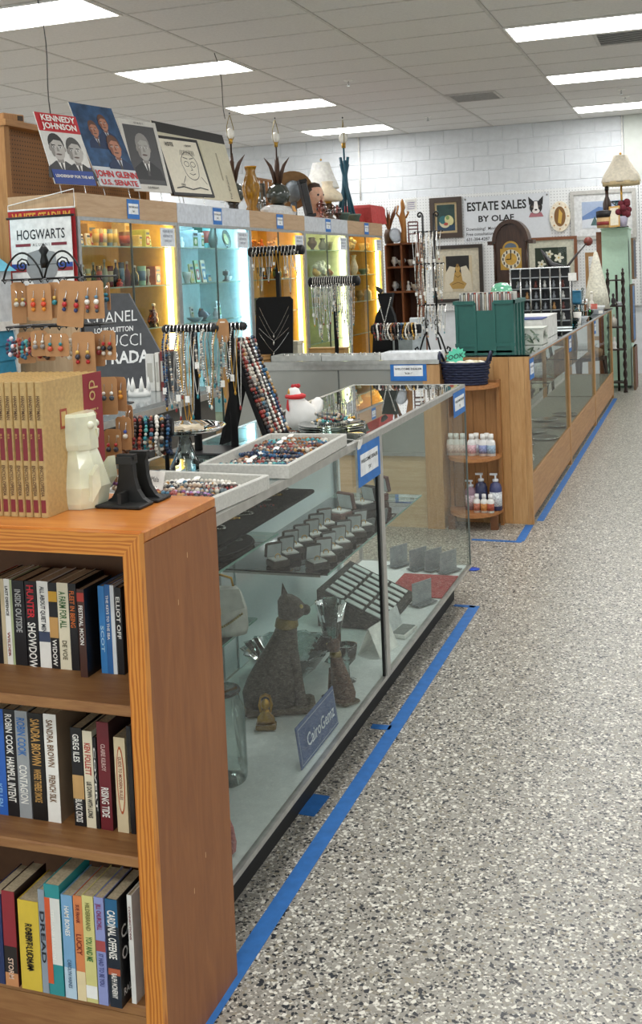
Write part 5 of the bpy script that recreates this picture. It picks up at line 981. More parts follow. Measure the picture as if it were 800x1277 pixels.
# charcoal board with fashion names
bl = P(104, 470, 1, 4.55); br = P(222, 470, 1, 4.55); tl = P(104, 352, 1, 4.61); tr = P(163, 366, 1, 4.61)
ds = thing('brand_board', 'charcoal slanted board printed with white fashion-house names', 'sign', ((bl.x+br.x)/2, 4.55, ICZ)); wbd = br.x-bl.x; hb2 = tl.z-ICZ
cx_ = (bl.x+br.x)/2; poly = [(bl.x-cx_, 0), (br.x-cx_+.01, 0), (tr.x-cx_, tr.z-ICZ), (tl.x-cx_, tr.z-ICZ+.01)]
MB().prism(poly, (0, 0, .001), (1, 0, 0), (0, .08, 1), (0, .012, 0)).build('board', M('#48494c', .5), ds); MB().box((-.1, .02, 0), (.1, .12, .02)).build('foot', M('#48494c', .5), ds)
for body, px, py, sz, bo, wdx in (('CHANEL', 140, 402, .075, .0, .95), ('LOUIS VUITTON', 143, 414, .034, .02, .85), ('GUCCI', 152, 432, .085, -.012, .9), ('PRADA', 160, 452, .08, .03, .95)):
    q = P(px, py, 1, 4.58); text(ds, body, sz, (q.x-cx_, .0-.002+.08*(q.z-ICZ)*.98, q.z-ICZ), (1, .0, .045), (0, .08, 1), M('#eeeeec', .5), bold=bo, wide=wdx)
# boxed books and crown on the inner counter
for k, (px, w_, h, c, lab) in enumerate(((188, .045, .14, '#dcdad4', 'white boxed set standing on the inner counter'), (197, .02, .145, '#e6e3da', 'slim white case standing between boxed set and red spine'), (203, .018, .15, '#7a2a26', 'slim red-spined case on the inner counter'), (208, .014, .145, '#2f2d2b', 'slim black case at the end of the inner counter row'))):
    q = P(px, 488, 2, ICZ); q.x = min(q.x, IC[2]-.04); q.y = q.x/P(px, 488, 2, ICZ).x*P(px, 488, 2, ICZ).y; t = thing('media_case', lab, 'case', (q.x, q.y, ICZ)); MB().bbox((-w_/2, 0, 0), (w_/2, .12, h*1.25), .002).build('shell', M(c, .4), t); Print((-w_/2, -.0004, 0), (1, 0, 0), (0, 0, 1)).rect(w_*.2, h*.3, w_*.8, h*.95, '#b5b2a8').build(t, 'spine_print')
q = P(174, 494, 2, ICZ); t = thing('crown_ornament', 'small white pointed crown ornament on the inner counter', 'ornament', (min(q.x, IC[2]-.06), q.y, ICZ)); MB().lathe([(.05, 0), (.052, .015), (.05, .03)], n=14).build('band', WHT, t); m = MB()
for k in range(7): q2 = 2*math.pi*k/7; m.lathe([(.013, .028), (.001, .085)], (.046*math.cos(q2), .046*math.sin(q2), 0), 6)
m.build('points', WHT, t)
# ================================================================== CROSS COUNTER
C2 = (-2.78, 6.06, -1.43, 6.62); cc = thing('cross_counter', 'oak-ended display counter with grey rail crossing the aisle end of the booth', 'counter', ((C2[0]+C2[2])/2, (C2[1]+C2[3])/2, 0))
def c2b(n, a, b_, mat): return MB().box(a, b_).build(n, mat, cc, world=True)
c2b('end_panel', (C2[2]-.1, C2[1], 0), (C2[2], C2[3], .95), OAK); c2b('end_panel', (C2[0], C2[1], 0), (C2[0]+.03, C2[3], .95), OAK)
c2b('base_panel', (C2[0]+.03, C2[1]+.02, 0), (C2[2]-.1, C2[1]+.035, .42), WOOD('#c2a57c', '#d2b892', 'x', 3, .5)); c2b('back_panel', (C2[0]+.03, C2[3]-.02, 0), (C2[2]-.1, C2[3], .95), M('#d3d3cc', .5)); c2b('deck', (C2[0]+.03, C2[1]+.035, .40), (C2[2]-.1, C2[3]-.02, .42), M('#d6d6d0', .6))
c2b('front_rail', (C2[0]+.03, C2[1]+.0, .925), (C2[2]-.1, C2[1]+.02, .957), ALU); c2b('bottom_rail', (C2[0]+.03, C2[1]+.0, .42), (C2[2]-.1, C2[1]+.02, .44), ALU)
[c2b('front_panel', (xa, C2[1]+.008, .44), (xb, C2[1]+.014, .925), M('#a5a6a0', .25, .3, var=.1, scale=4)) for xa, xb in ((C2[0]+.03, -2.045), (-2.035, C2[2]-.1))]; c2b('divider', (-2.05, C2[1]+.015, .44), (-2.035, C2[1]+.03, .925), M('#6f7472', .4))
c2b('top', (C2[0], C2[1]-.0, .967), (C2[2], C2[3], .977), GLASS('#d3dcd8', 1.2)); c2b('top_edge', (C2[0], C2[1]-.006, .955), (C2[2], C2[1], .977), ALU); c2b('mid_shelf', (C2[0]+.05, C2[1]+.15, .68), (C2[2]-.12, C2[3]-.05, .686), GLASS('#cfd8d4', 1.3))
a = P(487, 474, 1, C2[1]); b_ = P(532, 474, 1, C2[1]); dealer_sign(cc, (a.x, C2[1]-.0006, P(510, 475, 1, C2[1]).z), (1, 0, 0), b_.x-a.x, .115, '"ROB 1"')
CZ2 = .9776
def flat_tray(px0, px1, y0, y1, h, col, label):
    a, b_ = P(px0, 448, 1, y0).x, P(px1, 448, 1, y0).x; t = thing('counter_tray', label, 'tray', ((a+b_)/2, (y0+y1)/2, CZ2)); w_, d_ = (b_-a)/2, (y1-y0)/2; m_ = M(col, .6)
    box('tray_floor', (-w_+.008, -d_+.008, 0), (w_-.008, d_-.008, .006), m_, t)
    for q in (((-w_, -d_, 0), (w_, -d_+.008, h)), ((-w_, d_-.008, 0), (w_, d_, h)), ((-w_, -d_+.008, 0), (-w_+.008, d_-.008, h)), ((w_-.008, -d_+.008, 0), (w_, d_-.008, h))): box('tray_side', *q, m_, t)
    return a, b_
a1_, b1_ = flat_tray(338, 400, 6.075, 6.26, .034, '#b5b7b2', 'grey metal tray of silver pieces below the tall T-bar'); a2_, b2_ = flat_tray(401, 474, 6.075, 6.26, .03, '#bfc1bd', 'grey metal tray of silver pieces below the shorter T-bar'); a3_, b3_ = flat_tray(475, 545, 6.075, 6.26, .042, '#eef0f2', 'plain white tray on the counter above the blue dealer sign')
for a, b_, lab in ((a1_, b1_, 'silver ring lying in the tray below the tall T-bar'), (a2_, b2_, 'silver ring lying in the tray below the shorter T-bar')):
    for k in range(10):
        x = a+.03+(b_-a-.06)*(k+.5)/10; y = random.uniform(6.1, 6.23); m = MB(); m.tube([(.011*math.cos(q), .003*math.sin(q), .012+.011*math.sin(q)) for q in [2*math.pi*i/10 for i in range(11)]], .0025, 5); m.ball((0, 0, .026), .006, 6, 4); m.build('ring', random.choice([SILV, SILV, M('#e6e4dc', .3)]), loc=(x, y, CZ2+.0062), rot=random.uniform(0, 3), label=lab, cat='ring', group=lab.replace('silver ring lying', 'rings'))
def stand(px0, px1, py, yb, label, padpx=None, n=10, group='', drop=(.12, .3), bead=(), rr=.003):
    a, b_ = P(px0, py, 1, yb), P(px1, py, 1, yb); zc = a.z*.5+b_.z*.5; mid = (a.x+b_.x)/2; t = thing('necklace_stand', label, 'jewellery stand', (mid, yb, CZ2)); L = b_.x-a.x
    MB().bbox((-.07, -.06, 0), (.07, .06, .014), .004).build('base', BLK, t); MB().tube([(0, 0, .01), (0, 0, zc-CZ2)], .013, 8).build('pole', VEL, t); MB().tube([(-L/2, 0, zc-CZ2), (L/2, 0, zc-CZ2)], .031, 14).build('bar', VEL, t)
    for s in (-1, 1): MB().ball((s*L/2, 0, zc-CZ2), .031, 10, 6, sx=.5).build('end_knob', BLK, t)
    for k in range(n):
        x = a.x+.02+(L-.04)*(k+.5)/n; bd = bead[k % len(bead)] if bead else None
        lab = ('fine chain necklace hanging on %s' if not bd else pal_word(bd)+' bead necklace hanging on %s') % group
        necklace((x, yb-.008, zc+.031), random.uniform(*drop), .012, lab, 'necklaces on '+group, beads=bd, r=.0028, rb=.031, tagged=(k % 3 == 0), col=random.choice([SILV, SILV, SILV, GOLD]))
    return t, zc
ST1, zc1 = stand(312, 377, 313, 6.46, 'tall black T-bar necklace stand above the velvet pad', n=13, group='the tall T-bar', drop=(.12, .3))
ST2, zc2 = stand(387, 446, 351, 6.34, 'shorter black T-bar crowded with silver necklaces', n=18, group='the shorter T-bar', drop=(.2, .42), bead=(None, 'silver', None, 'stone', None, None, 'silver'))
a, b_ = P(319, 437, 1, 6.30), P(362, 370, 1, 6.30); pd = thing('velvet_pad', 'large black velvet necklace pad with fine pendants', 'jewellery stand', ((a.x+b_.x)/2, 6.29, CZ2)); w_ = (b_.x-a.x)/2; h = b_.z-CZ2
MB().prism([(-w_, 0), (w_, 0), (w_, h-.02), (w_-.02, h), (-w_+.02, h), (-w_, h-.02)], (0, 0, .001), (1, 0, 0), (0, .12, 1), (0, .012, 0)).build('pad', VEL, pd); box('back_foot', (-w_*.6, .02, 0), (w_*.6, .1, .01), VEL, pd)
for k, (zt_, dr) in enumerate(((.84, .17), (.7, .16), (.5, .08), (.42, .12))):
    c = Vector(pd.location)+Vector((0, 0, h*zt_-dr)); t = thing('pendant_necklace', ('longest', 'second', 'shorter', 'lowest')[k]+' fine silver pendant necklace pinned on the velvet pad', 'necklace', c); pts = [(f*w_*.8, .12*(h*zt_-dr+dr*abs(f))-.004, dr*abs(f)**1.2) for f in [i/8-1 for i in range(17)]]
    MB().tube(pts, .0011, 5).build('chain', SILV, t); MB().lathe([(.001, 0), (.006, -.012), (.001, -.026)], (0, .12*(h*zt_-dr)-.006, 0), 8).build('pendant', SILV, t)
# bracelet bar
a, b_ = P(461, 411, 1, 6.3), P(522, 411, 1, 6.3); zc = (a.z+b_.z)/2; t = thing('bracelet_bar', 'low black T-bar packed with bead bracelets', 'jewellery stand', ((a.x+b_.x)/2, 6.34, CZ2)); L = b_.x-a.x
MB().bbox((-.06, -.05, 0), (.06, .05, .012), .004).build('base', BLK, t); MB().tube([(0, 0, .01), (0, 0, zc-CZ2)], .012, 8).build('pole', VEL, t); MB().tube([(-L/2, 0, zc-CZ2), (L/2, 0, zc-CZ2)], .028, 12).build('bar', VEL, t)
for k in range(15):
    x = a.x+.015+(L-.03)*(k+.5)/15; pl = ('dark', 'pearl', 'red', 'stone', 'silver', 'pearl', 'brown', 'dark', 'silver', 'blue', 'gold', 'pearl', 'stone', 'gold', 'pearl')[k]
    pts = [Vector((x+.006*math.sin(q*2+k), 6.34+.04*math.cos(q), zc-.014+.048*math.sin(q))) for q in [2*math.pi*i/22 for i in range(23)]]; strand('bead_bracelet', pts, .006, pl, '%s bead bracelet on the low black T-bar' % pal_word(pl), 'bracelet', 'bracelets on the low T-bar', tagpos=pts[16] if k % 5 == 2 else None)
# black bust with necklace and bird
q = P(479, 437, 1, 6.5); bu = thing('necklace_bust', 'black velvet necklace bust with a pearl chain and small bird', 'jewellery stand', (q.x, 6.5, CZ2)); zt = P(475, 366, 1, 6.5).z-CZ2
MB().prism([(-.08, 0), (.08, 0), (.075, zt*.4), (.06, zt*.62), (.035, zt*.78), (.05, zt), (-.05, zt), (-.03, zt*.78), (-.06, zt*.62), (-.075, zt*.4)], (0, 0, 0), (1, 0, 0), (0, .15, 1), (0, .05, 0)).build('form', VEL, bu)
m = MB(); [m.ball((f*.042, .15*zt*(.55+.3*abs(f))-.006, zt*(.5+.42*abs(f))), .0055, 6, 4) for f in [i/14-1 for i in range(29)]]; m.build('chain', SILV, bu); m = MB(); m.tube([(.009*math.cos(q_), .15*zt*.46-.008, zt*.47+.009*math.sin(q_)) for q_ in [2*math.pi*i/10 for i in range(11)]], .002, 5); m.build('ring_pendant', SILV, bu)
MB().loft([(zt, -.02, .03, .006, .006), (zt+.015, -.022, .03, .022, .01), (zt+.03, -.03, .03, .018, .01), (zt+.045, -.042, .03, .008, .007)], 10).build('bird', M('#2a2626', .6), bu)
# small boxes and glass case at the back of the cross counter
for k, (px, w_, h, c, lab, yy) in enumerate(((324, .1, .03, '#b58a58', 'low kraft gift box beside the velvet pad', 6.22), (366, .1, .1, '#d6cfb8', 'cream jewellery box with lid ajar beside the velvet pad', 6.44), (410, .24, .05, '#b98f54', 'tan wooden riser under the shorter T-bar necklaces', 6.5), (503, .12, .19, '#9da4a2', 'small mirrored glass box behind the bracelet bar', 6.54), (522, .09, .22, '#d9dfe2', 'white card box behind the wrought iron rack', 6.57))):
    q = P(px, 437, 1, yy); t = thing('gift_box', lab, 'box', (q.x, yy, CZ2), .1*k-.2); MB().bbox((-w_/2, -.04, 0), (w_/2, .04, h*.8), .003).build('base', M(c, .5), t); MB().bbox((-w_/2-.003, -.043, h*.8), (w_/2+.003, .043, h), .002).build('lid', M(c, .4), t)
# wrought iron scroll rack with hanging necklaces
qx = P(537, 440, 1, 6.46).x+.012; ir = thing('iron_scroll_rack', 'tall wrought-iron scroll rack hung with necklaces at the counter end', 'jewellery stand', (qx, 6.46, CZ2)); zt = P(535, 268, 1, 6.46).z-CZ2
for s in (-1, 1):
    x = s*.034; MB().tube([(x, 0, .12), (x, 0, zt)], .007, 8).build('pole', IRON, ir)
    m = MB(); m.tube([(x+s*(.018-.018*math.cos(i*.5)*(1-i/16)), 0, zt+.02*math.sin(i*.5)*(1-i/18)) for i in range(15)], .0055, 6); m.build('scroll', IRON, ir)
    m = MB(); m.tube([(x, 0, .14), (x+s*.02, 0, .1), (x+s*.04, 0, .04), (x+s*.05, 0, .005), (x+s*.07, 0, .012), (x+s*.075, 0, .035), (x+s*.06, 0, .045), (x+s*.055, 0, .03)], .006, 6); m.build('foot', IRON, ir); m = MB(); m.tube([(x, s*.0, .1), (x, .08, .01), (x, .09, .005)], .006, 6); m.build('rear_foot', IRON, ir)
    m = MB(); m.tube([(x+s*(.026*math.cos(i*.5)*(1-i/18)-.0), -.004, .19+.026*math.sin(i*.5)*(1-i/18)) for i in range(15)], .004, 6); m.build('scroll', IRON, ir)
for z in (.3, .55, zt-.1): MB().tube([(-.09, 0, z), (.09, 0, z)], .005, 6).build('arm', IRON, ir)
for k in range(21):
    z = (zt-.1, .55, .3)[k % 3]; x = -.088+.176*(k+.5)/21; bd = (None, 'stone', 'pearl', None, 'silver')[k % 5]
    necklace((qx+x, 6.45, CZ2+z), random.uniform(.14, .26), .01, ('fine chain necklace' if not bd else pal_word(bd)+' bead necklace')+' hanging on the wrought-iron rack', 'necklaces on the iron rack', beads=bd, r=.0022, tagged=True)
t = thing('paper_note', 'white handwritten note clipped atop the wrought-iron rack', 'note', (P(513, 258, 1, 6.46).x, 6.45, P(513, 263, 1, 6.46).z)); MB().prism([(-.035, 0), (.035, 0), (.035, .07), (-.035, .07)], (0, 0, 0), (1, 0, .05), (0, 0, 1), (0, .001, 0)).build('sheet', PAPER, t); pr = Print((0, -.0004, 0), (1, 0, .05), (0, 0, 1)); [pr.rect(-.025, .012+.012*i, .02+.004*(i % 2), .015+.012*i, '#7a5aa0') for i in range(4)]; pr.build(t, 'handwriting')
# ================================================================== ON TOP OF THE WALL CASES
ZT = HT+.0006
PST = .0001
def poster(tl, bl, br, name, label, art, xo=-3.44, xo2=-3.36, rigid='#d9d6cf', th=.006):
    B = P(*bl, 0, xo); R_ = P(*br, 0, xo2); B.z = max(B.z, ZT+.004); R_.z = B.z; T = P(*tl, 1, B.y); u = R_-B; v = T-B; w_, h = u.length, v.length; u.normalize(); v.normalize(); n = u.cross(v).normalized()
    t = thing(name, label, 'poster', (B+R_)/2); O = B-(B+R_)/2
    MB().prism([(0, 0), (w_, 0), (w_, h), (0, h)], O, u, v, -n*th).build('board', M(rigid, .6), t)
    pr = Print(O+n*.0004, u, v, PST); art(pr, w_, h, t, O, u, v, n); pr.build(t, 'print')
    m = MB(); 
    for f in (.2, .8): m.tube([O+u*w_*f+n*.03+Vector((0, 0, -(B.z-ZT))), O+u*w_*f+n*.006+Vector((0, 0, -(B.z-ZT))), O+u*w_*f-n*.02+Vector((0, 0, -(B.z-ZT))), O+u*w_*f-n*.012+v*h*.4], .003, 5)
    m.build('wire_easel', STEEL, t)
    return t
def tx(t, body, size, x, y, O, u, v, n, col, wide=1., bold=.02, al='CENTER', lift=.009): text(t, body, size, O+u*x+v*y+n*lift, u, v, M(col, .5), bold=bold, wide=wide, align=al)
def art1(pr, w_, h, t, O, u, v, n):
    pr.rect(0, h*.74, w_, h, '#c4252e'); pr.rect(0, h*.2, w_, h*.74, '#dcdad5'); pr.rect(0, 0, w_, h*.26, '#23418f')
    pr.face(w_*.3, h*.52, h*.35, hair='#2c2a29', suit='#3a3a3c'); pr.face(w_*.71, h*.49, h*.34, hair='#4a4846', suit='#2c2c2e', turn=1); pr.rect(0, 0, w_, h*.2, '#23418f')
    tx(t, 'KENNEDY', h*.115, w_/2, h*.885, O, u, v, n, '#f2f0ea', w_*.86/(h*.115*4.8), .03); tx(t, 'JOHNSON', h*.115, w_/2, h*.775, O, u, v, n, '#f2f0ea', w_*.88/(h*.115*5.0), .03); tx(t, "LEADERSHIP FOR THE 60'S", h*.055, w_/2, h*.09, O, u, v, n, '#e9e7e2', w_*.88/(h*.055*11.2), .03)
poster((42, 139), (69, 229), (120, 233), 'campaign_poster', 'red white and blue campaign poster with two grey portraits', art1)
def art2(pr, w_, h, t, O, u, v, n):
    pr.rect(0, h*.0, w_, h, M('#2f4f74', .5, var=.5, scale=14)); pr.rect(0, 0, w_, h*.24, '#d9dcde')
    sk = dict(skin='#b9826a', shade='#8a5a4a', hair='#6a4a3c', suit='#2a3a5a', shirt='#c9ccd2'); pr.face(w_*.36, h*.7, h*.19, **sk); pr.face(w_*.64, h*.79, h*.19, **sk); pr.face(w_*.7, h*.5, h*.26, **sk); pr.rect(0, 0, w_, h*.22, '#cfd4d8')
    tx(t, 'JOHN GLENN', h*.105, w_/2, h*.115, O, u, v, n, '#c4262e', w_*.95/(h*.105*5.9), .03); tx(t, 'U.S. SENATE', h*.09, w_/2, h*.02, O, u, v, n, '#c4262e', w_*.95/(h*.09*5.9), .03)
poster((85, 127), (124, 232), (176, 236), 'campaign_poster', 'blue painted campaign poster with three faces and red capitals', art2, -3.46, -3.38)
def art3(pr, w_, h, t, O, u, v, n):
    pr.rect(0, 0, w_, h, '#d6d3cb'); pr.rect(w_*.08, h*.1, w_*.92, h*.93, '#4a4a4c'); pr.face(w_*.5, h*.62, h*.36, skin='#aaa7a2', hair='#8f8c88', suit='#2a2a2c'); pr.rect(0, 0, w_, h*.1, '#d6d3cb'); pr.rect(0, h*.0, w_*.08, h, '#d6d3cb'); pr.rect(w_*.92, 0, w_, h, '#d6d3cb')
    tx(t, 'HELP HIM HELP US', h*.04, w_/2, h*.945, O, u, v, n, '#4a4846', .6, .01); tx(t, 'OUR PRESIDENT', h*.045, w_/2, h*.04, O, u, v, n, '#2c2a29', .7, .01)
poster((146, 147), (168, 238), (214, 242), 'portrait_poster', 'grey photographic portrait poster of a man in a dark suit', art3, -3.47, -3.39)
def art4(pr, w_, h, t, O, u, v, n):
    pr.rect(0, 0, w_, h, '#1c1b1b'); pr.rect(w_*.05, h*.05, w_*.95, h*.95, '#e2dbc8'); c = '#2c2926'; cx_, cy_ = w_*.62, h*.52
    pts = [(cx_+h*.2*math.cos(q)*(1+.06*math.sin(5*q)), cy_+h*.24*math.sin(q)) for q in [2*math.pi*i/24 for i in range(25)]]; pr.line(pts, h*.012, c)
    for s in (-1, 1): pr.line([(cx_+s*h*.08+h*.06*math.cos(q), cy_+h*.03+h*.045*math.sin(q)) for q in [2*math.pi*i/12 for i in range(13)]], h*.01, c); pr.line([(cx_+s*h*.2, cy_-h*.18), (cx_+s*h*.3, cy_-h*.3)], h*.012, c); pr.line([(cx_+s*h*.02, cy_+h*.12), (cx_+s*h*.13, cy_+h*.14)], h*.014, c)
    pr.line([(cx_, cy_), (cx_+h*.03, cy_-h*.07), (cx_-h*.02, cy_-h*.075)], h*.01, c); pr.line([(cx_-h*.08, cy_-h*.13), (cx_, cy_-h*.155), (cx_+h*.08, cy_-h*.13)], h*.012, c)
    for i in range(9): pr.line([(cx_-h*.18+i*h*.045, cy_+h*.18), (cx_-h*.14+i*h*.04, cy_+h*.27)], h*.012, c)
    pr.line([(w_*.12, h*.12), (w_*.3, h*.15), (w_*.5, h*.11), (w_*.7, h*.15), (w_*.88, h*.12)], h*.02, c)
    tx(t, 'VOTE', h*.09, w_*.24, h*.83, O, u, v, n, '#23211f', .9, .03); tx(t, 'JOHNNY', h*.045, w_*.7, h*.85, O, u, v, n, '#23211f', .9, .02); tx(t, '1980', h*.055, w_*.28, h*.16, O, u, v, n, '#23211f', 1., .02)
poster((193, 168), (217, 243), (268, 246), 'caricature_print', 'black-framed ink caricature print headed VOTE', art4, -3.43, -3.33, '#1c1b1b', .014)
def art5(pr, w_, h, t, O, u, v, n):
    pr.rect(0, 0, w_, h, '#d3cdb4'); pr.rect(0, h*.86, w_, h, '#1f1e1d'); pr.rect(w_*.08, h*.1, w_*.6, h*.8, '#c4bf9f'); pr.rect(w_*.8, h*.3, w_*.82, h*.7, '#9a947a')
    text(t, 'The Bahamas', h*.075, O+u*w_*.88+v*h*.2+n*.004, v, -u, M('#4a4638'), wide=.9)
poster((188, 150), (214, 244), (300, 250), 'rolled_map', 'cream map poster with a black top edge behind the caricature print', art5, -3.5, -3.43, '#cfc9b2')
# lamps, glass and ornaments, each standing on the cases
def on_top(px, x=XT-.2): p = P(px, 255, 0, x); k = (Vector((x, p.y, ZT))-Vector((0, 0, EYE))).dot(FW)/FPX; return Vector((x, p.y, ZT)), k
def harp(t, z, k, s=1.):
    MB().tube([(0, 0, z), (0, 0, z+.03*s)], .011*s, 8).build('socket', GOLD, t); MB().ball((0, 0, z+.055*s), .024*s, 10, 6, sz=1.3).build('bulb', M('#eceae2', .2), t)
    for sg in (-1, 1): MB().tube([(0, sg*.012, z+.005), (0, sg*.045*s, z+.04*s), (0, sg*.045*s, z+.09*s), (0, sg*.012, z+.15*s), (0, 0, z+.155*s)], .0035, 6).build('harp', M('#8a7a4a', .3, .7), t)
    MB().ball((0, 0, z+.165*s), .007, 8, 5).build('finial', BLK, t)
def pineapple(px, r, zg, label, xx=XT-.2):
    o, k = on_top(px, xx); t = thing('pineapple_lamp', label, 'lamp', o); r *= k
    BH = .1; MB().lathe([(r*.7, 0), (r*.72, .02), (r*.45, .05), (r*.4, BH-.02), (r*.55, BH)], n=20).build('base', M('#2a2420', .4), t); MB().lathe([(r*.4, BH), (r*.8, BH+r*.25), (r, BH+r*.8), (r*.97, BH+r*1.1), (r*.7, BH+r*1.6), (r*.3, BH+r*1.85)], n=40, flute=20, fl=.045).build('globe', M('#39403a', .12, coat=1.), t); zz = BH+r*1.8
    for q in range(4):
        a = q*math.pi/2+.5; c, s = math.cos(a), math.sin(a); MB().tube([(c*.02, s*.02, zz), (c*.035, s*.035, zz+.09), (c*.06, s*.06, zz+.16), (c*.11, s*.11, zz+.23)], [.014, .02, .016, .002], 6).build('leaf', M('#4a3224', .5, .2), t)
    MB().tube([(0, 0, zz), (0, 0, zz+.32)], .008, 8).build('stem', M('#3a2a20', .4, .4), t); harp(t, zz+.32, k, 1.5)
pineapple(291, 14, 0, 'dark ribbed-glass pineapple lamp half hidden by the map poster', XT-.37); pineapple(347, 14.5, 0, 'dark ribbed-glass pineapple lamp beside the straw hat')
o, k = on_top(314, XT-.12); t = thing('amber_vase', 'tall amber swirled glass vase between the pineapple lamps', 'vase', o); MB().lathe([(.05, 0), (.052, .01), (.035, .05), (.062, .14), (.07, .2), (.05, .27), (.034, .32), (.045, .36)], n=28, flute=7, fl=.1).build('body', M('#b5821f', .1, trans=.5), t); MB().lathe([(.045, .36), (.05, .366), (.044, .37)], n=20).build('lip', M('#c99630', .1), t)
o, k = on_top(325, XT-.2); t = thing('glass_cylinder', 'clear glass cylinder vase beside the amber one', 'vase', o); MB().lathe([(.04, 0), (.045, .01), (.045, .26), (.042, .26)], n=20).build('body', GLASS('#c9d4d4', 2.5), t); MB().lathe([(.04, 0), (.046, .006), (.04, .012)], n=20).build('foot', GLASS('#b5c4c4', 2.5), t)
o, k = on_top(332, XT-.34); t = thing('wooden_lattice', 'carved wooden lattice screen behind the dark globe lamp', 'ornament', o)
for i in range(4): MB().box((-.01, -.2+.1*i, 0), (.01, -.17+.1*i, .34)).build('upright', M('#a8743c', .5), t)
for i in range(4): MB().box((-.012, -.2, .02+.1*i), (.012, .13, .04+.1*i)).build('crossbar', M('#a8743c', .5), t)
o, k = on_top(346, XT-.06); t = thing('wrapped_bundle', 'white plastic-wrapped bundle with an orange tag on the case top', 'bundle', Vector((XT-.09, o.y+.1, ZT))); MB().loft([(0, 0, 0, .08, .34), (.03, 0, 0, .085, .36), (.055, 0, .02, .07, .33), (.075, 0, .04, .04, .25), (.08, 0, .04, .01, .12)], 16, False).build('wrap', M('#dfe0e0', .15, bump=.4, scale=40), t); MB().prism([(0, 0), (.07, 0), (.07, .05), (0, .05)], (.085, .12, .03), (0, 1, 0), (-.3, 0, 1), (.002, 0, 0)).build('tag', M('#e0a04a', .6), t)
o, k = on_top(366, XT-.3); t = thing('straw_hat', 'brown straw hat on a grey head stand', 'hat', o); MB().tube([(0, 0, 0), (0, 0, .18)], .03, 10).build('stand', M('#5a6066', .5), t); MB().ball((0, 0, .26), .085, 14, 9, sz=1.25).build('head_form', M('#6a7278', .5), t)
m = MB(); m.T = Matrix.Translation((-.04, .06, .28)) @ Vector((-.4, .75, .5)).to_track_quat('Z', 'Y').to_matrix().to_4x4(); m.lathe([(.2, -.01), (.19, .0), (.11, .012), (.1, .08), (.07, .11), (.001, .115)], n=26); m.build('hat', M('#8a6a46', .8, bump=.3), t)
o, k = on_top(384, XT-.1); t = thing('mantel_clock', 'black mantel clock leaning back beside the pink glassware', 'clock', o, (0, -.18, .5)); MB().bbox((-.03, -.1, 0), (.06, .1, .03), .004).build('base', BLK, t); MB().bbox((-.02, -.08, .03), (.04, .075, .32), .006).build('case', M('#1c1a1a', .35), t); box('glass_panel', (.0405, -.05, .06), (.0425, .05, .28), M('#8f9496', .15), t); MB().prism([(-.09, .32), (.09, .32), (.07, .35), (-.07, .35)], (-.025, 0, 0), (0, 1, 0), (0, 0, 1), (.07, 0, 0)).build('cornice', BLK, t)
o, k = on_top(392, XT-.15); t = thing('mannequin_head', 'painted mannequin head with red lips between clock and lamp', 'mannequin head', o, -.5); SK = M('#d9a98f', .4); MB().loft([(0, 0, 0, .07, .07), (.03, 0, 0, .05, .05), (.1, .0, 0, .042, .042), (.13, .02, 0, .06, .055), (.18, .02, 0, .085, .07), (.24, .01, 0, .09, .075), (.29, 0, 0, .075, .068), (.315, 0, 0, .03, .03)], 18).build('head', SK, t)
MB().ball((.105, 0, .2), .016, 8, 5, sz=1.4).build('nose', SK, t); MB().ball((.094, 0, .16), .016, 8, 5, sx=.6, sy=1.4, sz=.6).build('lips', M('#b5262a', .3), t)
for s in (-1, 1): MB().ball((.088, s*.03, .222), .012, 8, 5).build('eye', M('#2a2e33', .3), t)
MB().loft([(.2, -.03, 0, .08, .082), (.27, -.015, 0, .088, .084), (.33, -.01, 0, .06, .06), (.345, -.01, 0, .02, .02)], 14).build('hair', M('#3a2a20', .6), t)
o, k = on_top(402, XT-.33); t = thing('table_lamp', 'table lamp with a plain white bell shade', 'lamp', o); MB().lathe([(.09, 0), (.1, .01), (.04, .04), (.06, .16), (.03, .3), (.012, .34)], n=18).build('base', M('#8a7a5a', .4), t); MB().lathe([(.175, .34), (.17, .36), (.115, .5), (.085, .6)], n=26).build('shade', M('#f4f2ec', .8, sub=.3), t); MB().lathe([(.001, .6), (.085, .6)], n=26).build('shade_top', M('#f4f2ec', .8), t); MB().ball((0, 0, .63), .012, 8, 5).build('finial', GOLD, t); 
o, k = on_top(409, XT-.12); t = thing('hurricane_lamp', 'hurricane lamp with a cream glass dome shade', 'lamp', o); MB().lathe([(.06, 0), (.062, .015), (.03, .04), (.045, .09), (.04, .14), (.025, .17)], n=18).build('base', M('#5a4634', .5), t); MB().lathe([(.13, .18), (.145, .2), (.13, .25), (.06, .31), (.05, .35), (.06, .37)], n=26).build('shade', M('#e6d8bd', .35, sub=.3), t)
MB().tube([(0, 0, .16), (0, 0, .19)], .035, 12).build('burner', GOLD, t)
for k_, (px, c, h, r, lab) in enumerate(((400, '#d9a9a4', .13, .05, 'pink glass candy jar with lid'), (412, '#e0b9b4', .12, .05, 'pale pink pressed glass goblet'), (420, '#cf9a96', .1, .045, 'rose glass sherbet cup'), (406, '#e6cfc8', .08, .05, 'blush glass bowl'))):
    o, k = on_top(px, XT-.07-.03*(k_ % 2)); t = thing('pink_glass', lab+' on top of the wall cases', 'glassware', o); MB().lathe([(r*.8, 0), (r*.8, .008), (r*.3, .02), (r*.4, h*.4), (r, h*.6), (r*.95, h)], n=18, flute=9, fl=.05).build('body', GLASS('#'+c[1:], 2.5), t); MB().lathe([(r*.95, h), (r*1.02, h+.006), (r*.4, h+.03), (r*.2, h+.05)], n=16).build('lid', GLASS('#'+c[1:], 2.5), t)
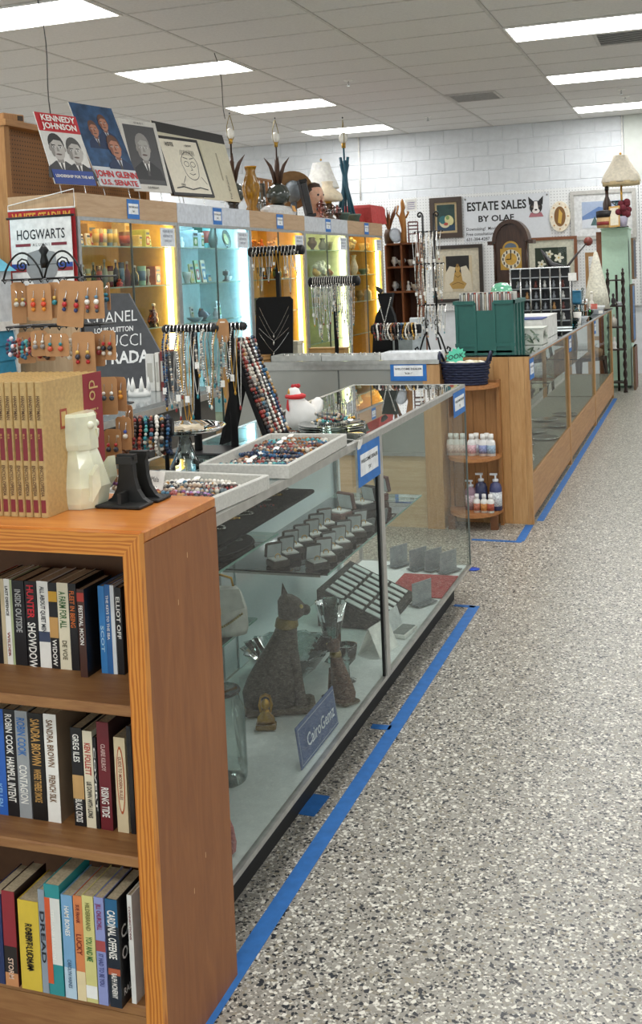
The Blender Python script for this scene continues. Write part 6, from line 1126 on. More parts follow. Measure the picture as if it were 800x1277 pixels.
o, k = on_top(431, XT-.22); t = thing('stick_lamp', 'teal stick lamp with bare socket and harp, no shade', 'lamp', o, .4); TL = M('#2d5a6c', .5); t.scale = (1.25, 1.25, 1.18)
MB().bbox((-.1, -.1, 0), (.1, .1, .03), .008).build('base', TL, t); MB().bbox((-.07, -.07, .03), (.07, .07, .06), .006).build('plinth', TL, t)
for q in range(6): a = q*math.pi/3; MB().tube([(.07*math.cos(a), .07*math.sin(a), .06), (-.035*math.cos(a+.5), -.035*math.sin(a+.5), .52+.03*(q % 3))], .013, 7).build('stick', TL, t)
MB().tube([(0, 0, .06), (0, 0, .66)], .008, 8).build('stem', TL, t); harp(t, .66, k, 1.6)
o, k = on_top(453, XT-.2); t = thing('cloth_covered_box', 'box draped in coral-red cloth on the last wall case', 'box', o)
m = MB(); hw, hd = .28, .16; rim = []
for i in range(40):
    q = i/40*4; sd = int(q); f = q-sd; x, y = ((-1+2*f, -1), (1, -1+2*f), (1-2*f, 1), (-1, 1-2*f))[sd]; rim.append((x*hd, y*hw, 1+.07*math.sin(i*2.1)))
vs = [(x*.9, y*.92, .2) for x, y, f in rim]+[(x, y, .17) for x, y, f in rim]+[(x*f*1.08, y*f*1.05, .006) for x, y, f in rim]; fs = [tuple(range(40))]+[(j*40+i, (j+1)*40+i, (j+1)*40+(i+1) % 40, j*40+(i+1) % 40) for j in range(2) for i in range(40)]
m.add(vs, fs); m.build('cloth', M('#c04a48', .85, bump=.2), t); box('carton', (-.13, -.24, 0), (.13, .24, .19), KRAFT, t)
for px, lab in ((426, 'small green-grey pot'), (440, 'second small green-grey pot')): 
    o, k = on_top(px, XT-.05); t = thing('small_pot', lab+' in front of the red cloth box', 'pot', o); MB().lathe([(.05, 0), (.07, .06), (.075, .062), (.065, .062)], n=16).build('body', M('#5f7268', .6), t); MB().lathe([(.07, .06), (.078, .064), (.078, .074), (.07, .076)], n=16).build('rim', M('#6a7d72', .6), t)
o, k = Vector((XT-.395, 11.25, ZT)), 0; t = thing('black_bottle', 'black bottle standing behind the red cloth box', 'bottle', o); MB().lathe([(.05, 0), (.05, .2), (.02, .26), (.02, .32)], n=14).build('body', M('#1d1b1a', .3), t); MB().lathe([(.024, .31), (.024, .34), (.01, .345)], n=10).build('cap', BLK, t)
# ================================================================== LONG OAK COUNTERS
LX, LXB, LZ = -.952, -1.425, .985
YS = [6.26, 8.2, 10.2, 12.28]
OAKY = WOOD('#a8794a', '#c0915e', 'y', 3, .5); OAKZ = WOOD('#a8794a', '#c69a66', 'z', 3, .5, 10, .6)
lcs = []
for k in range(3):
    y0, y1 = YS[k]+.001, YS[k+1]-.001; lab = ('oak and glass counter carrying the green crate', 'middle oak and glass counter between the crate and the cone', 'far oak and glass counter carrying the lace cone')[k]
    t = thing('oak_counter', lab, 'counter', ((LX+LXB)/2, (y0+y1)/2, 0)); lcs.append(t)
    def lb(n, a, b_, mat): return MB().box(a, b_).build(n, mat, t, world=True)
    lb('base_panel', (LX-.018, y0+.03, .04), (LX-.004, y1-.03, .265), OAKY); lb('base_rail', (LX-.018, y0+.03, .265), (LX, y1-.03, .285), OAKY); lb('kick', (LXB+.05, y0+.03, 0), (LX-.03, y1-.03, .04), M('#3a3128', .7)); lb('deck', (LXB+.02, y0+.03, .25), (LX-.018, y1-.03, .265), M('#9a958a', .6))
    for y in ((y0, y0+.03), (y1-.03, y1)): lb('post', (LX-.03, y[0], 0), (LX, y[1], LZ-.014), OAKZ)
    if k == 0:
        for i in range(5):
            xa = LXB+(LX-.03-LXB)*i/5; lb('end_board', (xa+.0008, y0, 0), (xa+(LX-.03-LXB)/5-.0008, y0+.018, LZ-.014), WOOD(('#b5854f', '#a97743', '#b98a55', '#ad7d48', '#b3834e')[i], ('#c99d69', '#c0915e', '#cfa572', '#c4955f', '#cb9f6b')[i], 'z', 3, .5, 10, .6))
    elif k == 2: lb('end_base_panel', (LXB+.03, y1-.018, 0), (LX-.03, y1, .265), OAKZ)
    lb('back_post', (LXB, y0, 0), (LXB+.03, y0+.03, LZ-.014), OAKZ) if k else None
    lb('back_post', (LXB, y1-.03, 0), (LXB+.03, y1, LZ-.014), OAKZ) if True else None
    lb('top_rail', (LX-.02, y0+.03, LZ-.03), (LX, y1-.03, LZ-.014), OAKY)
    MB().add([(LX-.01, y0+.03, .285), (LX-.01, y1-.03, .285), (LX-.01, y1-.03, LZ-.03), (LX-.01, y0+.03, LZ-.03)], [(0, 1, 2, 3)]).build('front_pane', GLASS('#eaf0ec', .35), t, world=True)
    MB().add([(LXB+.01, y0+.03, .285), (LXB+.01, y1-.03, .285), (LXB+.01, y1-.03, LZ-.03), (LXB+.01, y0+.03, LZ-.03)], [(0, 1, 2, 3)]).build('back_pane', GLASS('#eaf0ec', .35), t, world=True)
    MB().box((LXB, y0, LZ-.012), (LX+.004, y1, LZ-.002)).build('glass_top', GLASS('#cfdad6', 1.4), t, world=True); lb('top_edge', (LX+.004, y0, LZ-.014), (LX+.01, y1, LZ-.001), STEEL)
    lb('glass_shelf', (LXB+.03, y0+.04, .6), (LX-.15, y1-.04, .606), GLASS('#dfe8e2', 1.2))
    a = P((666, 711, 741)[k], 430, 0, LX); dealer_sign(t, (LX+.0006, y0+.005, LZ-.15), (0, 1, 0), .16, .12, '"RB"')
LT = LZ-.0014
# white papers and objects inside the first oak counter
q = P(672, 498, 0, -1.2); t = thing('folded_paper', 'white folded papers lying inside the oak counter under the crate', 'papers', (-1.2, 7.0, .2655), .3); MB().bbox((-.12, -.2, 0), (.12, .2, .02), .003).build('stack', PAPER, t); box('top_sheet', (-.1, -.15, .02), (.13, .19, .024), PAPER, t)
for k in range(6):
    t = thing('silver_tray', 'small silver tray inside the oak counter', 'tray', (-1.2+.12*(k % 2), 7.4+.3*k, .2655), .2*k, 'silver trays inside the oak counters'); MB().lathe([(.06, 0), (.07, .004), (.1, .012), (.098, .014), (.06, .006)], n=20).build('dish', STEEL, t); MB().lathe([(.097, .012), (.103, .015), (.098, .018)], n=20).build('rim', STEEL, t)
# ---- corner shelf with half-round shelves
SX0, SX1, SY = -1.424, -1.118, 6.256; cs_ = thing('corner_shelf', 'oak end unit with half-round shelves against the counter end', 'shelf unit', ((SX0+SX1)/2, SY-.1, 0)); OK2 = WOOD('#9a6b3c', '#b58350', 'z', 3, .5)
MB().box((SX0, SY-.02, .05), (SX1, SY, .955)).build('back_board', OK2, cs_, world=True) if False else None
for i in range(4):
    xa = SX0+(SX1-.02-SX0)*i/4; MB().box((xa+.001, SY-.014, .06), (xa+(SX1-.02-SX0)/4-.001, SY, .84)).build('back_board', OK2, cs_, world=True)
MB().box((SX1-.02, SY-.045, 0), (SX1, SY, .845)).build('side_board', WOOD('#8f6034', '#a87644', 'z', 3, .5), cs_, world=True); MB().box((SX0, SY-.045, 0), (SX0+.02, SY-.014, .845)).build('side_board', OK2, cs_, world=True)
zsh = []
for py in (481, 571, 640):
    z = P(600, py, 1, SY-.2).z; zsh.append(z); mx_, rx = (SX0+SX1)/2, (SX1-SX0)/2; pl = [(mx_+rx*math.cos(q), -.21*math.sin(q)) for q in [math.pi*i/20 for i in range(21)]]
    MB().prism(pl, (0, SY-.046, z-.02), (1, 0, 0), (0, 1, 0), (0, 0, .02)).build('half_round_shelf', WOOD('#a5683a', '#bd834f', 'x', 3, .4), cs_, world=True)
for dx, dy in ((-.12, -.17), (.12, -.15)): MB().box(((SX0+SX1)/2+dx-.02, SY+dy-.02, 0), ((SX0+SX1)/2+dx+.02, SY+dy+.02, zsh[2]-.02)).build('foot', M('#6d4427', .5), cs_, world=True)
def lotion(px, sh, yy, w_, h, kind, c, label, group=None, pump=False, cap='#f0efea', lab2='#8fae6a'):
    z = zsh[sh]+.0006; x = P(px, 560, 1, yy).x; t = thing('lotion_bottle', label, 'bottle', (x, yy, z), 0, group); r = w_/2
    MB().lathe([(r, 0), (r, h*.6), (r*.85, h*.7), (r*.4, h*.76), (r*.4, h*.8)], n=16).build('body', M(c, .3), t)
    if pump:
        MB().lathe([(r*.5, h*.78), (r*.5, h*.84), (r*.15, h*.86), (r*.15, h*.96)], n=12).build('pump_collar', M(cap, .4), t); MB().box((-r*.9, -r*.2, h*.95), (r*.3, r*.2, h)).build('pump_head', M(cap, .4), t)
    else: MB().lathe([(r*.62, h*.78), (r*.6, h), (r*.3, h*1.01)], n=14).build('cap', M(cap, .4), t)
    m = MB(); m.lathe([(r*1.015, h*.12), (r*1.015, h*.5)], n=16); m.build('label', M(lab2, .5, var=.4, scale=120), t)
for k, px in enumerate((588, 594, 602, 607, 612)): lotion(px, 1, SY-.13+.03*(k % 2), .05, .125, 0, '#ececea', ('white lotion bottle with pink label', 'white lotion bottle with grey label', 'white lotion bottle with lilac label', 'white lotion bottle with green label', 'white lotion bottle with blue label')[k]+' on the middle half-round shelf', None, False, '#f4f3ef', ('#d9b4bc', '#c9cdd2', '#8f9ac4', '#8fae5a', '#9ab0c4')[k])
for k, px in enumerate((562, 569, 577)): lotion(px, 1, SY-.12, .05, .125, 0, '#e6e2dc', 'plain white lotion bottle behind the case glass on the middle half-round shelf', 'white bottles seen through the case end', False, '#efeeea', '#d9c4bc')
for k, (px, h) in enumerate(((585, .16), (598, .2), (616, .2))): lotion(px, 2, SY-.1, .07, h*1.05, 0, ('#a88a9a', '#3a3f5f', '#4a4f78')[k], ('mauve pump bottle', 'dark blue pump bottle', 'indigo pump bottle with white label')[k]+' on the lowest half-round shelf', None, True, '#dfe2e6', ('#d9c4cc', '#2f3454', '#d9dce6')[k])
for k, px in enumerate((592, 601, 609)): lotion(px, 2, SY-.18, .04, .105, 0, '#ecebe6', 'small white lotion bottle with '+('coral', 'orange', 'rust')[k]+' label in front of the pump bottles', None, False, '#f6f5f1', ('#b5705a', '#c9884a', '#a8523a')[k])
# ---- wicker basket
q = P(581, 470, 1, SY-.12); bk = thing('wicker_basket', 'navy wicker basket of shells on the half-round shelf', 'basket', (q.x, SY-.135, zsh[0]+.0006)); NV = M('#1b2340', .6, bump=.2); rx, ry, hb3 = .135, .085, .13
m = MB()
for r_ in range(9):
    z = hb3*(r_+.5)/9; f = .86+.14*(r_/8)
    m.tube([(rx*f*math.cos(q_)*(1+.03*math.sin(12*q_+r_*math.pi)), ry*f*math.sin(q_)*(1+.04*math.sin(12*q_+r_*math.pi)), z) for q_ in [2*math.pi*i/48 for i in range(49)]], .0085, 6, False)
m.build('weave', NV, bk)
m = MB(); [m.tube([(rx*.86*math.cos(q_), ry*.86*math.sin(q_), 0), (rx*math.cos(q_), ry*math.sin(q_), hb3)], .006, 5) for q_ in [2*math.pi*i/16 for i in range(16)]]; m.build('stakes', NV, bk); MB().lathe([(.001, .004), (.11, .006)], n=20, ay=.62).build('bottom', NV, bk)
for s in (-1, 1): MB().tube([(s*rx, -.05, hb3), (s*(rx+.01), -.03, hb3+.04), (s*(rx+.012), 0, hb3+.055), (s*(rx+.01), .03, hb3+.04), (s*rx, .05, hb3)], .008, 7).build('handle', NV, bk)
for k in range(9): m = MB(); m.ball((0, 0, 0), .03, 8, 5, sx=1.3, sz=.6); m.build('shell', M(('#e3dccb', '#d9cfae', '#efe9da')[k % 3], .5), loc=(q.x-.08+.02*k, SY-.135+.03*((k % 3)-1), zsh[0]+.118+.004*(k % 2)), rot=k*.7, label='pale shell piled in the navy wicker basket', cat='shell', group='shells in the navy basket')
t = thing('star_tag', 'mint green starburst price tag standing in the navy basket', 'sign', (q.x-.05, SY-.16, zsh[0]+.12)); pts = [(.06*(1 if i % 2 else .78)*math.cos(math.pi*i/12), .045+.05*(1 if i % 2 else .75)*math.sin(math.pi*i/12)) for i in range(24)]
MB().prism(pts, (0, 0, 0), (1, 0, .2), (0, .2, 1), (0, .002, 0)).build('card', M('#62d6b2', .6), t); text(t, 'OOK', .04, (0, .004, .03), (1, 0, .2), (0, .2, 1), INK, bold=.01)
# ---- green crate of discs
a, b_ = P(567, 437, 1, 6.5), P(642, 437, 1, 6.5); gc = thing('storage_crate', 'dark green plastic crate full of music discs', 'crate', ((a.x+b_.x)/2, 6.72, LT+.0005)); GR = M('#1f6057', .45, var=.05); cw, cd, ch = (b_.x-a.x)/2, .2, P(605, 375, 1, 6.52).z-LT
for nm, pl in (('front', 1), ('back', -1)): MB().prism([(-cw*.95, 0), (cw*.95, 0), (cw, ch), (cw*.32, ch), (cw*.3, ch-.06), (-cw*.3, ch-.06), (-cw*.32, ch), (-cw, ch)], (0, -cd*pl, 0), (1, 0, 0), (0, 0, 1), (0, .006*pl, 0)).build('wall', GR, gc)
for s in (-1, 1): MB().prism([(-cd, 0), (cd, 0), (cd, ch), (-cd, ch)], (s*cw*.97, 0, 0), (0, 1, 0), (s*.0, 0, 1), (-s*.006, 0, 0)).build('side_wall', GR, gc)
box('bottom', (-cw*.95, -cd, 0), (cw*.95, cd, .006), GR, gc)
for x in (-cw*.93, -cw*.32, cw*.32, cw*.93): box('rib', (x-.008, -cd-.008, .0), (x+.008, -cd, ch-.01), GR, gc)
for y in (-cd*.6, 0, cd*.6): box('rib', (cw*.97, y-.008, 0), (cw*.97+.008, y+.008, ch-.01), GR, gc)
m = MB(); m.box((-cw*1.03, -cd-.014, ch-.022), (-cw*.32, -cd, ch)); m.box((cw*.32, -cd-.014, ch-.022), (cw*1.03, -cd, ch)); m.box((cw*.97, -cd-.014, ch-.022), (cw*1.03, cd+.014, ch)); m.box((-cw*1.03, -cd, ch-.022), (-cw*.97, cd+.014, ch)); m.build('rim', GR, gc); m = MB(); m.box((-cw, -cd-.01, .03), (-cw*.32, -cd, .05)); m.box((cw*.32, -cd-.01, .03), (cw, -cd, .05)); m.build('lower_band', GR, gc)
for k in range(26):
    x = -cw*.92+cw*1.84*(k+.5)/26; c = ('#e6e4de', '#c9c5ba', '#4a4644', '#d9d6cc', '#8a5a4a', '#efece4', '#6a6f78', '#b5402f')[k % 8]; hh = ch-.085+.11+random.uniform(-.004, .006)
    t = thing('music_disc_case', 'slim disc case filed upright in the green crate', 'disc case', (gc.location.x+x, gc.location.y-.06, LT+.0075+ch-.085), 0, 'disc cases in the green crate'); box('shell', (-.005, -.06, 0), (.005, .07, .125), M(c, .25), t); box('spine_label', (-.0035, -.0606, .01), (.0035, -.06, .115), M(('#8a8a88', '#e9e6de', '#d9d0b8', '#efece6', '#b5756a')[k % 5], .5), t)
# ---- floral box, white boxes
q = P(665, 428, 2, LT); t = thing('floral_box', 'white box printed with grey leaves beside the green crate', 'box', (-1.06, 7.1, LT+.0005)); MB().bbox((-.11, -.1, 0), (.09, .14, .1), .003).build('carton', M('#dcdcd4', .6), t); pr = Print((-.11, -.1006, 0), (1, 0, 0), (0, 0, 1)); pr2 = Print((.0906, -.1, 0), (0, 1, 0), (0, 0, 1))
for pp in (pr, pr2):
    for k in range(16): x, y = random.uniform(.02, .18), random.uniform(.015, .085); a = random.uniform(0, 360); pp.ell(x, y, .022, .006, ('#4a5a4a', '#7a8a72', '#9aa89a')[k % 3], 8, rot=a)
pr.build(t, 'leaf_print'); pr2.build(t, 'leaf_print'); box('lid', (-.112, -.102, .1), (.092, .142, .108), M('#cfd2c8', .6), t)
for k in range(3):
    t = thing('white_binder_box', 'white archive box standing in the row behind the floral box', 'box', (-1.22, 7.45+.27*k, LT+.0005), 0, 'white boxes on the oak counter'); MB().bbox((-.2, -.125, 0), (.2, .125, .145), .003).build('carton', M('#e6e5e0', .5), t); box('lid', (-.203, -.128, .145), (.203, .128, .152), M('#3a4a8a' if k == 0 else '#e9e8e4', .5), t)
# ---- revolving jewellery tower of compartments
q = P(690, 405, 2, LT); TW = Vector((-1.22, 8.75, LT+.0005)); tw = thing('revolving_display', 'silver revolving display tower of small compartments', 'display rack', TW, .15); ht = P(660, 334, 1, 8.75).z-LT
def px_at(px, yy): return P(px, 390, 1, yy).x
xl, xr2 = px_at(637, 8.75)-TW.x, px_at(712, 8.75)-TW.x; hw = (xr2-xl)/2; mid = (xl+xr2)/2; tw.location.x += mid
MB().bbox((-hw, -.1, 0), (hw, .1, .02), .004).build('base', STEEL, tw); MB().bbox((-hw, -.1, ht-.012), (hw, .1, ht), .004).build('cap', STEEL, tw)
for k in range(7): x = -hw+.008+(2*hw-.016)*k/6; MB().tube([(x, -.095, .02), (x, -.095, ht-.012)], .008, 6).build('post', STEEL, tw)
for k in range(5): box('shelf', (-hw, -.095, .06+k*(ht-.1)/4.5), (hw, .095, .066+k*(ht-.1)/4.5), M('#9a9d9f', .3, .6), tw)
box('core', (-hw+.01, -.0, .02), (hw-.01, .01, ht-.012), M('#26262a', .5), tw)
for i in range(6):
    for k in range(4): x = -hw+.03+(2*hw-.06)*(i+.5)/6; z = .0665+k*(ht-.1)/4.5; m = MB(); m.lathe([(.014, 0), (.016, .02), (.008, .035), (.012, .05), (.002, .062)], n=8); m.build('trinket', M(random.choice(['#c9c9c4', '#2f3036', '#8a8f94', '#b58a5a', '#6a3a34', '#dfdcd2']), .3, .3), loc=Vector(tw.location)+Vector((x*math.cos(.15)+.05*math.sin(.15), x*math.sin(.15)-.05, z)), label='small trinket in a compartment of the revolving display', cat='trinket', group='trinkets in the revolving display')
t = thing('receipt_roll', 'white paper tag folded over the revolving display', 'paper', (px_at(719-5, 8.6), 8.62, P(712, 350, 1, 8.62).z)); MB().prism([(-.03, 0), (.03, 0), (.03, .06), (-.03, .06)], (0, 0, 0), (1, .2, 0), (0, .1, 1), (0, .002, 0)).build('front_flap', PAPER, t); MB().prism([(-.03, 0), (.03, 0), (.03, .06), (-.03, .06)], (0, .02, 0), (1, .2, 0), (0, -.1, 1), (0, .002, 0)).build('back_flap', PAPER, t)
# glass dishes, blue tins and small things on the counters
def glassrack(px, yy, label):
    x = -1.14; t = thing('tiered_tray', label, 'tray', (x, yy, LT+.0005)); 
    for k in range(3): MB().bbox((-.18, -.18, .03+.06*k), (.18, .18, .036+.06*k), .002).build('glass_tier', GLASS('#b9cbc8', 1.4), t)
    for a, b_ in ((-1, -1), (1, -1), (1, 1), (-1, 1)): MB().tube([(.16*a, .16*b_, 0), (.16*a, .16*b_, .19)], .006, 6).build('leg', STEEL, t)
    return t
glassrack(700, 9.75, 'three-tier glass tray stand on the middle oak counter')
for k, (px, yy, c, w_, h, lab) in enumerate(((690, 9.7, '#5f9ab5', .1, .07, 'small sky-blue tin on the glass tray stand'), (705, 9.8, '#3f7f9f', .09, .1, 'teal-blue tin beside the sky-blue one'))):
    t = thing('tin', lab, 'tin', (-1.22+.16*k, yy, LT+.157)); MB().bbox((-w_/2, -w_/2, 0), (w_/2, w_/2, h), .006).build('body', M(c, .4, .2), t); MB().bbox((-w_/2-.002, -w_/2-.002, h), (w_/2+.002, w_/2+.002, h+.012), .004).build('lid', M(c, .3, .2), t)
for k, (x, yy, kind, w_, h, c, lab) in enumerate(((-1.05, 10.25, 'bottle', .06, .26, '#c9d2d2', 'clear glass decanter on the middle oak counter'), (-1.16, 10.35, 'bottle', .055, .3, '#aab4b6', 'tall grey glass decanter near the lace cone'), (-1.28, 10.45, 'vase', .08, .24, '#b5bcb8', 'silver-grey vase near the lace cone'), (-1.05, 10.6, 'bowl', .14, .06, '#6fae7a', 'green glass bowl on the far oak counter'), (-1.12, 10.85, 'bowl', .16, .07, '#c9cfd2', 'silver bowl on the far oak counter'), (-1.36, 10.1, 'urn', .12, .2, '#7a3f34', 'russet lidded urn behind the decanters'), (-1.06, 11.2, 'figure', .07, .2, '#e6e2d8', 'white figurine on the far oak counter'), (-1.22, 11.4, 'candle', .06, .22, '#c9b58a', 'straw candle stick on the far oak counter'))):
    t = thing(lab.split(' on ')[0].split(' near ')[0].split(' behind ')[0].replace('-', ' ').replace(' ', '_'), lab, lab.split(' on ')[0].split(' near ')[0].split(' behind ')[0].split()[-1], (x, yy, LT+.0005)); mm = GLASS(c, 1.4) if 'glass' in lab else M(c, .3)
    MB().lathe(prof(kind, w_, h), n=16).build('body', mm, t); MB().lathe([(w_*.2, h), (w_*.24, h+.006), (w_*.12, h+.02)], n=12).build('top', mm, t)
for k in range(4): t = thing('small_carton', ('blue', 'white', 'tan', 'grey')[k]+' small carton lying on the far oak counter', 'carton', (-1.3+.1*k, 10.9+.22*(k % 3), LT+.0005), .3*k); MB().bbox((-.05, -.07, 0), (.05, .07, .05), .003).build('carton', M(('#4a7fae', '#e6e4de', '#b58f62', '#8f9498')[k], .5), t); box('label', (-.03, -.0706, .01), (.03, -.07, .04), PAPER, t)
for k, (x, yy, kind, w_, h, c, lab) in enumerate(((-1.02, 9.1, 'bowl', .12, .06, '#5fa8b0', 'teal glass dish by the revolving display'), (-1.0, 9.3, 'tumbler', .07, .1, '#e9e7e0', 'white mug near the revolving display'), (-1.03, 9.48, 'vase', .08, .16, '#9ab8c0', 'blue-grey glass vase near the revolving display'), (-.99, 9.6, 'bowl', .1, .05, '#c9cdd0', 'silver dish before the glass tray stand'), (-1.0, 10.05, 'candle', .05, .16, '#8a5a3a', 'copper candle holder before the decanters'), (-1.02, 11.0, 'tumbler', .07, .1, '#b55a4a', 'red mug on the far oak counter'), (-1.02, 11.55, 'bowl', .12, .06, '#dfe2e2', 'white bowl close to the lace cone'))):
    t = thing(lab.split(' by ')[0].split(' near ')[0].split(' before ')[0].split(' on ')[0].split(' close ')[0].replace('-', ' ').replace(' ', '_'), lab, lab.split(' by ')[0].split(' near ')[0].split(' before ')[0].split(' on ')[0].split(' close ')[0].split()[-1], (x, yy, LT+.0005)); mm = GLASS(c, 1.4) if 'glass' in lab.split(' tray')[0].split(' before')[0] else M(c, .3)
    MB().lathe(prof(kind, w_, h), n=16).build('body', mm, t); MB().lathe([(w_*.35, 0), (w_*.38, .004), (w_*.3, .008)], n=14).build('foot', mm, t)
# green glass dome lamp shade behind the crate
t = thing('green_dome', 'mint green glass dome shade behind the green crate', 'lamp', (P(625, 362, 1, 8.2).x, 8.2, LT+.0005)); zd = P(625, 365, 1, 8.2).z-LT; MB().lathe([(.07, 0), (.07, .012), (.015, .03), (.012, zd)], n=16).build('stem', GOLD, t); MB().lathe([(.085, zd-.02), (.085, zd), (.075, zd+.04), (.045, zd+.07), (.001, zd+.078)], n=24).build('dome', M('#74c09c', .15, coat=1.), t)
# lace cone
q = P(744, 384, 2, LT); zt = P(749, 313, 0, -1.12).z; yc = 12.0; hcone = P(748, 313, 1, yc).z-LT; xc = P(744, 380, 1, yc).x
t = thing('lace_cone', 'tall white lace cone tree at the far end of the oak counters', 'ornament', (xc, yc, LT+.0005)); MB().lathe([(.16, 0), (.165, .006), (.15, .012)], n=24).build('base_plate', M('#4a4038', .5), t); MB().lathe([(.135, .012), (.115, hcone*.3), (.075, hcone*.6), (.04, hcone*.85), (.018, hcone*.98), (.004, hcone)], n=28).build('cone', M('#dfdccb', .8, var=.2, scale=45, bump=.7), t)
# upholstered chair behind the far counter
def chair(x, y, rz, label):
    t = thing('side_chair', label, 'chair', (x, y, 0), rz); FB = M('#8a6f52', .9, var=.35, scale=25, bump=.3); LG = M('#3a2618', .4)
    MB().loft([(.42, 0, 0, .24, .25), (.44, 0, 0, .27, .27), (.5, 0, 0, .27, .27), (.53, 0, 0, .2, .2)], 20).build('seat', FB, t); m = MB(); m.prism([(-.22, 0), (.22, 0), (.24, .3), (.18, .42), (0, .46), (-.18, .42), (-.24, .3)], (0, .2, .56), (1, 0, 0), (0, .15, 1), (0, .06, 0)); m.build('backrest', FB, t); MB().box((-.22, -.22, .38), (.22, .22, .43)).build('seat_rail', LG, t)
    for sx in (-1, 1):
        for sy in (-1, 1): MB().tube([(sx*.2, sy*.2, .4), (sx*.22, sy*.21, .2), (sx*.2, sy*.22, .0)], [.025, .02, .014], 8).build('leg', LG, t)
        MB().tube([(sx*.21, .22, .42), (sx*.22, .26, .7)], .02, 8).build('back_post', LG, t)
chair(-1.36, 12.68, 2.4, 'brown floral upholstered chair seen through the far oak counter'); chair(-2.0, 12.5, 2.7, 'brown floral upholstered chair seen through the middle oak counter')
# ================================================================== BACK WALL
def picture(px0, py0, px1, py1, yy, fr, label, art, fw=.03, mat_w=0., matc='#e6e2d6', cat_='picture', name='framed_picture'):
    a, b_ = P(px0, py1, 1, yy), P(px1, py0, 1, yy); w_, h = b_.x-a.x, b_.z-a.z; t = thing(name, label, cat_, ((a.x+b_.x)/2, yy, a.z)); f = M(fr, .4)
    for q in (((-w_/2, -.03, 0), (w_/2, 0, fw)), ((-w_/2, -.03, h-fw), (w_/2, 0, h)), ((-w_/2, -.03, fw), (-w_/2+fw, 0, h-fw)), ((w_/2-fw, -.03, fw), (w_/2, 0, h-fw))): MB().box(*q).build('frame_bar', f, t)
    box('backing', (-w_/2+fw, -.012, fw), (w_/2-fw, -.004, h-fw), M(matc, .7), t)
    i = fw+mat_w; pr = Print((-w_/2+i, -.0135, i), (1, 0, 0), (0, 0, 1), .0008); art(pr, w_-2*i, h-2*i); pr.build(t, 'picture_print')
    MB().add([(-w_/2+fw, -.026, fw), (w_/2-fw, -.026, fw), (w_/2-fw, -.026, h-fw), (-w_/2+fw, -.026, h-fw)], [(0, 1, 2, 3)]).build('glazing', GLASS('#fafafa', .25), t); return t
YP = YW-.037
def a_still(p, w, h): p.rect(0, 0, w, h, M('#22403c', .5, var=.5, scale=9)); p.rect(0, 0, w, h*.22, '#1c3e5a'); p.ell(w*.42, h*.3, w*.3, h*.18, '#d8cfae', rot=-25); p.ell(w*.36, h*.42, w*.24, h*.16, '#2c6a70', rot=-20); p.ell(w*.68, h*.4, w*.24, h*.2, '#d6cf9a', rot=30); p.ell(w*.5, h*.26, w*.12, h*.06, '#b54a3a'); p.ell(w*.6, h*.5, w*.1, h*.08, '#7f9a5a')
picture(537, 245, 575, 298, YP, '#3a2c22', 'dark framed still-life painting of fruit on the pegboard wall', a_still, .07, .03, '#c4b088')
def a_bud(p, w, h):
    p.rect(0, 0, w, h, '#cdbf9f'); p.rect(w*.1, h*.5, w*.9, h, '#171514'); p.poly([(0, 0), (w*.06, h*.5), (w*.22, h*.72), (w*.42, h*.68), (w*.3, 0)], '#d9d0ba'); p.poly([(w, 0), (w*.94, h*.5), (w*.8, h*.72), (w*.6, h*.68), (w*.7, 0)], '#d9d0ba')
    p.poly([(w*.3, h*.08), (w*.7, h*.08), (w*.8, h*.22), (w*.66, h*.3), (w*.62, h*.5), (w*.55, h*.58), (w*.45, h*.58), (w*.38, h*.5), (w*.34, h*.3), (w*.2, h*.22)], '#b9954e'); p.ell(w*.5, h*.64, w*.085, h*.09, '#c4a05a'); p.ell(w*.5, h*.73, w*.05, h*.05, '#8a6a34'); p.line([(w*.3, h*.2), (w*.5, h*.26), (w*.7, h*.2)], w*.02, '#7d5f2e'); p.line([(w*.4, h*.46), (w*.5, h*.4), (w*.6, h*.46)], w*.02, '#7d5f2e')
picture(541, 304, 601, 378, YP-.006, '#2b231d', 'large framed picture of a golden seated figure on black', a_bud, .05, .1, '#cfc8b4')
def a_lil(p, w, h):
    p.rect(0, 0, w, h, '#2c3a2c')
    for cx_, cy_, s in ((.2, .3, .14), (.45, .72, .13), (.75, .55, .16), (.5, .2, .12)):
        for q in range(5): p.ell(w*cx_+w*s*.5*math.cos(q*1.257), h*cy_+w*s*.5*math.sin(q*1.257), w*s*.55, w*s*.3, '#e3e2cf', 10, rot=math.degrees(q*1.257))
        p.ell(w*cx_, h*cy_, w*.03, w*.03, '#c9b05a')
picture(655, 294, 719, 352, YP-.006, '#7a4a2c', 'brown framed print of white lilies behind the clock', a_lil, .04, .1, '#d3d2bf')
def a_snow(p, w, h): p.rect(0, 0, w, h, '#b4c4de'); p.poly([(0, h*.45), (w*.4, h*.8), (w*.8, h*.62), (w, h*.75), (w, 0), (0, 0)], '#6f8fc4'); p.poly([(0, 0), (0, h*.32), (w*.5, h*.42), (w, h*.25), (w, 0)], '#dfe4ec'); p.poly([(w*.2, h*.1), (w*.4, h*.1), (w*.3, h*.45)], '#4a6a6a'); p.poly([(w*.28, h*.1), (w*.46, h*.1), (w*.38, h*.38)], '#557a78')
picture(712, 234, 792, 300, YP, '#b5b3ae', 'large silver-framed snowy landscape under the fringed lamp shade', a_snow, .05, .1, '#e9eaea')
